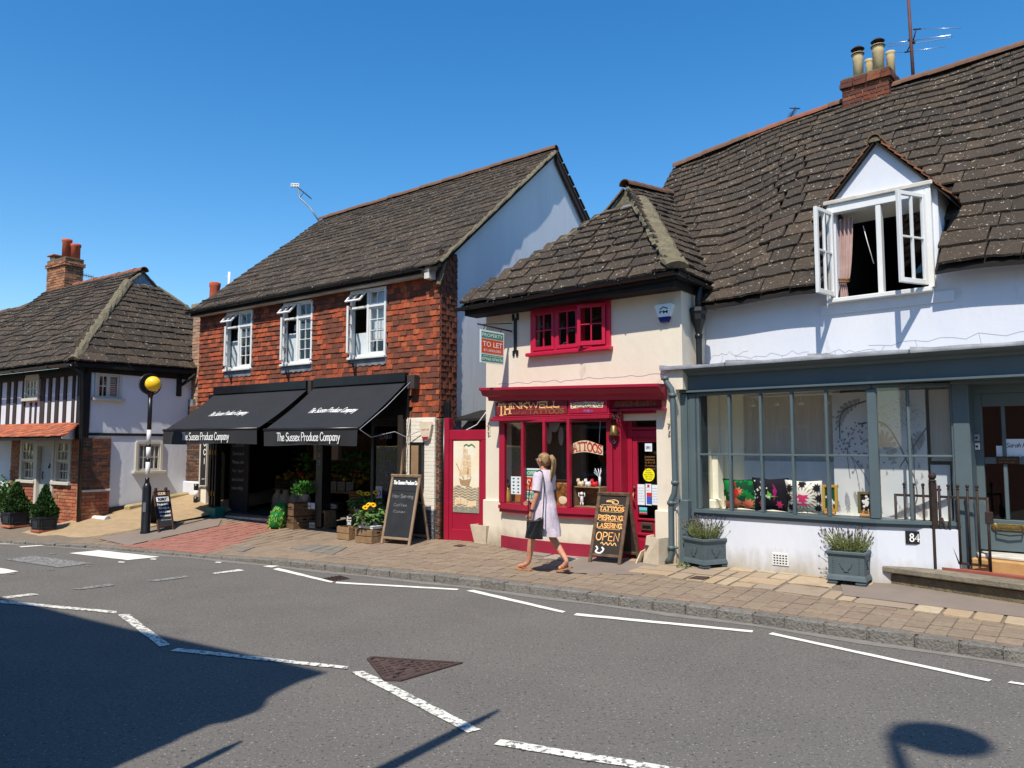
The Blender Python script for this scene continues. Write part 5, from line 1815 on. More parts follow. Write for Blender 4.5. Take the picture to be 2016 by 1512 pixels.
def estate_board(e,w,h,full_text=True,both=False):
    rect_board(e,'board',w,h,0.006,SIGN_WHITE,.012)
    for (z0,z1,m,rows) in ((.76,.95,SIGN_GREEN,[('PROPERTY',.80,.11,.86)]),(.30,.73,SIGN_ORANGE,[('TO LET',.50,.16,.82),('BY LANDLORD',.355,.075,.72)]),(.05,.26,SIGN_GREEN,[('VIEW BY APPOINTMENT ONLY',.20,.03,.8),('07960 074176',.085,.085,.86)])):
        mb=MB();mb.box(-w*.9,w*.9,-.0085,-.006,h*z0,h*z1)
        if both:mb.box(-w*.9,w*.9,.006,.0085,h*z0,h*z1)
        pn=mb.build('colour_panel',m,e)
        mb=MB()
        for tx,zb,hh,ww in rows:
            font_text(mb,tx, lambda a_,b_,d_:Vector((a_,-.0085-d_,b_)),-w*ww,h*zb,2*w*ww,h*hh,bold=.012)
        mb.build('lettering',WHITE_INK,pn)


u0,u1,z0,z1=MF.rect(1029,922,1072,986,-.12)
e,w,h=board_thing('to_let_board',MF,(u0,u1,z0,z1),-.14,SIGN_WHITE,'green and orange to let board standing inside the tattoo shop window','sign')
estate_board(e,w,h)
# framed animal picture
u0,u1,z0,z1=MF.rect(1092,944,1127,1001,-.05)
e,w,h=board_thing('framed_painting',MF,(u0,u1,z0,z1),-.03,BROWNWOOD,'dark framed painting of a ginger animal low in the tattoo window','picture')
rect_board(e,'canvas',w,h,.0,TIGER)
mb=MB();f=.03
mb.bbox(-w,-w+f,-.03,.01,0,h);mb.bbox(w-f,w,-.03,.01,0,h);mb.bbox(-w+f,w-f,-.03,.01,0,f);mb.bbox(-w+f,w-f,-.03,.01,h-f,h);mb.build('frame',BROWNWOOD,e)
mb=MB();mb.sphere((-.02,-.012,h*.28),w*.5,.004,h*.14);mb.build('painted_muzzle',CREAM_PAPER,e)
mb=MB();font_text(mb,'OPEN DAILY', lambda a_,b_,d_:Vector((a_,-.012-d_,b_)),-w*.7,h*.84,w*1.3,h*.05);mb.build('lettering',CREAM_INK,e)
# display crate with figurines
u0,u1,z0,z1=MF.rect(1134,958,1186,999,-.02)
e,w,h=board_thing('display_crate',MF,(u0,u1,z0,z1),.0,CRATEPALE,'open wooden box on its side at the right end of the tattoo window','crate')
mb=MB();t_=.018;mb.bbox(-w,w,-.1,.2,h-t_,h);mb.bbox(-w,w,-.1,.2,0,t_);mb.bbox(-w,-w+t_,-.1,.2,t_,h-t_);mb.bbox(w-t_,w,-.1,.2,t_,h-t_);mb.box(-w,w,.19,.2,0,h);mb.build('crate_body',CRATEPALE,e)
zt_=z1;uc_=(u0+u1)/2
sk=thing_at('skeleton_figurine',MF,uc_-w*.45,-.06,z0+.02,'small white figurine with raised arms inside the wooden display box','figurine')
mb=MB();mb.sphere((0,0,.19),.03);mb.sphere((0,0,.1),.03,.02,.06);mb.tube([(-.02,0,.13),(-.06,0,.16),(-.05,0,.21)],.009,5);mb.tube([(.02,0,.13),(.06,0,.16),(.05,0,.21)],.009,5);mb.tube([(-.02,0,.06),(-.02,0,0)],.012,5);mb.tube([(.02,0,.06),(.025,0,0)],.012,5);mb.build('figurine_body',WHITE_PAINT,sk)
for i,(du,lab,m2) in enumerate(((-.16,'little cream toy dog on top of the wooden display box',CREAM_PAPER),(-.02,'white and red toy creature on top of the wooden display box',WHITE_PAINT),(.1,'red toy cat at the right on top of the wooden display box',RED_CIRCLE))):
    g=thing_at('toy_figurine',MF,uc_+du,-.03,zt_,lab,'figurine','toys on the display box')
    mb=MB();mb.sphere((0,0,.04),.05,.035,.04);mb.sphere((-.035,0,.085),.03);mb.sphere((.05,0,.05),.02,.02,.04)
    for x in (-.03,.03):mb.tube([(x,-.01,.03),(x,-.01,0)],.012,5)
    mb.sphere((-.05,0,.11),.012);mb.sphere((-.02,0,.115),.012)
    mb.build('toy_body',m2,g)
vt_=thing_at('twig_ornament',MF,uc_+.2,-.02,zt_,'spindly white twig ornament right of the toys in the tattoo window','ornament')
mb=MB();mb.tube([(0,0,0),(0,0,.16)],.02,6)
tr_=random.Random(3)
for k in range(12):mb.tube([(0,0,.14),(tr_.uniform(-.12,.06),tr_.uniform(-.03,.03),.2+tr_.random()*.1)],.005,4)
mb.build('twigs',PAPER,vt_)
# bottles and jug at the left end
for i,(x,lab,m2,hh) in enumerate(((994,'golden bottle with dark round stopper at the left end of the tattoo window',mat('gold_foil',(210,176,90),(170,130,50),scale=9,rough=.35,metal=.4),.34),(986,'slim grey glass bottle next to the left window post of the tattoo shop',SACK,.42))):
    q=MF.hit(x,985,-.02)
    g=thing_at('bottle',MF,q.x+.06,-.02+.08*i,.945,lab,'bottle')
    mb=MB();mb.lathe([(.055,0),(.06,.05),(.058,hh*.55),(.03,hh*.7),(.025,hh*.8)],12);mb.build('bottle_body',m2,g)
    mb=MB();mb.sphere((0,0,hh*.86),.045);mb.build('stopper',BLACK_INK,g)
# hanging wavy sign
u0,u1,z0,z1=MF.rect(1117,867,1188,893,-.12)
hs=thing_at('hanging_sign',MF,(u0+u1)/2,-.13,z0,'wavy white sign with red letters hanging on strings in the tattoo window','sign')
w=(u1-u0)/2;h=z1-z0
top= lambda x:h*(.78+.22*math.cos(x/w*2.6));bot= lambda x:h*(.12*math.cos(x/w*2.6))
xs=[-w+2*w*i/16 for i in range(17)]
mb=MB();mb.prism([(x,bot(x)) for x in xs]+[(x,top(x)) for x in reversed(xs)], lambda a_,b_,d_:Vector((a_,d_,b_)),-.012,0);mb.build('sign_board',CREAM_PAPER,hs)
mb=MB();stroke_text(mb,'TATTOOS', lambda a_,b_,d_:Vector((a_,-.012-d_,b_)),-w*.9,0,1.84*w,h*.62,.022,serif=True,arch=lambda x,z:(x,z+bot(x)+h*.1));mb.build('lettering',RED_INK,hs)
mb=MB();mb.tube([(-w*.72,-.005,h*.8),(-w*.85,-.005,h+.42)],.004,4);mb.tube([(w*.8,-.005,h*.8),(w*.9,-.005,h+.42)],.004,4);mb.build('string',PAPER,hs)
# ornate bell beside the door
q=MF.hit(1211,850,-.12)
be=thing_at('door_bell',MF,q.x,-.16,q.z,'brass hand bell under a twisted iron bracket beside the tattoo shop door','bell')
mb=MB();mb.lathe([(.0,.1),(.03,.1),(.05,.08),(.06,.0),(.085,-.06),(.08,-.06)],14);mb.build('bell_body',BRASS,be)
br_=random.Random(9)
mb=MB()
for k in range(16):
    p=Vector((br_.uniform(-.07,.07),br_.uniform(-.02,.06),br_.uniform(.1,.34)))
    pts=[p]
    for j in range(4):p=p+Vector((br_.uniform(-.05,.05),br_.uniform(-.02,.02),br_.uniform(-.05,.05)));pts.append(p)
    mb.tube(pts,.008,5)
mb.tube([(0,.0,.1),(0,.06,.36)],.01,5)
mb.build('bracket',IRON,be)
mb=MB();mb.tube([(0,0,-.06),(0,0,-.13)],.004,4);mb.tube([(.025*math.cos(t*.79),0,-.155+.025*math.sin(t*.79)) for t in range(9)],.006,5);mb.build('pull_ring',STEEL,be)
# small wall hooks
for x,y,lab in ((962,845,'pale iron gate hook on the cream pier left of the tattoo window'),(1318,842,'pale iron gate hook on the cream pier beside the grey downpipe')):
    q=MF.hit(x,y,-.02)
    g=thing_at('wall_hook',MF,q.x,-.0,q.z,lab,'hook')
    mb=MB();mb.bbox(-.03,.03,-.012,0,-.12,.12);mb.tube([(0,-.01,.05),(0,-.06,.05),(0,-.06,.09)],.012,5);mb.tube([(0,-.01,-.05),(0,-.06,-.05)],.012,5);mb.build('hook_plate',CREAM_POT,g)
# alarm box on the upper wall
u0,u1,z0,z1=MF.rect(1291,599,1327,635,-.03)
ab=thing_at('bell_box',MF,(u0+u1)/2,0,z0,'shield-shaped white and blue alarm box under the eaves of the tattoo shop','alarm box')
w=(u1-u0)/2;h=z1-z0
mb=MB();mb.prism([(-w,h*.92),(-w*.8,h),(w*.8,h),(w,h*.92),(w*.62,h*.3),(-w*.62,h*.3)], lambda a_,b_,d_:Vector((a_,d_,b_)),-.07,0);mb.build('case',SIGN_WHITE,ab)
mb=MB();mb.prism([(-w*.62,h*.3),(w*.62,h*.3),(w*.4,h*.02),(-w*.4,h*.02)], lambda a_,b_,d_:Vector((a_,d_,b_)),-.069,0);mb.build('lens',BLUE_INK,ab)
mb=MB();font_text(mb,'PM', lambda a_,b_,d_:Vector((a_,-.07-d_,b_)),-w*.45,h*.48,w*.9,h*.16,bold=.02)
mb.tube([(-w*.4,-.071,h*.72),(0,-.071,h*.84),(w*.45,-.071,h*.72)],.008,4);mb.build('lettering',BLACK_INK,ab)
# projecting to-let sign and its bracket
q0,q1=MF.hit_side(945,680,.30),MF.hit_side(992,686,.30)
zt,zb=MF.hit_side(968,652,.30).z,MF.hit_side(968,716,.30).z
ts=empty('to_let_sign',MF.w((.30,(q0.y+q1.y)/2,zb)),MF.a+math.pi/2,'green, orange and white to let board hanging from an iron bracket on the cream wall','sign')
estate_board(ts,abs(q1.y-q0.y)/2,zt-zb,both=True)
bt=empty('sign_bracket',MF.w((.30,0,zt)),MF.a,'black iron bracket with forked strap on the cream wall carrying the to let board','bracket')
L_=q0.y-.06
mb=MB();mb.tube([(0,.0,.06),(0,L_,.08)],.014,6);mb.tube([(0,0,.2),(0,L_+.1,.085)],.008,5);mb.build('arm',IRON,bt)
mb=MB();mb.bbox(.06,.115,-.03,.01,-.3,.28);mb.bbox(.02,.06,-.025,.01,.24,.36);mb.bbox(.115,.155,-.025,.01,.24,.36);mb.bbox(.03,.07,-.025,.01,-.38,-.28);mb.bbox(.105,.15,-.025,.01,-.38,-.28);mb.build('strap',BLACK_PAINT,bt)
mb=MB()
for y in (q0.y+.1,q1.y-.08):mb.tube([(0,y,.07),(.01,y,.04),(-.01,y,.02),(0,y,-.005)],.006,5)
mb.build('hook',IRON,bt)

# ------------------------------------------------------------------ the red gate with the painted ship, and the passage behind
GA,GB=TF.w((7.2,.02,0)),MF.w((ML-.02,.12,0))
gdir=(GB-GA).xy
GF=Frame(GA.x,GA.y,math.degrees(math.atan2(gdir.y,gdir.x)))
GL_=gdir.length
GW=Matrix.Translation(GF.O)@Matrix.Rotation(GF.a,4,'Z')
gt=empty('passage_gate',GF.O,GF.a,'dark red boarded gate with a painted sailing ship panel between the two shops','gate')
mb=MB();mb.bbox(0,.1,-.06,.1,.12,2.42);mb.build('gate_post',RED_PAINT,gt)
mb=MB();mb.bbox(.1,GL_,-.02,.03,.2,2.18,.006);mb.bbox(.1,GL_,-.045,-.02,2.02,2.2);mb.bbox(.1,.17,-.04,-.02,.2,2.02);mb.bbox(GL_-.16,GL_,-.04,-.02,.2,2.02);mb.bbox(.17,GL_-.16,-.04,-.02,.2,.42)
lf=mb.build('gate_leaf',RED_PAINT,gt)
x0,x1,z0,z1=.19,GL_-.2,.72,2.0
mb=MB();mb.bbox(x0,x1,-.032,-.02,z0,z1,.002);pnl=mb.build('painted_panel',mat('ship_panel',(226,222,206),(228,210,170),scale=3,rough=.6),lf)
pw=x1-x0;ph=z1-z0
gp_= lambda a_,b_,d_:Vector((x0+a_*pw,-.032-d_,z0+b_*ph))
SEPIA=mat('sepia_paint',(178,146,110),(150,118,88),scale=30,rough=.6)
SAIL=mat('sail_paint',(224,196,156),(206,172,130),scale=20,rough=.6)
SEA=mat('sea_paint',(156,148,120),(116,124,122),scale=25,rough=.6)
flat= lambda mb,poly,d:mb.add([gp_(a_,b_,d) for a_,b_ in poly],[tuple(range(len(poly)))])
mb=MB();flat(mb,[(0,0),(1,0),(1,.36),(.8,.34),(.6,.38),(.45,.34),(.2,.38),(0,.35)],.001)
sea=mb.build('painted_sea',SEA,pnl)
mb=MB()
for k in range(8):ribbon(mb,smooth_line([(i*.12,.08+k*.036+.02*(i%2)) for i in range(9)],3),.012, lambda a_,b_,d_:gp_(a_,b_,.0016),0)
mb.build('painted_wave',SAIL,pnl)
mb=MB();flat(mb,[(.22,.48),(.3,.38),(.62,.36),(.72,.5),(.66,.47),(.4,.45)],.002);ribbon(mb,[(.12,.68),(.42,.46)],.018,gp_,.002);ribbon(mb,[(.42,.46),(.42,.92)],.014,gp_,.002);ribbon(mb,[(.55,.46),(.55,.88)],.012,gp_,.002);ribbon(mb,[(.42,.9),(.26,.5)],.006,gp_,.002);ribbon(mb,[(.42,.9),(.7,.5)],.006,gp_,.002)
mb.build('painted_hull',SEPIA,pnl)
mb=MB()
for (a_,b_,c_,d_) in ((.36,.62,.54,.64),(.37,.54,.66,.73),(.4,.53,.75,.82),(.42,.53,.84,.89),(.55,.7,.5,.62),(.56,.7,.64,.72),(.56,.68,.74,.81),(.24,.36,.52,.6)):
    if b_<1 and d_>c_:flat(mb,[(a_,c_),(b_,c_-.006),(b_-.01,d_),(a_+.012,d_-.005)],.003)
mb.build('painted_sail',SAIL,pnl)
mb=MB();ribbon(mb,smooth_line([(.42,.93),(.52,.95),(.6,.93),(.72,.95),(.85,.91)],4),.02,gp_,.003);mb.build('painted_pennant',mat('pennant_green',(30,110,84),rough=.5),pnl)
mb=MB();flat(mb,[(.06,.1),(.3,.13),(.3,.22),(.08,.19)],.004);flat(mb,[(.32,.12),(.54,.1),(.55,.18),(.33,.21)],.004);flat(mb,[(.56,.08),(.9,.1),(.9,.17),(.57,.16)],.004);mb.build('painted_scroll',CREAM_PAPER,pnl)
mb=MB();stroke_text(mb,'THE', lambda a_,b_,d_:gp_(a_,b_,.005),.11,.125,.16,.05,.008);stroke_text(mb,'INK', lambda a_,b_,d_:gp_(a_,b_,.005),.36,.125,.15,.05,.008);stroke_text(mb,'WELL', lambda a_,b_,d_:gp_(a_,b_,.005),.6,.1,.26,.05,.008);mb.build('lettering',ORANGE_INK,pnl)
ps=empty('passage_wall',GF.w((0,.9,0)),GF.a,'dark brick lean-to wall rising behind the top of the red gate','wall')
mb=MB();mb.box(-.05,GL_+.3,.06,.3,.1,2.48);w_=mb.build('brickwork',GROUT,ps)
place_pieces('brick','bricks',bricks(-.05,GL_+.3,1.9,2.48,.05,random.Random(18)),bkd,w_,Matrix.Translation(GF.w((0,.9,0)))@Matrix.Rotation(GF.a,4,'Z'),60)
mb=MB();mb.add([(-.1,-.55,2.42),(GL_+.35,-.55,2.42),(GL_+.35,.4,2.62),(-.1,.4,2.62),(-.1,-.55,2.38),(GL_+.35,-.55,2.38),(GL_+.35,.4,2.58),(-.1,.4,2.58)],[(0,1,2,3),(7,6,5,4),(0,4,5,1),(2,6,7,3),(3,7,4,0),(1,5,6,2)]);mb.build('lean_to_roof',BLACK_BEAM,ps)

# ------------------------------------------------------------------ the white rendered house with the grey shopfront
RO=MF.w((3.5,.8,0))
RF=Frame(RO.x,RO.y,-42)
rb,RW=building('white_rendered_house',RF,'white rendered house with a large stone slab roof, a gabled dormer and a grey-green shopfront','house')
UR=6.6
mb=MB();wall_grid(mb,-.12,UR,2.78,4.2,[(1.99,3.17,3.93,5.2)],0.0,.22);mb.build('upper_wall',WHITE_RENDER,rb)
mb=MB();mb.box(UR-.2,UR,.22,6.5,.1,4.2);mb.box(-.12,UR,6.5,6.7,.1,4.2);mb.box(-.12,.1,.22,6.5,.1,4.2);mb.build('side_wall',WHITE_RENDER,rb)
T50=math.tan(math.radians(50))


def RTOP(u):
    if u<.9:
        k=max(0,min(1,(u+1.95)/2.85))
        return 7.42+.545*(k*1.25-.25*k*k)
    return 7.965+.022*(u-.9)


def R_P(s_,t):
    u=-1.95+s_*8.6
    zt_=RTOP(u)
    z0=4.07+.012*u+.012*math.sin(u*2.1)
    z=z0+(zt_-z0)*t
    v=-.27+(z-z0)/T50
    bend=.15*math.exp(-((u-.1)/.75)**2)*math.sin(math.pi*min(1,t*1.15))-.05*math.sin(math.pi*t)*math.sin(u*1.1)+.02*math.sin(u*3.1+t*5)
    return Vector((u,v,z-bend))


DORM_U,DORM_HW=2.6,.70
zd= lambda u:6.02-abs(u-DORM_U)*1.13


def under_dormer(p):
    return abs(p.x-DORM_U)<DORM_HW+.1 and p.z<zd(p.x)-.02 and p.z<6.0 and not (p.z<5.02 and abs(p.x-DORM_U)>DORM_HW)


mb=MB()
nu,nt=100,34
for j in range(nt):
    for i in range(nu):
        q=[R_P(i/nu,j/nt),R_P((i+1)/nu,j/nt),R_P((i+1)/nu,(j+1)/nt),R_P(i/nu,(j+1)/nt)]
        c_=(q[0]+q[2])/2
        if under_dormer(c_): continue
        q=[p-Vector((0,.0,.035)) for p in q]
        mb.add(q+[p-Vector((0,0,.06)) for p in q],[(0,1,2,3),(7,6,5,4)]+([(0,4,5,1)] if j==0 else [])+([(0,3,7,4)] if i==0 else []))
r_roof=mb.build('roof',DECK,rb)
rs=courses(R_P,21,.3,.62,full,.031,random.Random(41),top_scale=.6,lap=1.25,wob=.012)
kept=[]
for M_,k in rs:
    p=M_@Vector((0,.55,.5))
    hw=M_.col[0].xyz.length/2
    bad= False
    for f in (-.9,0,.9):
        pp=p+M_.col[0].xyz*f*.5
        if under_dormer(pp):bad= True
    if bad:
        # trim the slab against the dormer cheek
        if abs(p.x-DORM_U)>DORM_HW-.05 and p.z<5.2:
            sgn=1 if p.x>DORM_U else -1
            inner=DORM_U+sgn*(DORM_HW+.0)
            outer=p.x+sgn*hw
            w=abs(outer-inner)
            if w>.08 and (outer-inner)*sgn>0:
                nc=(outer+inner)/2
                M2=M_.copy()
                sc_=w/(2*hw)
                sh=nc-p.x
                M2.col[0]=M_.col[0]*sc_
                M2.col[3]=Vector((M_.col[3].x+sh,M_.col[3].y,M_.col[3].z,1))
                kept.append((M2,k))
        continue
    kept.append((M_,k))
place_pieces('stone_slab','stone_slabs',kept,slab_v,r_roof,RW,300)
mb=MB()
q=[R_P(i/20,1) for i in range(21)]
b4=[Vector((p.x,p.y+3.4,p.z-3.6)) for p in q]
mb.add(q+b4,[(i+1,i,21+i,22+i) for i in range(20)]);mb.build('rear_slope',STONE_SLAB,r_roof)
mb=MB();g0,g1=R_P(0,0),R_P(0,1);mb.add([g0,g1,Vector((g0.x,6.2,4.0)),g0+Vector((.2,0,0)),g1+Vector((.2,0,0)),Vector((g0.x+.2,6.2,4.0))],[(0,1,2),(5,4,3),(0,3,4,1)]);mb.build('gable_wall',CREAM_RENDER,rb)
_n=5
brk=[R_P(s_,1)+Vector((0,.02,.02)) for s_ in (0,.17,.34,.67,1.0)]
ridge_run('ridge_tile',brk[0],brk[1],RIDGE,r_roof,r=.125,step=.3,seed=11)
ridge_run('ridge_tile',brk[1],brk[2],RIDGE_RED,r_roof,r=.115,step=.36,seed=12)
ridge_run('ridge_tile',brk[2],brk[3],RIDGE,r_roof,r=.12,step=.42,seed=13)
ridge_run('ridge_tile',brk[3],brk[4],RIDGE,r_roof,r=.12,step=.42,seed=14)
mb=MB();hip_strip(mb,R_P(.0,.5),R_P(.0,1.0),.05,.04,12,3);mb.build('verge_mortar',MORTAR,r_roof)
# dormer
wx0,wx1,wz0,wz1=1.99,3.17,3.93,5.16
dm_=empty('dormer',(0,0,0),parent=rb)
mb=MB()
mb.prism([(DORM_U-DORM_HW,5.2),(DORM_U+DORM_HW,5.2),(DORM_U+.02,5.98),(DORM_U-.02,5.98)], lambda a_,b_,d_:Vector((a_,d_,b_)),-.01,.12)
mb.build('gable',WHITE_RENDER,dm_)
mb=MB()
mb.prism([(0.0,3.95),(.02,5.22),(.72,5.22)], lambda a_,b_,d_:Vector((d_,a_,b_)),DORM_U+DORM_HW-.12,DORM_U+DORM_HW)
mb.prism([(0.0,3.95),(.02,5.22),(.72,5.22)], lambda a_,b_,d_:Vector((d_,a_,b_)),DORM_U-DORM_HW,DORM_U-DORM_HW+.12)
mb.build('cheek',WHITE_RENDER,dm_)
mb=MB();room(mb,DORM_U-DORM_HW+.12,DORM_U+DORM_HW-.12,.12,3.4,3.7,5.2);mb.build('attic_room',DARK_ROOM,dm_)
mb=MB();mb.add([(DORM_U-.58,.13,5.19),(DORM_U+.58,.13,5.19),(DORM_U+.58,.62,5.12),(DORM_U-.58,.62,5.12)],[(3,2,1,0)]);mb.build('attic_ceiling',CREAM_IN,dm_)
RDP=bilinear((DORM_U+.86,-.09,5.06),(DORM_U+.86,1.0,5.06),(DORM_U,-.09,6.03),(DORM_U,1.6,6.03))
LDP=bilinear((DORM_U-.86,1.0,5.06),(DORM_U-.86,-.09,5.06),(DORM_U,1.6,6.03),(DORM_U,-.09,6.03))
mb=MB();deck(mb,RDP,full,n=6,drop=.02,th=.03);deck(mb,LDP,full,n=6,drop=.02,th=.03);d_roof=mb.build('dormer_roof',DECK,dm_)
CLAY=mat('old_clay_tile',(112,74,52),rough=.9,scale=12,bump=.5,bscale=50,ramp=[(128,86,60),(110,76,56),(144,96,66),(120,90,64),(100,72,56)],specks=((150,140,112),14,.68))
place_pieces('clay_tile','clay_tiles',[(M_,k) for P_ in (RDP,LDP) for M_,k in courses(P_,11,.15,.18,full,.02,random.Random(7),top_scale=1,hsame=True,lap=1.2)],slab_variants('clay_tile',CLAY,4,5,.03),d_roof,RW,120)
ridge_run('ridge_tile',(DORM_U,-.12,6.0),(DORM_U,1.5,6.02),CLAY,d_roof,r=.09,step=.3,seed=5)
mb=MB();hip_strip(mb,(DORM_U+.0,-.1,6.0),(DORM_U+.0,-.04,6.0),.08,.06,3,5);mb.build('verge_mortar',MORTAR,d_roof)
# dormer window with open casements
mb=MB()
mb.bbox(wx0-.07,wx0,-.07,.06,wz0,wz1+.1,.005);mb.bbox(wx1,wx1+.07,-.07,.06,wz0,wz1+.1,.005);mb.bbox(wx0,wx1,-.068,.058,wz1-.03,wz1+.09,.005);mb.bbox(DORM_U-.035,DORM_U+.03,-.06,.05,wz0,wz1-.03,.005)
dw=mb.build('window',WHITE_PAINT,dm_)
mb=MB();mb.bbox(wx0-.1,wx1+.1,-.1,.0,wz1+.09,wz1+.15,.01);mb.build('head_moulding',OLD_WHITE,dw)
mb=MB();mb.bbox(wx0-.08,wx1+.05,-.13,.05,wz0-.06,wz0,.008);mb.build('sill',WHITE_PAINT,dw)
mb=MB();mb.bbox(wx0-.2,wx1+.28,-.03,.0,wz0-.2,wz0-.06,.004);mb.build('lead_apron',WHITE_RENDER,dw)
casement(dw,wx0+.01,wx0+.47,wz0+.03,wz1-.02,-.07,WHITE_PAINT,'casement',(2,2),.05,.05,-1,math.radians(98),barw=.022)
casement(dw,wx1-.48,wx1-.01,wz0+.03,wz1-.02,-.07,WHITE_PAINT,'casement',(2,2),.05,.05,1,math.radians(64),barw=.022)
cu=empty('window_curtain',RF.w((wx0+.14,.1,wz0+.02)),RF.a,'mauve pleated curtain tied back inside the open dormer window','curtain')
mb=MB()
vs=[]
NZ,NX2=16,24
for j in range(NZ+1):
    z=1.12*j/NZ
    t=j/NZ
    wd=.13+.10*abs(t-.22)**.6 if t>.22 else .09+.12*(.22-t)
    for i in range(NX2+1):
        a_=i/NX2
        vs.append((-.11+a_*wd,.03*math.sin(a_*24+.8*math.sin(t*3))*(.5+.5*t),z))
mb.add(vs,[(j*(NX2+1)+i,j*(NX2+1)+i+1,(j+1)*(NX2+1)+i+1,(j+1)*(NX2+1)+i) for j in range(NZ) for i in range(NX2)],smooth=True)
mb.build('pleated_cloth',CURTAIN,cu)
mb=MB();mb.tube([(-.12,-.04,.27),(0.0,-.045,.25),(.02,.0,.26)],.016,6);mb.tube([(-.12,-.04,.23),(0,-.045,.22),(.02,0,.23)],.012,6);mb.build('tie_back',WICKER,cu)
mb=MB();mb.tube([(.26,.0,1.0),(.31,.0,.75),(.38,0,.45)],.006,4);o=mb.build('blind_cord',WHITE_PAINT);o.matrix_basis=Matrix.Translation(RF.w((wx0+.1,.12,wz0)))@Matrix.Rotation(RF.a,4,'Z');tag(o,'white cord dangling in the dark opening of the dormer window','cord')
# chimney on the ridge
cv=2.78
cL=RF.hit(1655,185,cv).x;cR=RF.hit(1752,175,cv).x;ctop=RF.hit(1740,133,cv).z;cD=RF.hit_side(1785,160,cR).y
mb=MB();mb.box(cL+.03,cR-.03,cv+.03,cD-.03,7.3,ctop-.02);ch=mb.build('chimney',GROUT,rb)
body_top=ctop-.17
pcs=bricks(cL+.02,cR-.02,7.5,body_top,cv+.02,random.Random(5),depth=.06)+bricks(cv+.02,cD-.02,7.5,body_top,cR-.02,random.Random(6),depth=.06,axis='v',sign=1)
pcs+=bricks(cL-.01,cR+.01,body_top,ctop-.08,cv-.02,random.Random(7),depth=.1)+bricks(cv-.02,cD+.02,body_top,ctop-.08,cR+.02,random.Random(8),depth=.1,axis='v',sign=1)
pcs+=bricks(cL+.0,cR,ctop-.08,ctop,cv-.0,random.Random(9),depth=.1)+bricks(cv,cD,ctop-.08,ctop,cR,random.Random(10),depth=.1,axis='v',sign=1)
BRICK_OLD=mat('sooty_brick',(92,56,44),rough=.92,scale=16,bump=.6,bscale=70,ramp=[(112,66,50),(92,58,48),(78,54,48),(124,70,50),(98,62,52),(136,84,58)],dirt=((78,68,58),4,-.03))
place_pieces('brick','bricks',pcs,brick_variants('brick',BRICK_OLD,4,18,.05),ch,RW,200)
mb=MB();mb.box(cL+.02,cR-.02,cv+.02,cD-.02,ctop-.03,ctop+.025);mb.build('flaunching',MORTAR,ch)
for (px,yb,yt,sc_,cowl) in ((1690,143,92,1,1),(1730,136,76,1.1,1),(1711,137,118,.7,0),(1754,133,102,.8,0)):
    vv=(cv+.22) if cowl else (cv+.55)
    b0,t0=RF.hit(px,yb,vv),RF.hit(px,yt,vv)
    r_=.085*sc_
    zb_,zt2=ctop-.02,(t0.z-(.12 if cowl else 0))
    mb=MB();mb.lathe([(r_*1.0,zb_),(r_,zt2-.14),(r_*1.08,zt2-.12),(r_*1.02,zt2-.08),(r_*1.02,zt2-.05),(r_*1.14,zt2-.03),(r_*1.14,zt2),(r_*.8,zt2),(r_*.8,zt2-.1)],16,M=Matrix.Translation((b0.x,vv,0)));cp_=mb.build('chimney_pot',BUFF_POT,ch)
    if cowl:
        mb=MB();mb.lathe([(.0,zt2+.125),(.06,zt2+.115),(.115,zt2+.07),(.11,zt2+.065),(.05,zt2+.09),(0,zt2+.095)],18,M=Matrix.Translation((b0.x,vv,0)))
        for k in range(3):t_=k*2.1;mb.tube([(b0.x+.07*math.cos(t_),vv+.07*math.sin(t_),zt2-.01),(b0.x+.07*math.cos(t_),vv+.07*math.sin(t_),zt2+.09)],.008,4)
        mb.tube([(b0.x+r_*1.16*math.cos(k*.4),vv+r_*1.16*math.sin(k*.4),zt2-.02) for k in range(17)],.012,5)
        mb.build('cowl',IRON,cp_)
# aerials and stacks beyond the ridge
base=RF.hit(1800,172,3.4)
am=empty('roof_aerial',RF.w((base.x,3.4,base.z-.4)),RF.a,'tall red-brown mast with loop aerial beside the brick chimney on the big roof','aerial')
B0=Vector((base.x,3.4,base.z-.4))
top=RF.hit(1786,-40,3.4)
mb=MB();mb.tube([Vector((0,0,0)),top-B0],[.03,.026],8);mb.build('mast',AERIAL,am)
PX= lambda x,y:RF.hit(x,y,3.4)-B0
mb=MB()
for a_,b_ in (((1812,57),(1893,55)),((1765,104),(1861,92)),((1800,79),(1744,87))):mb.tube([PX(*a_),PX(*b_)],.006,5)
mb.tube(smooth_line3:=[PX(1748,92),PX(1795,86),PX(1868,75),PX(1875,72),PX(1872,69),PX(1795,80)],.007,5)
mb.build('aerial_rod',ALU,am)
mb=MB();mb.tube([PX(1804,57),PX(1798,80)],.012,5);mb.tube([PX(1798,58),PX(1813,57)],.014,5);mb.tube([PX(1792,88),PX(1786,102)],.012,5);mb.tube([PX(1781,103),PX(1794,101)],.014,5);mb.tube([PX(1789,78),PX(1801,85)],.025,5);mb.build('boom',IRON,am)
q=RF.hit(1552,245,4.6)
a2=empty('small_aerial',RF.w((q.x,4.6,q.z-.3)),RF.a,'small black television aerial behind the ridge left of the brick chimney','aerial')
B1=Vector((q.x,4.6,q.z-.3));PY= lambda x,y:RF.hit(x,y,4.6)-B1
mb=MB();mb.tube([Vector((0,0,0)),PY(1550,242)],.02,5);mb.tube([PY(1550,244),PY(1566,211)],.016,5);mb.tube([PY(1555,213),PY(1575,214)],.012,5)
for k in range(7):c_=PY(1550,240).lerp(PY(1565,214),k/7);mb.tube([c_+Vector((-.14,.1,.01)),c_+Vector((.14,-.1,-.01))],.005,4)
mb.build('boom',IRON,a2)
q=RF.hit(1586,240,4.4)
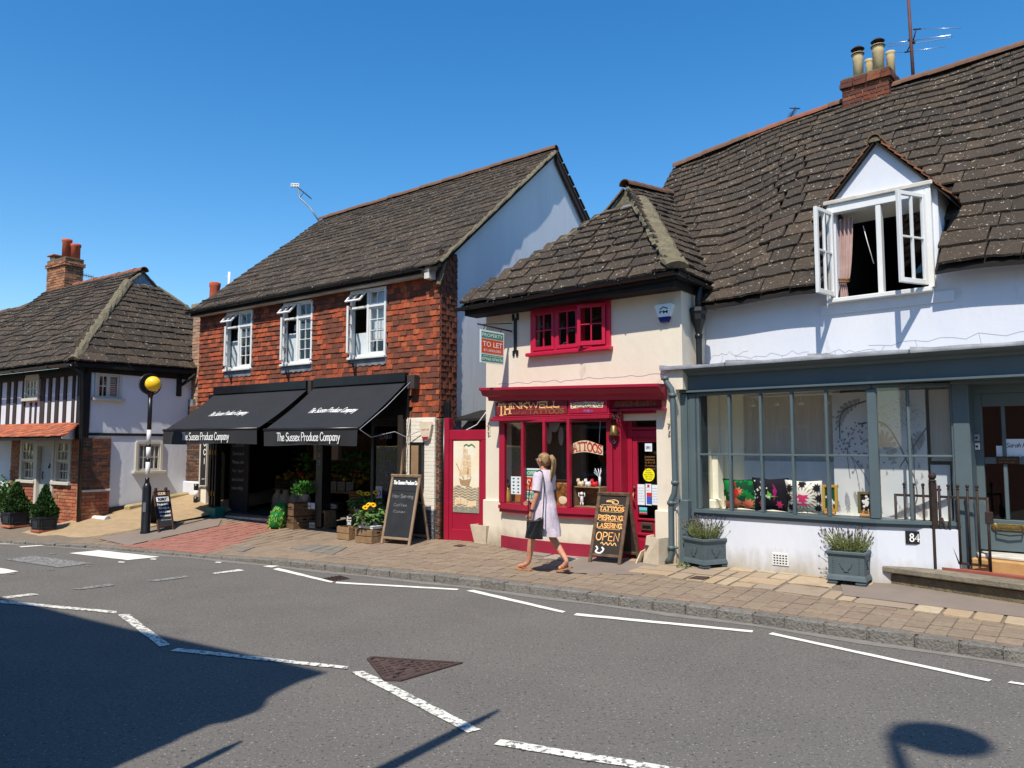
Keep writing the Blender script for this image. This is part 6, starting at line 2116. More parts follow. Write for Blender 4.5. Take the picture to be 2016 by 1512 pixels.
st2=empty('rear_chimney',RF.w((q.x,4.4,5.5)),RF.a,'cream chimney pot just showing over the ridge left of the brick chimney','chimney')
mb=MB();mb.box(-.25,.25,-.25,.25,0,q.z-5.6);mb.build('stack',BRICK,st2)
mb=MB();mb.lathe([(.12,q.z-5.6),(.11,q.z-5.5),(.12,q.z-5.42),(.15,q.z-5.4),(.15,q.z-5.36),(.1,q.z-5.36)],14);mb.build('chimney_pot',BUFF_POT,st2)
q=RF.hit(1632,222,3.6)
mb=MB();mb.sphere((0,0,0),.13,.1,.16,9,6);mb.v=[p*(1+.12*noise.noise(p*9)) for p in mb.v];o=mb.build('stone_finial',MORTAR);o.location=RF.w((q.x,3.5,q.z-.08));tag(o,'lump of mortared stone on the ridge just left of the brick chimney','finial')

# ------------------------------------------------------------------ grey-green shopfront: a polygonal bay under a lead canopy
QF=Frame(2.43,11.53,-40)
qr=empty('shopfront',(0,0,0),parent=rb)
Q2R=RW.inverted()@(Matrix.Translation(QF.O)@Matrix.Rotation(QF.a,4,'Z'))
QW=Matrix.Translation(QF.O)@Matrix.Rotation(QF.a,4,'Z')
qr.matrix_basis=Q2R
qu= lambda px,v=0.0,y=900:QF.hit(px,y,v).x
zs=QF.hit(1550,1012).z           # glass bottom
zbar=QF.hit(1550,896).z
ztp=QF.hit(1550,772).z
uA,uB=qu(1374),qu(1721)
uC,vC=qu(1884,.30),.30
UEND=5.2
# stall riser (white), sill, posts
BAY=[(uA-.05,0.0),(uB,0.0),(uC,vC)]


def bay_prism(mb,off,z0,z1,back=.6,pts=None):
    P_=pts or BAY
    d1_=(Vector(P_[2])-Vector(P_[1])).normalized()
    n1=Vector((d1_.y,-d1_.x))
    q1=Vector(P_[2])+n1*off
    # mitre at the corner
    den=d1_.y
    x=P_[1][0]+off*math.tan(math.atan2(d1_.y,d1_.x)/2)
    out=[(P_[0][0],-off),(x,-off),(q1.x,q1.y)]
    vs=[]
    for z in (z0,z1):
        vs+=[(a_,b_,z) for a_,b_ in out]+[(out[2][0],back,z),(out[0][0],back,z)]
    return mb.add(vs,[(4,3,2,1,0),(5,6,7,8,9)]+[(i,(i+1)%5,5+(i+1)%5,5+i) for i in range(5)])


mb=MB();bay_prism(mb,.02,.1,zs-.09,back=.12);mb.build('stall_riser',WHITE_RENDER,qr)
mb=MB();bay_prism(mb,.05,zs-.09,zs-.045,.3);bay_prism(mb,.08,zs-.044,zs,.3);sl=mb.build('window_sill',GREY_GREEN,qr)
mb=MB()
for px,w in ((1375,.07),(1438,.036),(1500,.036),(1562,.036),(1630,.036)):
    u=qu(px);mb.bbox(u-w/2,u+w/2,-.03,.05,zs,ztp,.006)
mb.bbox(uB-.07,uB+.05,-.02,.08,zs,ztp,.015)
d1_=(Vector((uC,vC))-Vector((uB,0)))
l1=d1_.length;e1=d1_.normalized()
MS=Matrix(((e1.x,-e1.y,0,uB),(e1.y,e1.x,0,0),(0,0,1,0),(0,0,0,1)))
t_m=.44*l1
mb.bbox(t_m-.018,t_m+.018,-.03,.05,zs,ztp,.006,M=MS);mb.bbox(l1-.05,l1+.02,-.03,.06,zs,ztp,.006,M=MS)
mb.bbox(uA,uB-.06,-.025,.03,zbar-.014,zbar+.014,.004);mb.bbox(.06,l1-.05,-.025,.03,zbar-.014,zbar+.014,.004,M=MS)
mb.bbox(uA-.02,uB,-.03,.05,ztp,ztp+.05,.006);mb.bbox(.0,l1,-.03,.05,ztp,ztp+.05,.006,M=MS)
mb.build('glazing_frame',GREY_GREEN,qr)
xs=[uA]+[qu(p) for p in (1438,1500,1562,1630)]+[uB-.06]
for i in range(5):
    for z0,z1 in ((zs,zbar),(zbar,ztp)):
        mb=MB();mb.add([(xs[i],0.01,z0),(xs[i+1],0.01,z0),(xs[i+1],.01,z1),(xs[i],.01,z1)],[(0,1,2,3)]);mb.build('shop_pane',GLASS,qr)
for a_,b_ in ((.05,t_m),(t_m,l1-.05)):
    for z0,z1 in ((zs,zbar),(zbar,ztp)):
        mb=MB();mb.add([(a_,.01,z0),(b_,.01,z0),(b_,.01,z1),(a_,.01,z1)],[(0,1,2,3)],M=MS);mb.build('shop_pane',GLASS,qr)
# pilaster and plinth block at the left
pu0,pu1=qu(1336,-.04),qu(1375,-.02)
mb=MB();mb.bbox(pu0,pu0+(pu1-pu0)*.5,-.06,.3,.1,ztp+.04,.008);mb.bbox(pu0+(pu1-pu0)*.5+.02,pu1,-.03,.3,.1,ztp+.04,.008);mb.box(pu0,pu1,-.02,.3,.1,ztp+.04);mb.bbox(pu0-.02,pu0+(pu1-pu0)*.62,-.16,.1,.1,zs+.13,.012);mb.build('pilaster',GREY_GREEN,qr)
# frieze, cornice and lead canopy
mb=MB();mb.box(pu0-.02,UEND,-.05,.5,ztp+.05,ztp+.30);mb.bbox(pu0-.04,UEND,-.09,.0,ztp+.05,ztp+.085,.006);mb.build('frieze',GREY_GREEN,qr)
mb=MB()
prof=[(.5,ztp+.30),(-.08,ztp+.30),(-.10,ztp+.335),(-.17,ztp+.36),(-.22,ztp+.39),(-.27,ztp+.395),(-.27,ztp+.43),(.5,ztp+.46)]
vs=[(pu0-.12,a_,b_) for a_,b_ in prof]+[(UEND,a_,b_) for a_,b_ in prof]
n=len(prof)
mb.add(vs,[tuple(range(n)),tuple(reversed(range(n,2*n)))]+[(i,n+i,n+(i+1)%n,(i+1)%n) for i in range(n)]);mb.build('cornice',GREY_GREEN,qr)
seg=[pu0-.16,.95,2.1,3.3,UEND]
for i in range(4):
    a_,b_=seg[i],seg[i+1]
    mb=MB()
    vs=[]
    m=18
    for j in range(m+1):
        u=a_+(b_-a_)*j/m
        up=.03*math.exp(-(j/1.6)**2)+.006*math.sin(u*7)
        for (v,z) in ((-.285,ztp+.385),(-.29,ztp+.435+up),(-.2,ztp+.445+up),(.62,ztp+.52+up),(.64,ztp+.62)):
            vs.append((u+.015*(i%2),v,z))
    k=5
    mb.add(vs,[(j*k+c_,(j+1)*k+c_,(j+1)*k+c_+1,j*k+c_+1) for j in range(m) for c_ in range(k-1)],smooth=True)
    mb.build('lead_sheet',LEAD,qr)
# side of the bay towards the door, lobby and door
DV=.62
mb=MB();mb.bbox(uC-.02,uC+.16,vC-.06,DV+.1,.4,ztp+.05,.01);mb.build('door_jamb',GREY_GREEN,qr)
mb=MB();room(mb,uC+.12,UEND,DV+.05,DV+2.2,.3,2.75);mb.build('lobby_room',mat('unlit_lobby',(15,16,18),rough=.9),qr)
mb=MB();mb.box(uC+.0,UEND,.1,DV+.06,ztp+.02,ztp+.049);mb.box(uC+.14,UEND,DV-.05,DV+.06,QF.hit(1960,800,DV).z+.16,ztp+.02);mb.build('lobby_soffit',GREY_GREEN,qr)
du0=qu(1921,DV,930)
dz0=QF.hit(1960,1086,DV).z
mb=MB();mb.bbox(uC+.14,du0,DV-.06,DV+.06,dz0,ztp+.05);mb.build('door_frame',GREY_GREEN,qr)
dwid=.98
mid=qu(1979,DV,900)
zl,zm0,zm1,zt_=QF.hit(1960,1022,DV).z,QF.hit(1960,913,DV).z,QF.hit(1960,900,DV).z,QF.hit(1960,800,DV).z
mb=MB()
DX1=du0+dwid
mb.bbox(du0+.005,du0+.1,DV-.045,DV+.03,dz0+.02,zt_+.16);mb.bbox(DX1-.1,DX1,DV-.045,DV+.03,dz0+.02,zt_+.16);mb.bbox(du0+.1,DX1-.1,DV-.043,DV+.028,dz0+.02,zl);mb.bbox(du0+.1,DX1-.1,DV-.043,DV+.028,zm0,zm1);mb.bbox(du0+.1,DX1-.1,DV-.043,DV+.028,zt_,zt_+.16);mb.bbox(mid-.02,mid+.02,DV-.04,DV+.025,zl,zm0);mb.bbox(mid-.02,mid+.02,DV-.04,DV+.025,zm1,zt_)
gd=mb.build('shop_door',GREY_GREEN,qr)
for z0,z1 in ((zl,zm0),(zm1,zt_)):
    for a_,b_ in ((du0+.1,mid-.02),(mid+.02,DX1-.1)):
        mb=MB();mb.add([(a_,DV,z0),(b_,DV,z0),(b_,DV,z1),(a_,DV,z1)],[(0,1,2,3)]);mb.build('pane',GLASS,gd)
qdoor= lambda x,y,dv=-.05:QF.hit(x,y,DV+dv)
q=qdoor(1912,877);mb=MB();mb.sphere((q.x,DV-.06,q.z),.03);mb.build('lock',BRASS,gd)
mb=MB();pts=[qdoor(1913,932,-.08),qdoor(1910,940,-.1),qdoor(1912,950,-.1),qdoor(1918,958,-.07)];mb.tube(pts,.009,5);mb.build('door_pull',BRASS,gd)
q=qdoor(1988,1040)
mb=MB();mb.bbox(q.x-.15,q.x+.15,DV-.06,DV-.045,q.z-.03,q.z+.05,.012);mb.bbox(q.x-.1,q.x+.1,DV-.068,DV-.06,q.z-.005,q.z+.025,.006)
for s2 in (-1,1):mb.sphere((q.x+s2*.15,DV-.06,q.z+.01),.04,.015,.045)
lp=mb.build('letter_plate',BRASS,gd)
mb=MB();mb.tube([(q.x-.14,DV-.07,q.z-.0),(q.x-.13,DV-.09,q.z-.07),(q.x,DV-.095,q.z-.085),(q.x+.13,DV-.09,q.z-.07),(q.x+.14,DV-.07,q.z)],.01,6);mb.build('knocker',IRON,lp)
q=qdoor(1999,884);mb=MB();mb.box(q.x-.12,q.x+.14,DV-.01,DV-.006,q.z-.13,q.z+.12);cd_=mb.build('name_card',PAPER,gd)
mb=MB();stroke_text(mb,'Sarah K', lambda a_,b_,d_:Vector((a_,DV-.011-d_,b_)),q.x-.1,q.z+.02,.2,.05,.006,slant=.3);scribble(mb, lambda a_,b_,d_:Vector((a_,DV-.011-d_,b_)),q.x-.08,q.z-.1,.18,.02,.008);mb.build('lettering',BLACK_INK,cd_)
q=qdoor(1972,889);mb=MB();mb.box(q.x-.06,q.x+.06,DV-.011,DV-.007,q.z-.07,q.z+.07);mb.build('notice',PAPER,gd)
q=qdoor(1984,907);mb=MB();mb.box(q.x-.12,q.x+.12,DV-.05,DV-.043,q.z-.04,q.z+.05);bp=mb.build('brass_plate',mat('dark_brass_plate',(70,48,34),(60,42,30),scale=6,rough=.4,metal=.4),gd)
mb=MB();scribble(mb, lambda a_,b_,d_:Vector((a_,DV-.05-d_,b_)),q.x-.09,q.z+.01,.18,.02,.006);scribble(mb, lambda a_,b_,d_:Vector((a_,DV-.05-d_,b_)),q.x-.09,q.z-.025,.18,.02,.006,seed=4);mb.build('lettering',GOLD_INK,bp)
for i,y in enumerate((862,879)):
    q=QF.hit(1894,y,.46);mb=MB();mb.bbox(uC+.15,uC+.21,DV-.09,DV-.06,q.z-.04,q.z+.045);bb_=mb.build('bell_push',WHITE_PAINT if i else SOCKET_GREY,qr)
    mb=MB();mb.sphere((uC+.18,DV-.092,q.z),.014);mb.build('button',BLACK_PAINT,bb_)
# window bed and backs
mb=MB();mb.add([(uA-.05,.04,zs-.02),(uB,.04,zs-.02),(uC,vC+.05,zs-.02),(uC,.95,zs-.02),(uA-.05,.95,zs-.02)],[(0,1,2,3,4)]);mb.build('window_bed',CREAM_IN,qr)
mb=MB();mb.box(uA-.1,uA-.04,.05,.95,zs-.1,ztp+.05);mb.bbox(uA-.04,uA+.05,.55,.75,zs-.02,1.78);mb.bbox(uA-.04,uA+.09,.35,.6,zs-.02,1.12,.02);mb.build('window_side',CREAM_IN,qr)
w1,w2=qu(1462,.8),qu(1652,.8)
mb=MB();mb.box(uA-.04,w1,.85,.9,zs-.02,ztp+.05);mb.build('back_panel',CREAM_IN,qr)
zp=QF.hit(1560,905,.8).z
mb=MB();mb.bbox(w1+.02,w2,.8,.83,zs-.02,zp-.02,.004);mb.build('pale_panel',PALE_BLUE_IN,qr)
mb=MB()
vs=[]
for i in range(61):
    x=w1-.02+(w2-w1+.04)*i/60
    vs+=[(x,.88+.008*math.sin(i*1.3)+.006*math.sin(i*.37),zp-.05),(x,.88+.005*math.sin(i*1.3),ztp+.05)]
mb.add(vs,[(2*i,2*i+2,2*i+3,2*i+1) for i in range(60)],smooth=True);mb.build('linen_blind',LINEN,qr)
mb=MB();mb.box(uA-.1,uC+.1,.05,1.4,ztp+.05,ztp+.09);mb.build('window_ceiling',CREAM_IN,qr)
mb=MB();mb.box(uA-.1,uC+.12,1.4,1.45,zs-.1,ztp+.05);mb.build('rear_partition',DIM_WALL,qr)
# toile wallpaper panel
WALLPAPER=mat('wallpaper_ground',(206,208,206),(186,194,202),scale=1.6,rough=.85)
TOILE=mat('toile_ink',(74,76,80),(110,112,116),scale=9,rough=.8)
TOILE_L=mat('pale_toile_ink',(138,140,142),(160,162,164),scale=12,rough=.8)
tw0,tw1=qu(1641,.62),qu(1826,.62)
tp=thing_at('wallpaper_panel',QF,tw0,.62,zs-.02,'tall grey toile wallpaper panel with banana leaves standing in the grey shop window','panel')
W_,H_=tw1-tw0,ztp-zs+.02
mb=MB();mb.bbox(0,W_,0,.02,0,H_,.002);mb.build('sheet',WALLPAPER,tp)
tpl= lambda a_,b_,d_:Vector((a_*W_,-.001-d_,b_*H_))
t3=random.Random(17)
mb=MB();ml=MB()
K_=W_/H_


def leaf(mbx,pts,w,d):
    ribbon(mbx,pts,w, lambda a_,b_,d_:tpl(a_/1,b_,d),0)


def stem_curve(x0,y0,x1,y1,x2,y2,w):
    pts=smooth_line([(x0,y0),(x1,y1),(x2,y2)],8)
    ribbon(mb,pts,w, lambda a_,b_,d_:tpl(a_,b_,.003),0)
    return pts


def banana(pts,w,d):
    """torn banana leaf: slats each side of the stem"""
    n=len(pts)
    for i in range(1,n-1):
        (x,y),(x2,y2)=pts[i],pts[i+1]
        dx,dy=x2-x,y2-y
        l=math.hypot(dx,dy)
        if l<1e-6: continue
        ww=w*math.sin(math.pi*(i/n)**.8)
        for sg in (-1,1):
            nx,ny=-dy/l*sg*ww,dx/l*sg*ww
            ml.add([tpl(x,y,d),tpl(x+dx*.95,y+dy*.95,d),tpl(x+dx*.4+nx,y+dy*.4+ny-.02,d),tpl(x+nx*.9-dx*.2,y+ny*.9-dy*.2-.02,d)],[(0,1,2,3)])


p_=stem_curve(.08,.62,.12,.84,.40,.93,.012);banana(smooth_line([(.06,.70),(.12,.86),(.32,.95)],5),.055,.002)
p_=stem_curve(.30,.74,.60,.72,.86,.32,.014);banana(smooth_line([(.42,.66),(.60,.62),(.66,.42)],5),.075,.002)
p_=stem_curve(.72,.40,.86,.55,1.0,.70,.01);banana(smooth_line([(.8,.5),(.9,.62),(.98,.66)],4),.07,.002)
stem_curve(.86,.32,.88,.16,.80,.02,.012)
stem_curve(.18,.30,.16,.5,.20,.62,.008);stem_curve(.30,.1,.24,.4,.14,.55,.006);stem_curve(.45,.05,.36,.3,.2,.48,.006)
for k in range(9):
    x=t3.uniform(.0,1);y=t3.uniform(.02,.12);a_=t3.uniform(.6,2.5)
    banana(smooth_line([(x,.02),(x+.08*math.cos(a_),y+.03),(x+.2*math.cos(a_),y+.1*math.sin(a_))],4),.03,.004)
for k in range(70):# seed heads
    x=min(.96,abs(t3.gauss(.26,.16)));y=t3.gauss(.60,.10)
    r_=t3.uniform(.008,.02)
    ml.add([tpl(x+r_*math.cos(q_*.9),y+r_*K_*math.sin(q_*.9),.004) for q_ in range(7)],[tuple(range(7))])
    mb.add([tpl(x+r_*.5*math.cos(q_*1.26),y+r_*.5*K_*math.sin(q_*1.26),.005) for q_ in range(5)],[tuple(range(5))])
for k in range(260):# tree canopy
    a_=t3.uniform(0,6.28);r_=math.sqrt(t3.random())
    x,y=.74+.25*r_*math.cos(a_),.80+.13*r_*math.sin(a_)
    s_=t3.uniform(.006,.016)
    if x<.98:ml.add([tpl(x,y,.0035),tpl(x+s_,y+s_*.4,.0035),tpl(x+s_*.6,y+s_,.0035)],[(0,1,2)])
stem_curve(.86,.32,.86,.55,.80,.78,.01)
for k in range(26):x=t3.uniform(.02,.95);y=t3.uniform(.05,.4);s_=t3.uniform(.01,.03);ml.add([tpl(x,y,.0035),tpl(x+s_,y+s_*.8,.0035),tpl(x+s_*.3,y+s_*2,.0035)],[(0,1,2)])
mb.build('printed_stem',TOILE,tp);ml.build('printed_leaf',TOILE_L,tp)
mb=MB();mb.bbox(W_+.02,W_+.36,.1,.13,.74,H_);o=mb.build('linen_drop',LINEN,tp)
wp=thing_at('display_board',QF,tw1+.02,.66,zs-.02,'plain white board standing at the right end of the grey shop window','panel')
mb=MB();mb.bbox(0,qu(1866,.55)-tw1-.02,0,.025,0,QF.hit(1845,915,.66).z-zs+.02,.003);mb.build('board',PALE_BLUE_IN,wp)
# track lights
tl=thing_at('track_light',QF,qu(1480,.55),.55,ztp-.02,'white ceiling track with four small spotlights in the grey shop window','lights')
LT=qu(1642,.55)-qu(1480,.55)
mb=MB();mb.bbox(0,LT,-.015,.015,0,.03);mb.build('rail',WHITE_PAINT,tl)
for k in range(4):
    mb=MB();x=LT*(.03+.3*k);mb.tube([(x,0,0),(x,0,-.06)],.008,5);mb.lathe([(.02,-.06),(.03,-.09),(.045,-.13),(.03,-.125)],10,M=Matrix.Translation((x,-.0,0))@Matrix.Rotation(.3,4,'X'));mb.build('spotlight',WHITE_PAINT,tl)
# cushions
def cushion(name,F,x0,x1,yb,v,m,lab,seed,patches):
    u0,u1=qu(x0,v),qu(x1,v)
    w=(u1-u0)/2
    e=thing_at('cushion',F,(u0+u1)/2,v,zs,lab,'cushion','printed cushions in the grey shop window')
    mb=MB()
    n=14
    idx={}
    for sd in (-1,1):
        for i in range(n+1):
            for j in range(n+1):
                x,z=-1+2*i/n,-1+2*j/n
                th=(1-x*x)**.55*(1-z*z)**.55 if abs(x)<1 and abs(z)<1 else 0
                pin=1-.10*(1-abs(x))*(abs(z))**3-0
                pin2=1-.10*(1-abs(z))*abs(x)**3
                mb.v.append(Vector((x*w*pin2,sd*.1*th,w*.92+z*w*.92*pin)))
    N_=(n+1)**2
    for sd in range(2):
        for i in range(n):
            for j in range(n):
                a_=sd*N_+i*(n+1)+j
                f=[a_,a_+n+1,a_+n+2,a_+1]
                mb.f.append(f if sd==0 else f[::-1]);mb.sm.append(True)
    c=mb.build('cushion_cover',m,e)
    e.rotation_euler[0]=0.0
    tilt=Matrix.Rotation(.18,4,'X')
    c.matrix_basis=tilt
    r_=random.Random(seed)
    def onface(x,z):
        th=max(0,1-x*x)**.55*max(0,1-z*z)**.55
        return tilt@Vector((x*w,-.1*th-.004,w*.92+z*w*.92))
    for nm,m2,spec in patches:
        mp=MB()
        for (cx,cz,rx,rz,kk) in spec(r_):
            a0_=r_.uniform(0,6)
            pts=[onface(max(-.93,min(.93,cx+rx*math.cos(a0_+q_*6.283/kk)*(1 if q_%2 else .55))),max(-.93,min(.93,cz+rz*math.sin(a0_+q_*6.283/kk)*(1 if q_%2 else .55)))) for q_ in range(kk)]
            b=len(mp.v)
            mp.v.append(onface(max(-.93,min(.93,cx)),max(-.93,min(.93,cz))))
            mp.v.extend(pts)
            for q_ in range(kk):mp.f.append([b,b+1+q_,b+1+(q_+1)%kk]);mp.sm.append(False)
        mp.build(nm,m2,e)
    return e


flw= lambda n,cx,cz,sx,sz,r0,r1,k=12:(lambda r:[(r.gauss(cx,sx),r.gauss(cz,sz),*(2*[r.uniform(r0,r1)]),k) for _ in range(n)])
fab= lambda nm,a_,b_=None:mat(nm,a_,b_,scale=14,rough=.9)
GRN,DGRN,ORG,RED2,BLK,MAG,WHT,PNK,GLD=fab('emerald_print',(20,140,62),(12,104,50)),fab('dark_green_print',(10,74,44)),fab('coral_print',(236,104,78),(244,140,110)),fab('scarlet_print',(190,36,30)),fab('black_print',(26,24,34)),fab('magenta_print',(160,26,104)),fab('white_print',(228,226,214)),fab('rose_print_cloth',(216,60,110)),fab('gold_print',(186,146,60))
cushion('c',QF,1426,1490,1010,.30,GRN,'green cushion with a big orange flower, left of the three cushions',3,[('printed_leaf',DGRN,flw(9,0,.2,.5,.4,.15,.4)),('printed_flower',ORG,flw(9,-.1,-.35,.35,.25,.2,.42,16)),('printed_bud',RED2,flw(5,-.2,.2,.12,.3,.15,.25))])
cushion('c',QF,1484,1556,1014,.27,BLK,'black cushion with a green hummingbird and purple stripes between the other two cushions',4,[('printed_flower',WHT,flw(22,-.5,.3,.3,.4,.04,.11,8)),('printed_band',MAG, lambda r:[(s_*.3,.25,.14,.6,6) for s_ in (-1,1)]),('printed_bird',fab('lime_print',(110,190,70)), lambda r:[(0,.05,.16,.3,8),(.1,0,.4,.06,6)]),('printed_petal',PNK, lambda r:[(-.45,-.5,.2,.28,12),(.5,-.5,.2,.28,12)])])
cushion('c',QF,1548,1621,1020,.24,WHT,'white cushion with black leaves and a dark round medallion, right of the three cushions',5,[('printed_leaf',BLK, lambda r:[(x,z,.24,.3,18) for x,z in ((-.7,.55),(.75,.6),(-.7,-.6),(.75,-.6),(0,.85),(-.8,0),(.85,0))]),('printed_ring',GLD, lambda r:[(0,0,1.12,1.1,40)]),('printed_disc',DGRN, lambda r:[(0,0,1.05,1.02,40)]),('printed_pavilion',PNK, lambda r:[(0,.1,.45,.18,10),(0,-.1,.3,.2,10),(0,-.35,.5,.1,10)])])
# framed pictures on little easels
for k,(x0,x1,y0,y1,v,lab,fm,pm) in enumerate(((1620,1650,969,1021,.22,'gilt framed picture on an easel next to the white medallion cushion',GLD,DGRN),(1690,1722,986,1029,.16,'small green framed picture with a pale flower on an easel near the bay corner',fab('olive_frame',(104,96,62)),BLK))):
    u0,u1,z0,z1=QF.rect(x0,y0,x1,y1,v)
    e=thing_at('framed_picture',QF,(u0+u1)/2,v,zs+.05,lab,'picture','little framed pictures in the grey shop window')
    w,h=(u1-u0)/2,z1-z0;f=.035
    mb=MB();mb.box(-w+f,w-f,-.01,0,f,h-f);mb.build('print',pm,e)
    mb=MB();mb.bbox(-w,-w+f,-.025,.01,0,h,.004);mb.bbox(w-f,w,-.025,.01,0,h,.004);mb.bbox(-w+f,w-f,-.025,.01,0,f,.004);mb.bbox(-w+f,w-f,-.025,.01,h-f,h,.004);mb.build('frame',fm,e)
    mb=MB();r_=random.Random(k)
    for q_ in range(16):mb.ring_disc((r_.gauss(0,w*.22),-.0115-.0002*q_,h*.5+r_.gauss(0,h*.12)),.018,6)
    mb.build('printed_flower',WHT,e)
    mb=MB();mb.bbox(-w*.7,w*.7,-.06,.02,-.035,-.005);mb.tube([(-w*.5,-.05,-.05),(0,.05,h*.6)],.012,5);mb.tube([(w*.5,-.05,-.05),(0,.05,h*.6)],.012,5);mb.build('easel',mat('easel_wood',(206,150,92),(188,132,80),scale=9),e)
# air brick and number plate on the white base
q=QF.hit(1537,1101,-.02)
vb_=thing_at('air_vent',QF,q.x,-.02,q.z,'white plastic air brick low on the white base under the shop window','vent')
mb=MB();wall_grid(mb,-.11,.11,-.08,.08,[(-.095+.04*i,-.095+.04*i+.026,-.065+.034*j,-.065+.034*j+.02) for i in range(5) for j in range(4)],-.012,.0);mb.build('grille',WHITE_PAINT,vb_)
mb=MB();mb.box(-.1,.1,-.004,-.001,-.07,.07);mb.build('shadow_back',BLACK_PAINT,vb_)
q=QF.hit(1821,1060,.1)
t_=l1*.46
pn_=Vector((uB+e1.x*t_,e1.y*t_-.025,0))
np_=empty('number_plate',QW@Vector((pn_.x,pn_.y,q.z)),QF.a+math.atan2(e1.y,e1.x),'black number plate with pale figures behind the iron railing','number plate')
mb=MB();mb.bbox(-.1,.1,-.012,0,-.08,.08,.006);mb.build('plate',BLACK_PAINT,np_)
mb=MB();stroke_text(mb,'84', lambda a_,b_,d_:Vector((a_,-.012-d_,b_)),-.05,-.045,.1,.09,.014);mb.build('numeral',WHITE_INK,np_)
# doorstep and second step
SZ=.43
A_,B_=on_z(1736,1114,SZ),on_z(2016,1150,SZ)
dd_=(B_-A_).normalized();nn_=Vector((-dd_.y,dd_.x,0))
STF=Frame(A_.x,A_.y,math.degrees(math.atan2(dd_.y,dd_.x)))
stp=empty('entrance_step',STF.O,STF.a,'long grey stone step carrying the iron railing in front of the grey door','step')
mb=MB();mb.bbox(0,3.2,0,1.5,SZ-.075,SZ,.012);mb.build('tread',mat('step_stone',(136,126,108),(112,104,90),scale=6,rough=.9,bump=.8,bscale=28,bdist=.02,specks=((170,160,136),20,.68)),stp)
mb=MB();mb.bbox(.05,3.2,.07,1.4,.05,SZ-.08,.02);mb.build('riser',mat('rough_step_stone',(122,108,82),(98,88,70),scale=7,rough=.95,bump=1.0,bscale=26,bdist=.03,specks=((196,184,156),22,.67)),stp)
g0,g1=STF.loc(QW@Vector((uC+.12,DV-.45,0))),STF.loc(QW@Vector((UEND,DV-.45,0)))
mb=MB();mb.bbox(g0.x,g0.x+2.4,g0.y,g0.y+.7,SZ+.004,dz0-.04,.015);mb.build('sandstone_step',mat('ochre_sandstone',(190,152,98),(172,126,78),scale=3,rough=.9,bump=.3,bscale=30),stp)
mb=MB();mb.bbox(g0.x-.05,g0.x+2.4,g0.y+.1,g0.y+.7,dz0-.038,dz0,.01);mb.build('threshold',OLD_WHITE,stp)
mb=MB();mb.box(g0.x-.6,g0.x+2.4,g0.y-.12,g0.y+.02,SZ+.002,SZ+.03);mb.build('tile_edge',mat('red_quarry',(150,84,70),(132,74,62),scale=6,rough=.8),stp)
# iron railing: fixed panel, post, open gate leaf
def rail_pt(px,y=None):
    yy=1112+(1131-1112)*(px-1768)/(1950-1768)
    return on_z(px,yy,SZ)
RA,RB,RC=rail_pt(1768),rail_pt(1843),rail_pt(1951)
HT=.985
def bars(root_p,other,n,name,lab,finials,brace=False,end_fin=False):
    d_=other-root_p
    e=empty(name,root_p,math.atan2(d_.y,d_.x),lab,'railing' if not brace else 'gate')
    L=d_.length
    for z in (HT-.13,.08):mb=MB();mb.bbox(0,L,-.008,.008,z,z+.03,.002);mb.build('rail',IRON,e)
    for i in range(n+1):
        x=L*i/n
        mb=MB()
        end=i in (0,n)
        hh=HT-.1 if (end and not end_fin) else HT
        if brace and i==0:hh=HT+.02
        mb.tube([(x,0,.0 if end else .09),(x,0,hh)],.0135 if not end else .016,6)
        b_=mb.build('bar',IRON,e)
        if not end:
            mb=MB();mb.sphere((x,0,HT+.02),.022,n=8,m=6);mb.lathe([(.018,HT-.02),(.01,HT)],8,M=Matrix.Translation((x,0,0)));mb.build('ball_finial',IRON,b_)
    if brace:
        mb=MB();mb.tube([(.02,0,.62),(L*.36,0,.1)],.013,5);mb.build('brace',IRON,e)
        mb=MB();mb.bbox(L-.03,L+.05,-.02,.02,.58,.72);mb.build('latch',IRON,e)
    return e


bars(RA,RB,4,'iron_railing','short fixed iron railing with ball tops on the stone step, left of its thick post', True)
bars(RB+(RC-RB).normalized()*.07,RC,5,'iron_gate','iron bar gate with a slanting brace on the stone step, right of the thick post', True,brace=True)
gp2=empty('iron_post',RB,0,'thick square iron gate post with a ball on top on the stone step','post')
mb=MB();mb.bbox(-.035,.035,-.035,.035,0,HT+.06,.006);mb.lathe([(.03,HT+.06),(.05,HT+.07),(.03,HT+.09)],10);mb.build('shaft',IRON,gp2)
mb=MB();mb.sphere((0,0,HT+.13),.045);mb.build('ball_finial',IRON,gp2)
mb=MB();mb.tube([(.035,0,.95),(.1,0,.95)],.014,5);mb.tube([(.035,0,.12),(.1,0,.12)],.014,5);mb.build('hinge',IRON,gp2)
# grey downpipe between the two shops
dpx= lambda x,y,v=-.10:MF.hit(x,y,v)
dpp=empty('grey_downpipe',MF.O,MF.a,'grey cast iron downpipe running down the cream pier beside the grey shopfront','downpipe')
ps_=[dpx(1309,742),dpx(1312,752),dpx(1322,766),dpx(1324,778),dpx(1329,955),dpx(1327,972),dpx(1321,985),dpx(1322,1085),dpx(1320,1100),dpx(1313,1108)]
mb=MB();mb.tube(ps_,.042,10);mb.build('pipe',GREY_GREEN,dpp)
mb=MB()
for x,y in ((1309,745),(1324,778),(1329,950),(1321,990),(1322,1078)):
    q=dpx(x,y);mb.tube([q-Vector((0,0,.025)),q+Vector((0,0,.025))],.058,10)
    if y>980:mb.tube([q+Vector((.0,0,0)),q+Vector((.09,.02,0))],.018,6)
mb.build('collar',GREY_GREEN,dpp)

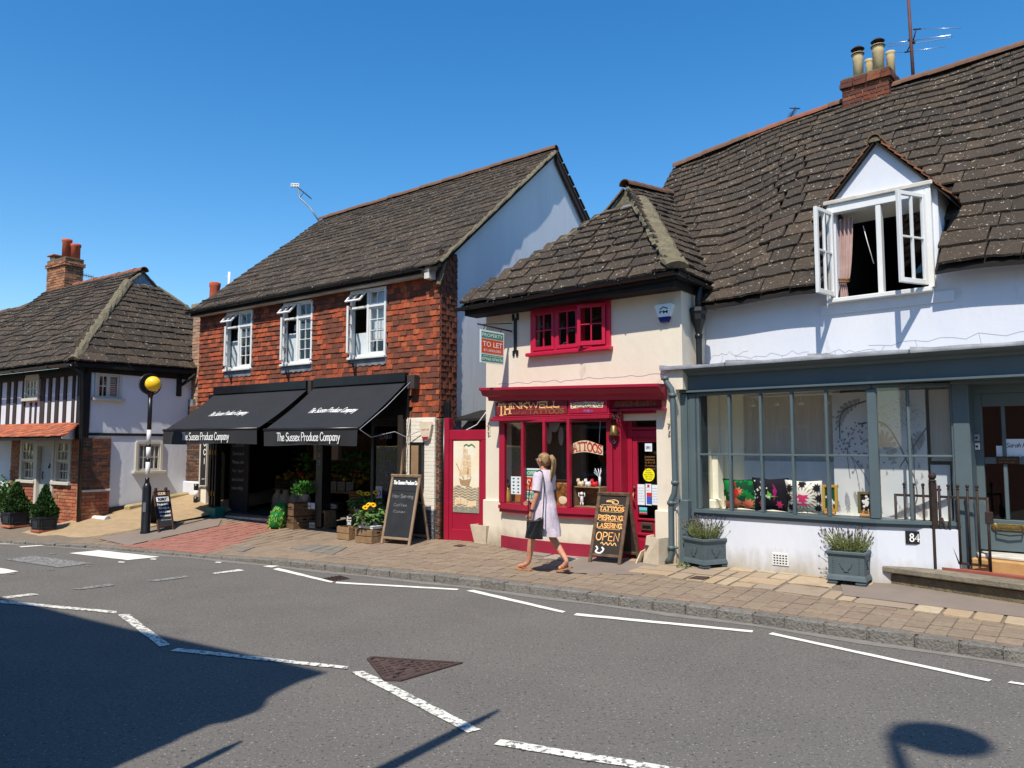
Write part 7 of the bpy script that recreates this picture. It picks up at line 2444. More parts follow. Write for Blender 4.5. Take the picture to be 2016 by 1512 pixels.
# hairline cracks and patches in the old render
mb=MB();r_=random.Random(12)
for u0_,u1_,z_ in ((.1,.7,3.3),(.5,1.6,3.22),(1.7,2.6,3.2),(2.4,4.4,3.26)):
    p_=[(u0_+(u1_-u0_)*i/14,z_+r_.gauss(0,.022)) for i in range(15)]
    ribbon(mb,p_,.006, lambda a_,b_,d_:Vector((a_,-d_,b_)),.0015)
    for q_ in (4,9):
        ribbon(mb,[p_[q_],(p_[q_][0]+.02,z_-.07),(p_[q_][0]+r_.uniform(-.04,.04),z_-.14)],.005, lambda a_,b_,d_:Vector((a_,-d_,b_)),.0015)
mb.build('plaster_crack',SOCKET_GREY,rb)
mb=MB()
p_=[(.0+3.3*i/30,2.98+.012*math.sin(i*1.9)+r_.gauss(0,.008)) for i in range(31)]
ribbon(mb,p_,.009, lambda a_,b_,d_:Vector((a_,-d_,b_)),.0015)
mb.build('plaster_crack',SOCKET_GREY,mbld)

# ------------------------------------------------------------------ the half-timbered cottage on the left
HF=Frame(-9.43,16.91,-34.2)
SF=Frame(-9.43,16.91,55.8)
hb,HW=building('timbered_cottage',HF,'half-timbered white cottage with a hipped stone roof at the far left','house')
hu= lambda px,y=760,v=0.0:HF.hit(px,y,v).x
HZ=3.66
uw0,uw1=hu(54,765),hu(80,765)
wz_0,wz_1=HF.hit(66,784).z,HF.hit(66,742).z
mb=MB();wall_grid(mb,-10,0,2.3,HZ,[(uw0,uw1,wz_0,wz_1)],0,.15);mb.build('upper_wall',WHITE_RENDER,hb)
S2H=Matrix.Rotation(math.pi/2,4,'Z')# side wall space inside the cottage's space
sw_u=(.22,.80,2.98,3.56);sw_l=(1.22,1.86,1.33,2.0)
mb=MB();wall_grid(mb,0.0,5.0,.1,HZ,[sw_u,sw_l],0,.15);o=mb.build('side_wall',WHITE_RENDER,hb);o.matrix_basis=S2H
mb=MB();mb.box(-10,0,4.9,5.1,.1,HZ);mb.build('rear_wall',WHITE_RENDER,hb)
mb=MB();mb.box(-9.9,-.2,.2,4.8,.3,.35);mb.box(-9.9,-.25,.6,.65,.3,3.6);mb.box(-.7,-.65,.2,4.8,.3,3.6);mb.build('dim_rooms',DARK_ROOM,hb)
# timber frame
mb=MB()
mb.bbox(-10,.06,-.05,.02,HZ-.18,HZ+.02);mb.bbox(-.22,.06,-.06,.1,2.05,HZ);mb.build('corner_post',BLACK_BEAM,hb)
for i,(a_,b_) in enumerate(((-30,-24),(-14,-8),(0,5),(16,22),(29,35),(46,52),(82,90),(97,103),(111,118),(127,133),(144,149),(62,65),(72,75))):
    z1_=HZ-.18 if i<11 else wz_0-.1
    mb=MB();mb.bbox(hu(a_),hu(b_),-.025,.01,2.42,z1_,.006);mb.build('stud',GREY_BEAM,hb)
mb=MB();mb.bbox(-10,-.2,-.04,.02,2.33,2.42);mb.build('white_band',WHITE_RENDER,hb)
w_=empty('window',(0,0,0),parent=hb)
mb=MB();mb.bbox(uw0-.03,uw0+.06,-.06,.06,wz_0,wz_1);mb.bbox(uw1-.06,uw1+.03,-.06,.06,wz_0,wz_1);mb.bbox(uw0,uw1,-.055,.055,wz_1-.07,wz_1+.05);mb.bbox(uw0-.08,uw1+.06,-.1,.05,wz_0-.07,wz_0);mb.build('frame',STONE_PAINT,w_)
casement(w_,uw0+.06,uw1-.06,wz_0,wz_1-.07,-.02,STONE_PAINT,'casement',(3,2),.05,.04,barw=.03)
# tiled pent roof over the ground floor front
ue=hu(150,840)
PR=bilinear((hu(-60,858,-.62),-.68,2.10),(hu(126,862,-.62),-.68,2.10),(hu(-60,830,0),-.02,2.40),(ue,-.02,2.40))
mb=MB();deck(mb,PR,full,n=4,drop=.02,th=.05);pr2=mb.build('pent_roof',DECK,hb)
PENT=mat('orange_clay_tile',(150,86,60),rough=.88,scale=10,bump=.5,bscale=50,ramp=[(186,104,72),(168,96,70),(150,90,66),(176,110,80),(196,100,66),(140,88,66)])
place_pieces('clay_tile','clay_tiles',courses(PR,6,.2,.26,full,.02,random.Random(4),top_scale=1,hsame=True,lap=1.2),slab_variants('clay_tile',PENT,4,9,.03),pr2,HW,120)
mb=MB();e0,e1_=PR(1,0),PR(1,1);mb.add([e0,e1_,Vector((e1_.x,-.02,2.05)),e0+Vector((.03,0,-.04)),e1_+Vector((.03,0,0)),Vector((e1_.x+.03,-.02,2.05))],[(0,1,2),(5,4,3),(0,3,4,1),(1,4,5,2)]);mb.build('cheek',WHITE_RENDER,pr2)
# ground floor: brick piers, door and two sashes
gv=-.04
gu= lambda px,y=930:HF.hit(px,y,gv).x
gz_= lambda px,y:HF.hit(px,y,gv).z
mb=MB();mb.box(-10,gu(20),-.02,.2,.1,2.35);mb.build('ground_wall',WHITE_RENDER,hb)
hd0,hd1=gu(76),gu(104)
sl0,sl1,sr0,sr1=gu(42),gu(69),gu(110),gu(137)
zsl,zsr=gz_(56,945),gz_(122,948)
zsill=(zsl+zsr)/2
mb=MB();wall_grid(mb,gu(20),-.06,.1,2.12,[(sl0-.05,sl1+.05,zsill,2.12),(hd0-.1,hd1+.1,0,2.12),(sr0-.05,sr1+.05,zsill,2.12)],gv+.02,.1);fb=mb.build('brick_front',GROUT,hb)
fbr=bricks(gu(20),-.04,.2,2.1,gv,random.Random(8),depth=.08,skip=lambda u,z:(hd0-.12<u<hd1+.12) or ((sl0-.07<u<sl1+.07 or sr0-.07<u<sr1+.07) and z>zsill-.02))
BR_ORANGE=mat('orange_brick',(150,90,66),rough=.9,scale=16,bump=.5,bscale=70,ramp=[(172,100,72),(152,90,68),(186,112,80),(140,84,66),(166,118,86)])
place_pieces('brick','bricks',fbr,brick_variants('brick',BR_ORANGE,4,19,.04),fb,HW,160)
for x0,x1 in ((sl0,sl1),(sr0,sr1)):
    w_=empty('sash_window',(0,0,0),parent=hb)
    mb=MB();mb.bbox(x0-.06,x0+.05,gv-.03,gv+.1,zsill,2.1);mb.bbox(x1-.05,x1+.06,gv-.03,gv+.1,zsill,2.1);mb.bbox(x0+.05,x1-.05,gv-.025,gv+.095,2.02,2.1);mb.bbox(x0-.1,x1+.1,gv-.08,gv+.05,zsill-.07,zsill);mb.build('frame',STONE_PAINT,w_)
    zm=(zsill+2.02)/2
    casement(w_,x0+.05,x1-.05,zsill,zm,gv+.05,STONE_PAINT,'lower_sash',(3,2),.05,.04,barw=.026)
    casement(w_,x0+.05,x1-.05,zm-.02,2.02,gv+.0,STONE_PAINT,'upper_sash',(3,2),.05,.04,barw=.026)
    if x0==sl0:
        mb=MB();mb.box(x0,x1,gv+.2,gv+.22,zsill,2.0);mb.build('net_curtain',NET,w_)
mb=MB();mb.bbox(hd0-.1,hd0,gv-.05,gv+.12,.3,2.1);mb.bbox(hd1,hd1+.1,gv-.05,gv+.12,.3,2.1);mb.bbox(hd0,hd1,gv-.045,gv+.115,1.9,2.1);mb.build('door_frame',STONE_PAINT,hb)
mb=MB();mb.bbox(hd0,hd1,gv+.03,gv+.08,.38,1.9);hd=mb.build('front_door',GREY_DOOR,hb)
mb=MB();mb.bbox(hd0+.35,hd0+.62,gv+.015,gv+.03,.98,1.04);mb.tube([(hd0+.16,gv+.02,1.15),(hd0+.19,gv-.01,1.22),(hd0+.16,gv+.02,1.32)],.012,5);mb.tube([(hd0+.48,gv+.01,1.5+.0),(hd0+.55,gv-.01,1.45),(hd0+.48,gv-.0,1.4),(hd0+.46,gv,1.45)],.014,5);mb.build('door_furniture',BLACK_PAINT,hd)
mb=MB();mb.bbox(hd0-.25,hd1+.2,gv-.3,gv+.1,.1,.33,.015);mb.build('door_step',FLAGGREY,hb)
mb=MB();mb.tube([(.10,-.06,.15),(.10,-.08,2.1),(.10,-.10,2.4),(.09,-.12,3.5),(.05,-.38,3.66)],.045,8);mb.build('downpipe',BLACK_PAINT,hb)
# brick panel at the foot of the side wall
mb=MB();mb.box(-.04,.60,-.06,.1,.1,2.1);o=mb.build('brick_panel',GROUT,hb);o.matrix_basis=S2H
pcs=bricks(-.04,.6,.95,2.08,-.065,random.Random(11));pcs2=bricks(-.04,.6,.25,.9,-.075,random.Random(12))
place_pieces('brick','bricks',pcs,bkd,o,HW@S2H,90)
place_pieces('brick','red_bricks',pcs2,brick_variants('brick',BR_ORANGE,4,23,.04),o,HW@S2H,60)
mb=MB();mb.bbox(-.06,.62,-.1,.0,.9,.95);mb.build('string_course',OLD_WHITE,o)
mb=MB();mb.bbox(0,5.0,-.025,.02,2.14,2.2);mb.bbox(-.05,5.0,-.05,.02,HZ-.12,HZ+.04);mb.bbox(2.18,2.30,-.05,.02,3.12,HZ);mb.tube([(2.3,-.04,3.4),(2.5,-.3,HZ)],.04,6)
o2=mb.build('black_beam',BLACK_BEAM,hb);o2.matrix_basis=S2H
mb=MB();mb.add([(.58,-.04,.2),(2.6,-.04,.5),(2.6,-.04,.72),(.58,-.04,.52),(.58,.05,.2),(2.6,.05,.5),(2.6,.05,.72),(.58,.05,.52)],[(0,1,2,3),(7,6,5,4),(3,2,6,7),(0,4,5,1),(0,3,7,4),(1,5,6,2)])
mb.add([(-.05,-.1,.1),(.65,-.1,.1),(.65,-.1,.4),(-.05,-.1,.27),(-.05,.0,.1),(.65,.0,.1),(.65,.0,.4),(-.05,.0,.27)],[(0,1,2,3),(7,6,5,4),(3,2,6,7),(0,4,5,1),(0,3,7,4),(1,5,6,2)])
o2=mb.build('tarred_plinth',BLACK_PAINT,hb);o2.matrix_basis=S2H
for nm,(x0,x1,z0,z1),br in (('upper_side_window',sw_u,(2,2)),('lower_side_window',sw_l,(2,2))):
    w_=empty('window',(0,0,0),parent=hb);w_.matrix_basis=S2H
    mb=MB();mb.bbox(x0-.02,x0+.05,-.04,.08,z0,z1);mb.bbox(x1-.05,x1+.02,-.04,.08,z0,z1);mb.bbox(x0,x1,-.035,.075,z1-.05,z1+.03);mb.bbox(x0-.08,x1+.08,-.1,.05,z0-.06,z0);mb.build('frame',STONE_PAINT,w_)
    md=(x0+x1)/2
    casement(w_,x0+.05,md,z0,z1-.05,.0,STONE_PAINT,'casement',br,.04,.035,barw=.022);casement(w_,md,x1-.05,z0,z1-.05,.0,STONE_PAINT,'casement',br if nm[0]=='l' else (1,1),.04,.035,barw=.022)
    if nm[0]=='u':
        for k in range(11):
            mb=MB();z=z0+.06+k*.042;mb.box(md+.05,x1-.09,.03,.05,z,z+.02);mb.build('shutter_slat',STONE_PAINT,w_)
    else:
        mb=MB();mb.box(x0+.06,x1-.06,.1,.11,z0,z1-.06);mb.build('net_curtain',mat('grey_blind',(150,154,156),rough=.9),w_)
# cottage roof
T46=math.tan(math.radians(46))
def H_P(s_,t):
    z=3.74+t*2.78
    return Vector((-10.2+s_*10.4,-.36+(z-3.74)/T46,z+.03*math.sin(s_*40)*math.sin(math.pi*t)))
def h_bounds(t):
    z=3.74+t*2.78
    u=.14-(z-3.74)*.93 if z<6.12 else -2.07
    return ((0 if z<6.0 else 3.0)/10.4,(u+10.2)/10.4)
mb=MB();deck(mb,H_P,h_bounds,n=18,drop=.04);h_roof=mb.build('roof',DECK,hb)
HS=bilinear((.2,-.36,3.74),(.2,5.3,3.84),(-2.05,2.02,6.12),(-2.05,2.82,6.12))
mb=MB();deck(mb,HS,full,n=8,drop=.04);mb.build('hip_deck',DECK,h_roof)
place_pieces('stone_slab','stone_slabs',courses(H_P,20,.32,.58,h_bounds,.031,random.Random(51),top_scale=.7)+courses(HS,15,.3,.52,full,.031,random.Random(52),top_scale=.7),slab_v,h_roof,HW,300)
mb=MB();mb.add([(-10,5.4,3.7),(.2,5.3,3.8),(-2.05,2.82,6.08),(-2.1,2.42,6.45),(-7.2,2.4,6.45),(-7.2,1.95,5.95),(-10,1.95,5.95)],[(0,1,2,3,4,5,6)]);mb.build('rear_slope',STONE_SLAB,h_roof)
mb=MB();mb.add([(-2.07,2.0,6.1),(-2.07,2.84,6.1),(-2.12,2.42,6.5),(-2.3,2.0,6.1),(-2.3,2.84,6.1),(-2.3,2.42,6.5)],[(0,1,2),(5,4,3),(0,2,5,3),(1,4,5,2)]);mb.build('gablet',mat('gablet_boards',(150,160,168),(110,120,128),scale=12,rough=.7),h_roof)
mb=MB();mb.add([(-1.96,2.0,6.03),(-1.96,2.84,6.03),(-2.08,2.78,6.2),(-2.08,2.06,6.2)],[(0,1,2,3)]);mb.build('lead_flashing',LEAD,h_roof)
mb=MB();hip_strip(mb,(.16,-.36,3.78),(-2.06,2.0,6.18),.11,.08,28,14);hip_strip(mb,(-2.06,2.0,6.14),(-2.1,2.42,6.52),.05,.05,6,15);hip_strip(mb,(-2.06,2.84,6.14),(-2.1,2.42,6.52),.05,.05,6,16);hip_strip(mb,(-2.06,2.84,6.16),(.2,5.3,3.86),.06,.06,18,17);mb.build('hip_mortar',MORTAR,h_roof)
ridge_run('ridge_tile',(-2.0,2.42,6.53),(-5.6,2.42,6.53),RIDGE_RED,h_roof,r=.12,step=.4,seed=8)
ridge_run('ridge_tile',(-7.1,1.95,6.0),(-10,1.95,6.0),RIDGE,h_roof,r=.12,step=.45,seed=9)
gutter(hb,(-10,-.45,3.66),(.15,-.45,3.68),BLACK_PAINT,.05,6)
# cottage chimney
cvh=2.25
ch0,ch1=HF.hit(92,545,cvh).x,HF.hit(127,545,cvh).x
ct=HF.hit(110,513,cvh).z
cd2=HF.hit_side(164,540,ch1).y
mb=MB();mb.box(ch0+.02,ch1-.02,cvh+.02,cd2-.02,5.6,ct-.02);hc=mb.build('chimney',GROUT,hb)
BR_BUFF=mat('buff_brick',(150,106,76),rough=.9,scale=16,bump=.5,bscale=70,ramp=[(166,112,78),(146,98,70),(182,128,90),(124,86,66),(170,120,88),(112,80,64)])
pcs=bricks(ch0,ch1,5.8,ct-.2,cvh,random.Random(1),depth=.05)+bricks(cvh,cd2,5.8,ct-.2,ch1,random.Random(2),axis='v',sign=1)+bricks(ch0-.04,ch1+.04,ct-.2,ct-.08,cvh-.04,random.Random(3),depth=.1)+bricks(cvh-.04,cd2+.04,ct-.2,ct-.08,ch1+.04,random.Random(4),depth=.1,axis='v',sign=1)+bricks(ch0,ch1,ct-.08,ct,cvh,random.Random(3))+bricks(cvh,cd2,ct-.08,ct,ch1,random.Random(4),axis='v',sign=1)
place_pieces('brick','bricks',pcs,brick_variants('brick',BR_BUFF,4,25,.04),hc,HW,160)
mb=MB();mb.bbox(ch0-.02,ch1+.02,cvh,cd2,ct,ct+.05);mb.build('flaunching',MORTAR,hc)
for px,yt in ((134,473),(145,481)):
    b0,t0=HF.hit(px,511,cvh+.35),HF.hit(px,yt,cvh+.35)
    mb=MB();mb.lathe([(.13,ct),(.125,t0.z-.1),(.145,t0.z-.07),(.145,t0.z),(.1,t0.z),(.1,t0.z-.1)],14,M=Matrix.Translation((b0.x,cvh+.3+(.1 if px>140 else 0),0)));mb.build('chimney_pot',TERRACOTTA,hc)
b0=HF.hit(111,512,cvh+.2)
mb=MB();mb.box(b0.x-.18,b0.x+.1,cvh+.1,cvh+.4,ct,ct+.22);mb.bbox(b0.x-.3,b0.x+.12,cvh+.05,cvh+.45,ct+.22,ct+.26);mb.build('stone_cap',BR_BUFF,hc)
mb=MB();p_=HF.hit(164,541,cd2);mb.tube([p_,HF.hit(184,546,cd2)],.012,4)
for k in range(7):q=p_.lerp(HF.hit(184,546,cd2),k/6);mb.tube([q-Vector((0,0,.06)),q+Vector((0,0,.06))],.006,4)
o=mb.build('chimney_aerial',IRON);o.matrix_basis=HW;tag(o,'small comb-like aerial fixed to the cottage chimney','aerial')

# ------------------------------------------------------------------ passage ramp, stones and the striped posts
mb=MB()
na,nw=26,14
c0=SF.O
vs=[]
rr=random.Random(6)
for i in range(na+1):
    a_=-1.15+6.6*i/na
    for j in range(nw+1):
        w_d=-.25+1.95*j/nw
        front=1.0
        p=SF.w((a_,-w_d,0))
        base=gz(p.x,p.y)
        lift=max(0.0,(a_+.75))*.115*max(0,1-max(0,w_d-.5)/1.7)
        z=base+lift+.012-(.05 if (a_<-.75 and j>5+i) or a_<-1.0 else 0)+rr.uniform(-.003,.003)
        if w_d>1.3:z-=(w_d-1.3)*.12
        vs.append((p.x,p.y,z))
mb.add(vs,[(i*(nw+1)+j,i*(nw+1)+j+1,(i+1)*(nw+1)+j+1,(i+1)*(nw+1)+j) for i in range(na) for j in range(nw)])
o=mb.build('gravel_ramp',GRAVEL, None,kind='structure')
if o.data.polygons[0].normal.z<0:o.data.flip_normals()


def ramp_z(x,y):
    q=SF.loc((x,y,0))
    w_d=-q.y
    l_=max(0.0,q.x+.75)*.115*max(0,1-max(0,w_d-.5)/1.7) if -.3<w_d<2 else 0
    return gz(x,y)+l_


for k,(a_,b_) in enumerate(((.95,1.75),(1.78,2.75))):
    mb=MB();z=.2+.115*(a_+.75)
    mb.bbox(a_,b_,-.26,-.05,.1,z+.17+.06*k,.03)
    mb.v=[p+Vector((0,0,(p.x-a_)*.1 if p.z>.2 else 0)) for p in mb.v]
    o=mb.build('edging_stone',mat('mossy_stone_%d'%k,(176,156,116),(128,122,82),scale=6,rough=.95,bump=.8,bscale=24,bdist=.02), None)
    o.matrix_basis=Matrix.Translation(SF.O)@Matrix.Rotation(SF.a,4,'Z')
    tag(o,('low mossy edging stone along the cottage wall, nearer the road','low mossy edging stone along the cottage wall, farther up the passage')[k],'stone')


def tufts(name,loc,m,n,r,h,lab,cat,seed):
    e=empty(name,loc,0,lab,cat)
    r_=random.Random(seed);mb=MB()
    for i in range(n):
        a_=r_.uniform(0,6.28);rr_=r*math.sqrt(r_.random())
        p=Vector((rr_*math.cos(a_),rr_*math.sin(a_),r_.uniform(0,h)))
        d=Vector((r_.uniform(-1,1),r_.uniform(-1,1),r_.uniform(-.2,1))).normalized()
        s_=d.orthogonal().normalized()
        l=r_.uniform(.03,.07)
        mb.add([p,p+d*l*.5+s_*l*.25,p+d*l,p+d*l*.5-s_*l*.25],[(0,1,2,3)])
    mb.build('leaves',m,e)
    return e


q=on_z(263,997,.42)
tufts('weed',q,WEED,60,.14,.08,'green weed sprouting against the mossy edging stone','weed',3)
tufts('weed',on_ground(1345,1117),WEED,26,.09,.05,'tuft of green weed at the foot of the left lavender planter','weed',4)
for nm,px,y0,y1,lab in (('striped_post',155,1032,938,'black and white banded post at the corner of the cottage'),('striped_post',389,1002,940,'black and white banded post on a stone base by the tile-hung shop')):
    g=on_ground(px,y0) if px<200 else TF.w((TF.hit(386,970,-.16).x,-.16,.27))
    e=empty(nm,g,0,lab,'post','black and white banded posts')
    k_=g.y/FPX
    H_=(y0-y1)*k_
    nb=5
    for i in range(nb):
        mb=MB();z0,z1=H_*i/nb,H_*(i+1)/nb
        mb.lathe([(.055,z0),(.055,z1)],10)
        mb.build('band',WHITE_BAND if i%2 else BLACK_PAINT,e)
    mb=MB()
    if px<200:mb.lathe([(.05,H_),(.035,H_+.08),(.04,H_+.2),(.02,H_+.36),(0,H_+.38)],10);mb.build('spike_cap',BLACK_PAINT,e)
    else:mb.bbox(-.14,.14,-.14,.14,-.2,.06,.03);mb.build('stone_base',OLD_WHITE,e)
a_,b_=on_ground(160,1027),on_ground(212,1034)
mb=MB();L_=(b_-a_).length;mb.tube([(0,0,.075),(L_,0,.075)],.07,12);mb.tube([(L_-.06,0,.075),(L_,0,.075)],.08,12)
o=mb.build('fallen_pipe',WHITE_BAND);o.location=a_+Vector((0,0,.02));o.rotation_euler[2]=math.atan2(b_.y-a_.y,b_.x-a_.x);tag(o,'cream pipe lying on the gravel at the mouth of the passage','pipe')
mb=MB();r_=random.Random(5)
for k in range(90):
    p=on_ground(r_.uniform(66,132),r_.uniform(1032,1043));s_=r_.uniform(.02,.045)
    mb.sphere((p.x,p.y,p.z+s_*.3),s_*1.3,s_,s_*.7,6,4)
mb.build('pebbles',mat('pebble',(170,156,130),rough=.8,scale=9,ramp=[(190,176,150),(150,140,124),(206,196,176),(128,116,100)]), None,kind='stuff')

# ------------------------------------------------------------------ belisha beacon
g=on_ground(286,1050)
bl=empty('belisha_beacon',g,0,'zebra crossing beacon with amber globe on a black and white banded pole','beacon')
kz= lambda y:(1050-y)*g.y/FPX
mb=MB();mb.lathe([(.10,0),(.10,.03),(.088,.05),(.085,kz(962)),(.07,kz(958)),(.05,kz(952))],16);mb.build('base_column',BLACK_PAINT,bl)
for y0,y1,m in ((952,942,BLACK_PAINT),(942,912,WHITE_BAND),(912,904,BLACK_PAINT),(904,883,WHITE_BAND),(883,877,BLACK_PAINT),(877,849,WHITE_BAND),(849,778,BLACK_PAINT)):
    mb=MB();mb.lathe([(.042,kz(y0)),(.042,kz(y1))],14);mb.build('pole_band',m,bl)
mb=MB();mb.lathe([(.042,kz(786)),(.07,kz(776)),(.085,kz(772)),(.06,kz(770))],14);mb.build('collar',BLACK_PAINT,bl)
cz=kz(759)
mb=MB();mb.sphere((.085,-.085,cz),.155,n=20,m=14);mb.build('globe',BELISHA_Y,bl)
# the half shell behind the globe, open towards the camera's right
mb=MB();n=20;vs=[];fs=[]
ax=Vector((.74,-.67,.05)).normalized();sx=ax.cross(Vector((0,0,1))).normalized();sz=sx.cross(ax)
for i in range(9):
    t=math.pi*.5*i/8
    for k in range(n):
        f=2*math.pi*k/n
        vs.append(Vector((-.02,.02,cz))-ax*(.27*math.cos(t))*(1 if i else 1)+(sx*math.cos(f)+sz*math.sin(f))*(.215*math.sin(t)))
for i in range(8):
    for k in range(n):fs.append((i*n+k,i*n+(k+1)%n,(i+1)*n+(k+1)%n,(i+1)*n+k))
mb.add(vs,fs,smooth=True);mb.build('shield',GREY_SHIELD,bl)
mb=MB();mb.tube([Vector((-.02,.02,cz))+(sx*math.cos(f*.3142)+sz*math.sin(f*.3142))*.215 for f in range(21)],.014,6,caps=False);mb.build('shield_rim',BLACK_PAINT,bl)
mb=MB();mb.box(-.03,.03,-.088,-.084,kz(1008),kz(990));mb.build('column_plate',STEEL,bl)

# ------------------------------------------------------------------ pavement boards
def a_board(name,fl,fr,rear,h,lab,frame_m,board_m,split=None,fw=.05,legs=.09):
    """front feet fl, fr and a rear foot on the ground"""
    d=fr-fl
    L=d.length
    ang=math.atan2(d.y,d.x)
    e=empty(name,fl,ang,lab,'pavement sign')
    inv=(Matrix.Translation(fl)@Matrix.Rotation(ang,4,'Z')).inverted()
    q=inv@rear
    dep=abs(q.y)
    sh=q.x-L
    top=Vector((sh/2,dep/2,h))
    for sd in (0,1):
        base=Vector((0,0,0)) if sd==0 else Vector((sh,dep,0))
        upv=top-base
        n_=Vector((1,0,0)).cross(upv).normalized()
        if sd==0 and n_.y>0:n_=-n_
        if sd==1 and n_.y<0:n_=-n_
        hl=upv.length;uy=upv/hl
        Mx=Matrix(((1,-n_.x,uy.x,base.x),(0,-n_.y,uy.y,base.y),(0,-n_.z,uy.z,base.z),(0,0,0,1)))
        mb=MB()
        mb.bbox(0,fw,0,.035,0,hl,.006);mb.bbox(L-fw,L,0,.035,0,hl,.006);mb.bbox(fw,L-fw,.002,.033,hl-fw,hl-.002,.006);mb.bbox(fw,L-fw,.002,.033,legs,legs+fw*.9,.006)
        mb.v=[Mx@p for p in mb.v]
        f_=mb.build('board_frame',frame_m,e)
        mb=MB();mb.box(fw,L-fw,.012,.022,legs+fw*.9,hl-fw);mb.v=[Mx@p for p in mb.v];b_=mb.build('board_panel',board_m,f_)
        if sd==0:out=(Mx,b_,L,hl)
    return e,out


# produce company board
fl,fr,rr_=on_ground(748,1070),on_ground(806,1075),on_ground(847,1063)
e,(Mx,bpn,L,hl)=a_board('pavement_board',fl,fr,rr_,1.22,'tall pale wood chalkboard standing by the white brick pier of the greengrocer',PINE,CHALKBOARD)
pl= lambda a_,b_,d_:Mx@Vector((a_,.012-d_,b_))
mb=MB();stroke_text(mb,'The Sussex Produce Co',pl,.075,hl*.855,L-.13,hl*.05,.014);mb.build('lettering',WHITE_INK,bpn)
mb=MB();mb.box(.05,L-.05,.004,.014,hl*.76,hl*.80);mb.v=[Mx@p for p in mb.v];mb.build('ledge',CHALKBOARD,bpn)
mb=MB();stroke_text(mb,'Now Serving',pl,.1,hl*.66,L-.2,hl*.05,.008);stroke_text(mb,'Coffee',pl,.16,hl*.54,L*.45,hl*.035,.005);stroke_text(mb,'Cakes',pl,.18,hl*.45,L*.4,hl*.03,.005);mb.build('chalk_writing',CHALK,bpn)
mb=MB();mb.tube([Mx@Vector((L-.01,.03,hl*.62)),Mx@Vector((L+.03,.25,hl*.6))],.005,4);mb.build('stay_cord',IRON,e)
# tattoo board
fl,fr,rr_=on_ground(1157,1107),on_ground(1221,1113),on_ground(1262,1101)
e,(Mx,bpn,L,hl)=a_board('pavement_board',fl,fr,rr_,1.03,'worn brown pavement board with orange tattoo shop lettering by the red door',OLDWOOD,BROWNBOARD,legs=.1)
pl= lambda a_,b_,d_:Mx@Vector((a_,.012-d_,b_))
mb=MB()
x0,w=.065,L-.13
for tx,z,h_ in (('TATTOOS',.735,.055),('PIERCING',.605,.062),('LASERING',.495,.062)):stroke_text(mb,tx,pl,x0,hl*z,w,hl*h_,.0145,serif=True,gap=1.6)
stroke_text(mb,'OPEN',pl,x0+.01,hl*.32,w*.92,hl*.11,.015,gap=2.4)
mb.build('lettering',ORANGE_INK,bpn)
mb=MB()
for z in (.815,.715,.585,.475):mb.box(x0+.02,x0+w-.02,.009,.012,hl*z,hl*z+.005)
mb.v=[Mx@p for p in mb.v]
ribbon(mb,smooth_line([(x0+.10+.012*i,hl*.275+.018*math.sin(i*1.1)) for i in range(22)],2),.012,pl)
cx=L/2
ribbon(mb,smooth_line([(cx-.10,hl*.875),(cx-.02,hl*.885),(cx+.03,hl*.89),(cx+.09,hl*.87),(cx+.085,hl*.835),(cx+.03,hl*.835),(cx-.01,hl*.85),(cx+.03,hl*.862),(cx-.1,hl*.862)],3),.012,pl)
mb.build('painted_flourish',CREAM_INK,bpn)
mb=MB();ribbon(mb,smooth_line([(x0+.03,hl*.23),(x0+.06,hl*.2),(x0+.03,hl*.16),(x0+.1,hl*.14),(x0+.14,hl*.17)],3),.022,pl);ribbon(mb,[(x0+.13,hl*.22),(x0+.16,hl*.2),(x0+.14,hl*.165)],.026,pl);mb.build('worn_paint',WHITE_INK,bpn)
# cook shop board
fl,fr,rr_=on_ground(312,1049),on_ground(345,1043),on_ground(318,1029)
e,(Mx,bpn,L,hl)=a_board('pavement_board',fl,fr,rr_,.82,'small brown framed pavement board with white writing beside the beacon pole',BROWNWOOD,CHALKBOARD,legs=.12,fw=.045)
pl= lambda a_,b_,d_:Mx@Vector((a_,.008-d_,b_))
mb=MB();mb.box(.02,L-.02,.008,.02,hl*.86,hl*.98);mb.v=[Mx@p for p in mb.v];mb.build('head_board',BROWNWOOD,bpn)
mb=MB();stroke_text(mb,'COOK',pl,L*.28,hl*.895,L*.44,hl*.06,.012);mb.build('lettering',CREAM_PAPER,bpn)
mb=MB();mb.box(.04,L-.03,.007,.013,hl*.73,hl*.84);mb.v=[Mx@p for p in mb.v];pn=mb.build('white_strip',PAPER,bpn)
mb=MB();stroke_text(mb,'THURROTT', lambda a_,b_,d_:Mx@Vector((a_,.006-d_,b_)),.08,hl*.75,L-.15,hl*.065,.014);mb.build('lettering',BLACK_INK,pn)
mb=MB()
for k,tx in enumerate(('Frozen meals','that really do','look and taste','homemade')):stroke_text(mb,tx,pl,.06+.012*k,hl*(.64-.09*k),L-.13,hl*.05,.008)
scribble(mb,pl,.1,hl*.28,L*.6,.015,.005);mb.build('lettering',WHITE_INK,bpn)
for sx_ in (.04,L-.1):
    mb=MB();mb.bbox(sx_,sx_+.06,-.005,.04,hl,hl+.07);mb.v=[Mx@p for p in mb.v];mb.build('post_top',BROWNWOOD,e)

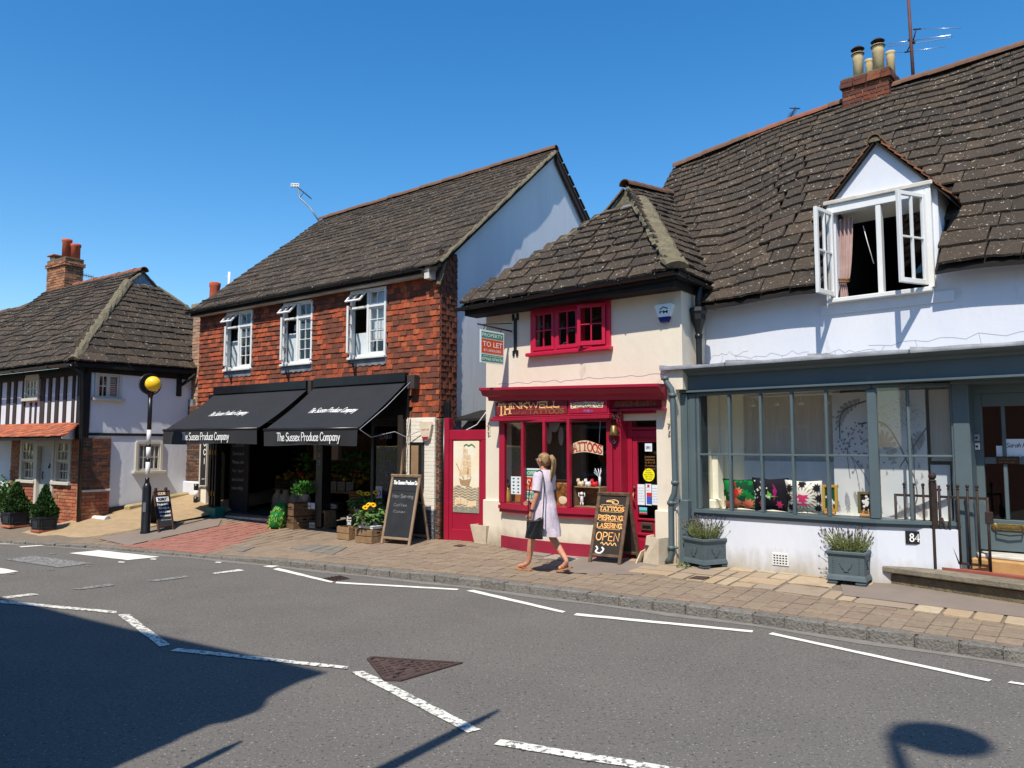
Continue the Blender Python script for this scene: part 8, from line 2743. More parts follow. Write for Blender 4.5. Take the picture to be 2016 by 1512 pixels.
# ------------------------------------------------------------------ crates, plants and produce outside the greengrocer
def crate(name,loc,rz,w,d,h,m,lab,group='wooden crates outside the greengrocer',on_side=False,rows=2,word=None):
    e=empty(name,loc,rz,lab,'crate',group)
    t_=.014
    R_=Matrix.Identity(4)
    if on_side:R_=Matrix.Translation((0,0,w/2))@Matrix.Rotation(math.pi/2,4,'Y')@Matrix.Translation((0,0,-h/2))
    if on_side=='front':R_=Matrix.Translation((0,h/2,d/2))@Matrix.Rotation(math.pi/2,4,'X')
    hs=h/rows
    def add(nm,mb):
        mb.v=[R_@p for p in mb.v]; return mb.build(nm,m,e)
    for k in range(rows):
        z0,z1=k*hs+.006,(k+1)*hs-.008
        for y in (-d/2,d/2-t_):
            mb=MB();mb.bbox(-w/2,w/2,y,y+t_,z0,z1,.003);add('slat',mb)
        for x in (-w/2+.001,w/2-t_-.001):
            mb=MB()
            if k==rows-1:
                hz=(z0+z1)/2
                mb2=MB();wall_grid(mb2,-d/2+t_,d/2-t_,z0,z1,[(-.05,.05,hz-.014,hz+.014)],0,t_)
                mb.add([(x+p.y,p.x,p.z) for p in mb2.v],mb2.f)
            else:mb.bbox(x,x+t_,-d/2+t_,d/2-t_,z0,z1,.003)
            add('end_board',mb)
    for sx_ in (-1,1):
        for sy in (-1,1):
            mb=MB();x=sx_*(w/2-t_-.018);y=sy*(d/2-t_-.018);mb.bbox(x-.016,x+.016,y-.016,y+.016,0,h+.004,.003);add('corner_post',mb)
    mb=MB()
    for k in range(3):mb.bbox(-w/2+.01,w/2-.01,-d/2+.02+k*(d-.04)/3,-d/2+.02+(k+.92)*(d-.04)/3,.0,.012,.002)
    add('floor_board',mb)
    if word:
        mb=MB();stroke_text(mb,word, lambda a_,b_,d_:R_@Vector((a_,-d/2-d_,b_)),-w*.26,h*.62,w*.52,h*.14,.012);mb.build('stencil',BLACK_INK,e)
    return e


g=on_ground(577,1043)
cz_=math.radians(-47)
ce,cn_=Vector((math.cos(cz_),math.sin(cz_),0)),Vector((-math.sin(cz_),math.cos(cz_),0))
cc=g-ce*.19+cn_*.25
crate('wooden_crate',cc,cz_,.40,.5,.26,CRATEWOOD,'brown apple crate under another one beside the green net sack',word='FRUIT')
crate('wooden_crate',cc+Vector((0,0,.268)),cz_+.02,.40,.5,.26,CRATEWOOD,'brown apple crate on top of its stack, under the basil pot',word='Sussex')
g2_=on_ground(627,1042)
crate('wooden_crate',g2_+Vector((.02,.22,0)),math.radians(-36),.5,.38,.32,CRATEPALE,'pale wooden crate lying on its side with its open face to the street',on_side='front')
# lamb's lettuce box and oval tin on the side crate
tb_=empty('teal_carton',g2_+Vector((-.13,.2,.385)),math.radians(-36),'white and teal printed carton on the crate that lies on its side','carton')
mb=MB();mb.bbox(-.13,.13,-.1,.1,0,.15,.006);mb.build('carton_body',mat('dark_teal_card',(30,74,80),(26,66,72),scale=4,rough=.6),tb_)
mb=MB();mb.box(-.12,-.02,-.104,-.1,.01,.065);mb.box(-.12,-.02,-.104,-.1,.08,.14);mb.box(.0,.05,-.104,-.1,.02,.14);mb.box(.06,.11,-.104,-.1,.02,.14);mb.build('print',PAPER,tb_)
ov=empty('oval_sign',g2_+Vector((.26,.14,.385)),math.radians(-36),'grey oval label on a dark box beside the teal carton','box')
mb=MB();mb.bbox(-.16,.16,-.02,.16,0,.14,.006);mb.build('box_body',BLACK_PAINT,ov)
mb=MB();mb.add([(.13*math.cos(k*.2618),-.022,.07+.05*math.sin(k*.2618)) for k in range(24)],[tuple(range(24))]);mb.build('oval_label',SOCKET_GREY,ov)
mb=MB();scribble(mb, lambda a_,b_,d_:Vector((a_,-.023-d_,b_)),-.09,.055,.18,.03,.01);mb.build('lettering',BLACK_INK,ov)


def leaf_clump(mb,n,shape,size,r_,flat=.3):
    for i in range(n):
        p=shape(r_)
        out=Vector((p.x,p.y,p.z*.6)).normalized() if p.length>1e-3 else Vector((0,0,1))
        d=(out+Vector((r_.gauss(0,.5),r_.gauss(0,.5),r_.gauss(flat,.5)))).normalized()
        s_=d.cross(Vector((r_.gauss(0,1),r_.gauss(0,1),r_.gauss(0,1)))).normalized()
        up=d.cross(s_)
        l=size*r_.uniform(.6,1.3)
        w=l*.36
        mb.add([p,p+d*l*.45+s_*w+up*l*.06,p+d*l,p+d*l*.45-s_*w+up*l*.06],[(0,1,2,3)])


bs=empty('basil_pot',cc+Vector((.08,-.02,.54)),0,'leafy green basil plant in a pale bucket on the crate stack','plant')
mb=MB();mb.lathe([(.08,0),(.11,.15),(.12,.155),(.11,.16),(.0,.14)],16);mb.build('bucket',SOCKET_GREY,bs)
mb=MB();r_=random.Random(2)
leaf_clump(mb,420, lambda r:Vector((r.gauss(0,.10),r.gauss(0,.10),.16+abs(r.gauss(.08,.07)))),.075,r_);mb.build('foliage',LEAF_BASIL,bs)
mb=MB();mb.tube([(.0,0,.1),(.02,.01,.22)],.008,5);mb.tube([(0,0,.1),(-.05,.02,.24)],.007,5);mb.build('stem',LEAF_BASIL,bs)
# sweetcorn in a green net
g=on_ground(538,1042)
ns_=empty('net_sack',g+Vector((0,.12,0)),0,'green net sack full of sweetcorn leaning on the crate stack','sack')
prof=[(.06,0),(.145,.05),(.165,.16),(.16,.30),(.13,.42),(.08,.50),(.03,.53)]
mb=MB();mb.lathe([(r*.93,z) for r,z in prof],16,M=Matrix.Shear('XY',4,(.22,0)) if False else Matrix(((1,0,.22,0),(0,1,0,0),(0,0,1,0),(0,0,0,1))));mb.build('filling',NETGREEN,ns_)
mb=MB();r_=random.Random(4)
for k in range(90):
    z=r_.uniform(.02,.42);a_=r_.uniform(0,6.28)
    rad=.15 if .05<z<.33 else .12
    p=Vector((rad*math.cos(a_)+.22*z,rad*math.sin(a_),z));d=Vector((r_.uniform(-.5,.5),r_.uniform(-.5,.5),r_.uniform(.2,1))).normalized()
    mb.tube([p-d*.06,p,p+d*.06],[.006,.018,.006],5)
mb.build('corn_cob',CORNGREEN,ns_,kind='stuff')
mb=MB()
for k in range(14):
    a0_=k*6.283/14
    for sg in (-1,1):
        mb.tube([((r*1.03)*math.cos(a0_+sg*z*3)+.22*z,(r*1.03)*math.sin(a0_+sg*z*3),z) for r,z in prof],.003,4)
mb.build('netting',NETGREEN,ns_)
mb=MB();mb.lathe([(.035,.5),(.05,.55),(.02,.57)],8,M=Matrix.Translation((.115,0,0)));mb.build('tied_neck',NETGREEN,ns_)
# teal crate under the folding doors
g=on_ground(416,1019)
tc=empty('teal_crate',g+Vector((.05,.12,0)),math.radians(-34),'turquoise plastic crate by the white pier at the left of the greengrocer','crate')
mb=MB();w,d,h=.17,.13,.22
for x0,x1,y0,y1 in ((-w,w,-d,-d+.015),(-w,w,d-.015,d),(-w,-w+.015,-d,d),(w-.015,w,-d,d)):mb.bbox(x0,x1,y0,y1,0,h,.004)
mb.bbox(-w-.01,w+.01,-d-.01,-d+.005,h-.03,h,.004);mb.bbox(-w,w,-d,d,0,.015,.003);mb.build('crate_body',TEAL,tc)
mb=MB();mb.box(-.05,.05,-d-.003,-d,h*.55,h*.68);mb.build('hand_hole',BLACK_PAINT,tc)


def sunflower_pot(name,loc,seed,lab,n=2):
    e=empty(name,loc,0,lab,'plant','potted sunflowers outside the greengrocer')
    r_=random.Random(seed)
    mb=MB();mb.lathe([(.08,0),(.10,.12),(.11,.125),(.1,.12),(0,.11)],12);mb.build('pot',WHITE_PAINT,e)
    mb=MB()
    for i in range(120):
        a_=r_.uniform(0,6.28);rr_=.17*math.sqrt(r_.random());z=r_.uniform(.12,.34)-rr_*.35
        p=Vector((rr_*math.cos(a_),rr_*math.sin(a_),z));d=Vector((math.cos(a_),math.sin(a_),r_.uniform(-.5,.3))).normalized();s_=d.cross(Vector((0,0,1))).normalized();l=r_.uniform(.07,.13)
        q=p+d*l*.5+Vector((0,0,.012))
        mb.add([p,q+s_*l*.4,p+d*l-Vector((0,0,.02)),q-s_*l*.4],[(0,1,2,3)])
    mb.build('foliage',LEAF_SUN,e)
    for k in range(n):
        a_=r_.uniform(0,6.28)
        c=Vector((.08*math.cos(a_),.08*math.sin(a_)-.03,.38+r_.uniform(-.03,.05)))
        mb=MB();mb.tube([(0,0,.1),c*.6+Vector((0,0,.05)),c],.008,5);st_o=mb.build('stem',LEAF_SUN,e)
        nrm=Vector((r_.uniform(-.5,.5),-.7,.8)).normalized();s1=nrm.orthogonal().normalized();s2=nrm.cross(s1)
        mb=MB()
        for q in range(18):
            t=q*6.283/18;dd=s1*math.cos(t)+s2*math.sin(t);tt=nrm.cross(dd)
            mb.add([c+dd*.014,c+dd*.04+tt*.010+nrm*.008,c+dd*.062,c+dd*.04-tt*.010+nrm*.008],[(0,1,2,3)])
        mb.build('flower',PETAL,st_o)
        mb=MB();mb.sphere(c+nrm*.004,.02,.02,.014,8,5);mb.build('flower_eye',BROWNWOOD,st_o)
    return e


gA,gB=on_ground(688,1066),on_ground(722,1070)
fz=math.radians(-40)
c1=on_ground(684,1063)+Vector((0,.15,0));c2_=on_ground(722,1070)+Vector((.03,.17,0))
crate('wooden_crate',c1,fz,.36,.3,.24,CRATEPALE,'low pale crate with the little price board on it, left of the sunflower crate')
crate('wooden_crate',c2_,fz+.05,.44,.34,.25,CRATEPALE,'low pale crate carrying a white tray of sunflowers beside the tall chalkboard')
ty=empty('flower_tray',c2_+Vector((.02,-.02,.256)),fz,'white plastic tray under the front sunflowers','tray')
mb=MB();mb.bbox(-.2,.2,-.14,.14,0,.05,.01);mb.bbox(-.21,.21,-.15,.15,.045,.055,.003);mb.build('tray_body',WHITE_PAINT,ty)
sunflower_pot('sunflower_pot',c2_+Vector((-.06,-.02,.27)),5,'sunflower plant at the front of the white tray on the low crate',2)
sunflower_pot('sunflower_pot',c2_+Vector((.10,.06,.27)),6,'sunflower plant at the back of the white tray on the low crate',1)
pb=empty('price_board',c1+Vector((.02,-.08,.25)),fz,'little black price board with white figures on the low crate','sign')
mb=MB();mb.bbox(-.085,.085,-.012,.1,0,.19,.004);mb.build('board',BLACK_PAINT,pb)
mb=MB();pp_= lambda a_,b_,d_:Vector((a_,-.012-d_,b_));stroke_text(mb,'Sun',pp_,-.06,.135,.12,.035,.01);stroke_text(mb,'flower',pp_,-.07,.085,.14,.035,.009);stroke_text(mb,'395',pp_,-.05,.02,.1,.045,.011);mb.build('lettering',WHITE_INK,pb)
bk_=TF.w((5.55,-.35,0))
bc=empty('back_crate',Vector((bk_.x,bk_.y,gz(bk_.x,bk_.y))),TF.a,'dark wooden crate with two sunflower plants behind the tall chalkboard','crate')
mb=MB();mb.bbox(-.3,.3,-.17,.17,0,.42,.01);mb.build('crate_body',OLDWOOD,bc)
z_=gz(bk_.x,bk_.y)+.425
sunflower_pot('sunflower_pot',Vector((bk_.x-.15,bk_.y+.1,z_)),8,'tall sunflower plant left on the dark crate by the shop door',2)
sunflower_pot('sunflower_pot',Vector((bk_.x+.12,bk_.y-.08,z_)),9,'tall sunflower plant right on the dark crate, half behind the chalkboard',2)
pb=empty('price_board',Vector((bk_.x-.05,bk_.y-.28,gz(bk_.x,bk_.y)+.12)),TF.a,'small black board with faint writing between the sunflower crates','sign')
mb=MB();mb.bbox(-.09,.09,-.0,.02,0,.22,.004);mb.build('board',BLACK_PAINT,pb);mb=MB();scribble(mb, lambda a_,b_,d_:Vector((a_,-.0-d_,b_)),-.06,.13,.12,.04,.009);mb.build('lettering',CHALK,pb)
# basket stack in the doorway
q=TF.w((4.55,.45,0))
bst=empty('basket_stack',Vector((q.x,q.y,.25)),0,'stack of round brown wicker baskets in the dark shop doorway','baskets')
for k in range(7):
    mb=MB();z=.36+k*.055 if k else 0
    if k==0:mb.lathe([(.17,0),(.2,.36),(.215,.37),(.2,.385),(.18,.37)],20)
    else:mb.lathe([(.205,z),(.218,z+.015),(.222,z+.04),(.205,z+.05)],20)
    mb.build('basket',WICKER,bst)
# produce counter inside the left bay
ct_=empty('produce_counter',TF.w((0,.15,.4)),TF.a,'wooden produce counter with black price boards inside the left half of the greengrocer','counter')
mb=MB();mb.bbox(1.0,3.75,.95,1.6,.45,.5);mb.build('counter_top',CRATEPALE,ct_)
for x in (1.1,2.4,3.6):
    mb=MB();mb.bbox(x,x+.07,1.0,1.1,0,.45);mb.build('leg',CRATEPALE,ct_)
mb=MB();mb.bbox(1.0,3.75,1.5,1.6,1.15,1.2);mb.bbox(1.0,3.75,1.9,1.95,.5,1.8);mb.build('rear_shelf',OLDWOOD,ct_)
r_=random.Random(6)
for k in range(10):
    mb=MB();x=1.05+k*.27;mb.bbox(x,x+.24,.92,.94,.5,.72,.004);b_=mb.build('price_board',BLACK_PAINT,ct_)
    mb=MB()
    for j in range(2):scribble(mb, lambda a_,b2,d_:Vector((a_,.92-d_,b2)),x+.02,.63-j*.08,.19,.035,.009,seed=k*3+j)
    mb.build('lettering',CHALK,b_)
mb=MB()
for k in range(240):
    x=r_.uniform(1.05,3.7);s_=r_.uniform(.03,.06);y=r_.uniform(1.0,1.45)
    mb.sphere((x,y,.55+(y-1)*.5+r_.uniform(0,.2)),s_,n=7,m=5)
mb.build('fruit_and_vegetables',PRODUCE,ct_,kind='stuff')
mb=MB();leaf_clump(mb,300, lambda r:Vector((r.uniform(1.1,3.7),r.uniform(1.3,1.55),r.uniform(.8,1.35))),.12,r_);mb.build('leafy_greens',LEAF_BASIL,ct_,kind='stuff')
for k in range(4):
    q=TF.w((1.38+k*.34,.85,.39))
    e=empty('paper_sack',q,TF.a+(-.1,.15,-.05,.2)[k],('pale potato sack at the left end of the row under the counter','pale potato sack second from the folded doors under the counter','pale potato sack third from the folded doors under the counter','pale potato sack nearest the crate stack under the counter')[k],'sack','potato sacks inside the greengrocer')
    mb=MB();rr2=random.Random(k)
    mb.lathe([(.13,0),(.16,.04),(.16,.3),(.13,.38),(.06,.43),(.09,.50),(.02,.5)],14,ell=.6)
    mb.v=[Vector((p.x+.012*noise.noise(p*9+Vector((k,0,0)))*3+p.z*(.18 if k==0 else 0),p.y+.02*noise.noise(p*11),p.z)) for p in mb.v]
    mb.build('sack_body',SACK,e)
    mb=MB();mb.lathe([(.1635,.12),(.1635,.145)],14,ell=.6);mb.build('printed_band',RED_CIRCLE,e)

# ------------------------------------------------------------------ planters
def square_planter(loc,rz,lab,seed,w=.21,h=.40):
    e=empty('lavender_planter',loc,rz,lab,'planter','grey planters of lavender before the grey shopfront')
    mb=MB()
    mb.frustum(0,0,.06,.10,w*1.12,w*1.12,w*1.06,w*1.06);mb.frustum(0,0,.10,.125,w*1.06,w*1.06,w,w);mb.frustum(0,0,.125,h-.06,w,w,w*1.0,w*1.0);mb.frustum(0,0,h-.06,h-.03,w,w,w*1.08,w*1.08)
    mb.build('body',PLANTER,e)
    mb=MB()
    t_=.035;W_2=w*1.12
    for x0,x1,y0,y1 in ((-W_2,W_2,-W_2,-W_2+t_),(-W_2,W_2,W_2-t_,W_2),(-W_2,-W_2+t_,-W_2+t_,W_2-t_),(W_2-t_,W_2,-W_2+t_,W_2-t_)):mb.bbox(x0,x1,y0,y1,h-.032,h+.012,.01)
    mb.build('rim',PLANTER,e)
    for sx_ in (-1,1):
        for sy in (-1,1):
            mb=MB();mb.bbox(sx_*w*.78-.055,sx_*w*.78+.055,sy*w*.78-.055,sy*w*.78+.055,0,.065,.008);mb.bbox(sx_*w*.78-.062,sx_*w*.78+.062,sy*w*.78-.062,sy*w*.78+.062,.02,.035,.004);mb.build('foot',PLANTER,e)
    for k in range(4):
        R_=Matrix.Rotation(k*math.pi/2,4,'Z')
        mb=MB()
        urn=[(-.075,.30),(-.03,.292),(0,.33),(.03,.292),(.075,.30),(.055,.25),(.02,.215),(.03,.195),(-.03,.195),(-.02,.215),(-.055,.25)]
        mb.prism([(x*w/.21,z-.03) for x,z in urn], lambda a_,b_,d_:Vector((a_,d_,b_)),-w-.012,-w+.002)
        for sx_ in (-1,1):
            for j in range(7):mb.sphere((sx_*w*.72,-w,.15+.03*j),.009,n=6,m=4)
        mb.v=[R_@p for p in mb.v]
        mb.build('urn_relief',PLANTER,e)
    mb=MB();mb.box(-w*.95,w*.95,-w*.95,w*.95,h-.05,h-.03);mb.build('soil',SOIL,e)
    r_=random.Random(seed)
    ms,mf,mg=MB(),MB(),MB()
    for i in range(230):
        a_=r_.uniform(0,6.28);rr_=w*.75*math.sqrt(r_.random())
        p=Vector((rr_*math.cos(a_),rr_*math.sin(a_),h-.03))
        lean=rr_/w*.75
        d=Vector((math.cos(a_)*lean+r_.gauss(0,.14),math.sin(a_)*lean+r_.gauss(0,.14),1)).normalized()
        l=r_.uniform(.14,.36)
        q=p+d*l+Vector((d.x*.04,d.y*.04,-.015))
        ms.tube([p,p+d*l*.6,q],[.003,.0026,.002],4,caps=False)
        for j in range(7):
            c=p.lerp(q,r_.uniform(.05,.7));dd=(d+Vector((r_.gauss(0,.6),r_.gauss(0,.6),r_.gauss(.2,.3)))).normalized();s_=dd.orthogonal().normalized()*.004
            ms.add([c,c+dd*.02+s_,c+dd*.045,c+dd*.02-s_],[(0,1,2,3)])
        if l>.22:
            k_=.026
            mf.tube([q-d*.01,q+d*k_*.5,q+d*k_],[.003,.008,.003],5)
    ms.build('foliage',LEAF_LAV,e);mf.build('flower_heads',LAV_FLOWER,e,kind='stuff')
    return e


gL=on_ground(1387,1121);gR=on_ground(1703,1156)
aL,aR=math.radians(-63),math.radians(-36)
square_planter(gL-Vector((math.cos(aL),math.sin(aL),0))*.20+Vector((-math.sin(aL),math.cos(aL),0))*.20,aL,'square grey-green planter of lavender next to the grey downpipe',2)
square_planter(gR-Vector((math.cos(aR),math.sin(aR),0))*.21+Vector((-math.sin(aR),math.cos(aR),0))*.21,aR,'square grey-green planter of lavender at the corner beside the stone step',3)
# cream pots
g=on_ground(954,1071)+Vector((0,.16,0))
cp=empty('cream_pot',g,math.radians(-38),'empty cream square pot against the pier left of the tattoo window','pot')
def tapered_pot(e,a0_,a1_,h,m,broken=False):
    mb=MB()
    t_=.025
    vs=[]
    for (a_,z) in ((a0_,0),(a1_,h),(a1_-t_,h),(a0_-t_+.01,.06)):
        vs+=[(-a_,-a_,z),(a_,-a_,z),(a_,a_,z),(-a_,a_,z)]
    if broken:
        vs[4]=(-a1_*.9,-a1_*.15,h*.98);vs[8]=(-a1_*.86,-a1_*.1,h*.96)
        vs[7]=(-a1_*1.0,a1_,h)
    fs=[(3,2,1,0)]
    for k in range(3):
        for i in range(4):
            j=(i+1)%4
            if broken and k==0 and i==3: continue
            fs.append((k*4+i,k*4+j,k*4+4+j,k*4+4+i))
    fs.append((12,13,14,15))
    mb.add(vs,fs)
    return mb.build('pot_body',m,e)
tapered_pot(cp,.13,.185,.32,CREAM_POT)
mb=MB();mb.box(-.15,.15,-.15,.15,.22,.26);mb.build('soil',SOIL,cp)
mb=MB();r_=random.Random(1);mb.tube([(0,0,.25),(.02,-.02,.4)],.006,4);leaf_clump(mb,12, lambda r:Vector((.02,-.02,.38+r.uniform(-.05,.03))),.05,r_);mb.build('dead_stalk',OLDWOOD,cp)
g=on_ground(1300,1113)+Vector((.0,.2,0))
bp_=empty('broken_pot',g,math.radians(-52),'broken cream square pot with one side missing by the red shop door','pot')
tapered_pot(bp_,.15,.205,.39,CREAM_POT, True)
mb=MB();mb.frustum(0.02,0.02,.03,.26,.13,.13,.15,.15);mb.build('soil',SOIL,bp_)
mb=MB();mb.add([(-.22,-.06,.0),(-.18,-.26,.0),(-.13,-.2,.17),(-.17,-.02,.2),(-.235,-.06,.0),(-.195,-.27,.0),(-.145,-.21,.17),(-.185,-.03,.2)],[(0,1,2,3),(7,6,5,4),(0,4,5,1),(1,5,6,2),(2,6,7,3),(3,7,4,0)]);mb.build('broken_side',CREAM_POT,bp_)
# topiary in charcoal planters before the cottage
def topiary(px,base_y,tip_y,wpx,lab,seed):
    g=HF.w((HF.hit(px,985,-.78).x,-.78,0));g.z=gz(g.x,g.y)
    k_=g.y/FPX
    e=empty('box_topiary',g,HF.a,lab,'plant','clipped box cones before the cottage')
    H_=(base_y-tip_y)*k_;ph=30*k_;w=wpx*k_/2
    r_=random.Random(seed)
    mb=MB();mb.bbox(-w*.9,w*.9,-w*.9,w*.9,0,ph*.15,.01);mb.build('brick_base',BR_ORANGE,e)
    mb=MB();mb.frustum(0,0,ph*.15,ph,w*.82,w*.82,w*.95,w*.95);mb.bbox(-w,w,-w,w,ph-.04,ph,.006);mb.build('planter',DARKPLANTER,e)
    for k in range(2):
        R_=Matrix.Rotation(k*math.pi/2,4,'Z');mb=MB()
        mb.bbox(-w*.7,w*.7,-w*.95,-w*.86,ph*.3,ph*.34,.004);mb.bbox(-w*.7,w*.7,-w*.98,-w*.88,ph*.78,ph*.82,.004);mb.bbox(-w*.7,-w*.64,-w*.97,-w*.87,ph*.34,ph*.78,.004);mb.bbox(w*.64,w*.7,-w*.97,-w*.87,ph*.34,ph*.78,.004)
        mb.v=[R_@p for p in mb.v];mb.build('panel_moulding',DARKPLANTER,e)
    rad= lambda t:(1.16*w)*max(0.03,(1-t)**.75*(1+.25*math.sin(min(1,t*2.4)*math.pi))*.92)
    ch_=H_-ph
    mb=MB();mb.lathe([(rad(t/10)*.8,ph+ch_*t/10*.97) for t in range(11)],12);mb.build('trunk_core',mat('box_core_%d'%seed,(22,36,14),rough=.9),e)
    mb=MB()
    def shp(r):
        t=r.random()**1.35;a_=r.uniform(0,6.28);q=rad(t)*r.uniform(.78,1.06)*(1+.08*math.sin(a_*5+t*9))
        return Vector((q*math.cos(a_),q*math.sin(a_),ch_*t))
    leaf_clump(mb,2600,shp,.05,r_)
    mb.v=[p+Vector((0,0,ph)) for p in mb.v]
    mb.build('foliage',LEAF_BOX,e)
topiary(33,1030,946,42,'clipped box cone in a charcoal planter at the left of the cottage door',1)
topiary(89,1031,943,38,'clipped box cone in a charcoal planter at the right of the cottage door',2)
g=on_ground(-2,1020)
sh=empty('garden_shrub',g+Vector((-.1,.25,0)),0,'loose green shrub at the left edge before the cottage','shrub')
mb=MB();r_=random.Random(7);leaf_clump(mb,1500, lambda r:Vector((r.gauss(0,.26),r.gauss(0,.2),.1+abs(r.gauss(.3,.2)))),.08,r_);mb.build('foliage',LEAF_SHRUB,sh)
mb=MB()
for k in range(5):mb.tube([(0,0,0),(r_.uniform(-.15,.15),r_.uniform(-.1,.1),.5)],.012,5)
mb.build('stem',OLDWOOD,sh)

# ------------------------------------------------------------------ covers in road and pavement
def cover(name,pts,m,lab,z_f,lift=.006,parent=None):
    q=[z_f(x,y) for x,y in pts]
    c=sum(q,Vector())/len(q)
    e=empty(name,c,0,lab,'cover')
    return e,[p-c for p in q],lift


e,q,_=cover('manhole_cover',[(722,1299),(731,1294.5),(911,1306.5),(789,1342.5),(756,1341)],RUST_IRON,'large triangular iron manhole cover in the road', lambda x,y:on_z(x,y,0))
mb=MB();n=len(q);ins=[p*.88 for p in q];up=Vector((0,0,.014));u2=Vector((0,0,.008))
mb.add([p+up for p in q]+[p+up for p in ins]+[p for p in q]+[p for p in ins],[(i,(i+1)%n,n+(i+1)%n,n+i) for i in range(n)]+[((i+1)%n,i,2*n+i,2*n+(i+1)%n) for i in range(n)]+[(n+i,n+(i+1)%n,3*n+(i+1)%n,3*n+i) for i in range(n)])
mb.build('frame',RUST_IRON,e)
mb=MB();ins2=[p*.85+u2 for p in q];mb.add(ins2,[tuple(range(n))]);o=mb.build('lid',mat('rusty_lid',(92,72,66),(70,58,54),scale=10,rough=.85,metal=.1,bump=.4,bscale=60),e)
if o.data.polygons[0].normal.z<0:o.data.flip_normals()
mb=MB()
xs_,ys_=[p.x for p in ins2],[p.y for p in ins2]
poly2=[(p.x,p.y) for p in [v_*.93 for v_ in ins2]]
ang=math.atan2((q[2]-q[1]).y,(q[2]-q[1]).x)
for i in range(-12,13):
    for j in range(-12,13):
        x=(i+.5*(j%2))*.085;y=j*.06
        X,Y=x*math.cos(ang)-y*math.sin(ang),x*math.sin(ang)+y*math.cos(ang)
        if in_poly(X,Y,poly2) and abs(x*.6+y)>.03:mb.bbox(-.024,.024,-.016,.016,.008,.017,.004,M=Matrix.Translation((X,Y,0))@Matrix.Rotation(ang+.5*((i+j)%3),4,'Z'))
mb.build('raised_studs',RUST_IRON,e)
mb=MB();mid_a,mid_b=(ins2[1]+ins2[2])/2,(ins2[3]+ins2[4])/2;d_=(mid_b-mid_a).normalized();s_=Vector((-d_.y,d_.x,0))*.012;mb.add([mid_a+s_+u2*.4,mid_b+s_+u2*.4,mid_b-s_+u2*.4,mid_a-s_+u2*.4],[(0,1,2,3)]);mb.build('seam',BLACK_PAINT,e)
CONC=mat('concrete_cover',(128,122,112),(112,106,98),scale=5,rough=.9,bump=.3,bscale=60)
for pts,lab,nm,m_,sub in (([(570,1080),(617,1073),(684,1078),(655,1094)],'wide grey four-part service cover in the pavement before the crates','service_cover',CONC,4),([(455,1083),(478,1076),(502,1078),(478,1087)],'small grey service cover near the dropped kerb','service_cover',CONC,1),([(1355,1140),(1371,1135),(1397,1137),(1384,1142.5)],'small rusty iron cover in the flagstones before the left lavender planter','stop_tap_cover',RUST_IRON,1),([(893,1075),(905,1073),(918,1075),(905,1077)],'little brown iron cover in the pavement before the red gate','stop_tap_cover',RUST_IRON,1)):
    e,q,_=cover(nm,pts,m_,lab,on_ground)
    for k in range(sub):
        mb=MB()
        a0_,a1_=k/sub+.012,(k+1)/sub-.012
        A2,B2,C2,D2=q[0].lerp(q[1],a0_) if False else q[0].lerp(q[3],a0_),q[0].lerp(q[3],a1_),q[1].lerp(q[2],a1_),q[1].lerp(q[2],a0_)
        top_=[p+Vector((0,0,.012)) for p in (A2,B2,C2,D2)]
        mb.add(top_+[p-Vector((0,0,.03)) for p in top_],[(0,1,2,3),(0,4,5,1),(1,5,6,2),(2,6,7,3),(3,7,4,0)])
        mb.build('cover_plate',m_,e);fix_normals(e.children[-1])
e,q,_=cover('gully_grate',[(632,1140),(668,1134),(690,1140),(655,1145)],RUST_IRON,'rust-stained road gully by the kerb below the crates', lambda x,y:on_z(x,y,.0))
mb=MB();mb.add([p+Vector((0,0,.006)) for p in q],[(3,2,1,0)]);o=mb.build('grate',RUST_IRON,e)
if o.data.polygons[0].normal.z<0:o.data.flip_normals()
for k in range(5):
    f=(k+.5)/5;a_,b_=q[0].lerp(q[1],f),q[3].lerp(q[2],f);mb=MB();mb.tube([a_.lerp(b_,.1)+Vector((0,0,.012)),a_.lerp(b_,.9)+Vector((0,0,.012))],.01,4);mb.build('grate_bar',IRON,e)

# ------------------------------------------------------------------ the woman walking past
PB=Vector((0.46,10.94,gz(0.46,10.94)+.012))
per=empty('person',PB,math.atan2(.6,-.8),'woman with a blonde ponytail in a lilac dress walking along the pavement','person')


def skin_mesh(nodes,chains,sub=2):
    """nodes: {name: (pos, radius)}; chains: lists of names; separate chains get roots of their own"""
    names=list(nodes)
    idx={n_:i for i,n_ in enumerate(names)}
    edges=[]
    for ch in chains:
        for a_,b_ in zip(ch,ch[1:]):edges.append((idx[a_],idx[b_]))
    me=bpy.data.meshes.new('body')
    me.from_pydata([nodes[n_][0] for n_ in names],edges,[])
    o=bpy.data.objects.new('body_rig',me)
    COL.objects.link(o)
    md=o.modifiers.new('skin','SKIN');md.use_smooth_shade= True
    sv=me.skin_vertices[0].data
    par=list(range(len(names)))
    def find(i):
        while par[i]!=i:i=par[i]
        return i
    for a_,b_ in edges:par[find(b_)]=find(a_)
    roots={}
    for i,n_ in enumerate(names):
        r=nodes[n_][1]
        sv[i].radius=r if isinstance(r,tuple) else (r,r)
        sv[i].use_root= False
        roots.setdefault(find(i),i)
    for i in roots.values():sv[i].use_root= True
    ms=o.modifiers.new('smooth','SUBSURF');ms.levels=sub;ms.render_levels=sub
    dg=bpy.context.evaluated_depsgraph_get()
    dg.update()
    out=bpy.data.meshes.new_from_object(o.evaluated_get(dg))
    bpy.data.objects.remove(o)
    return out


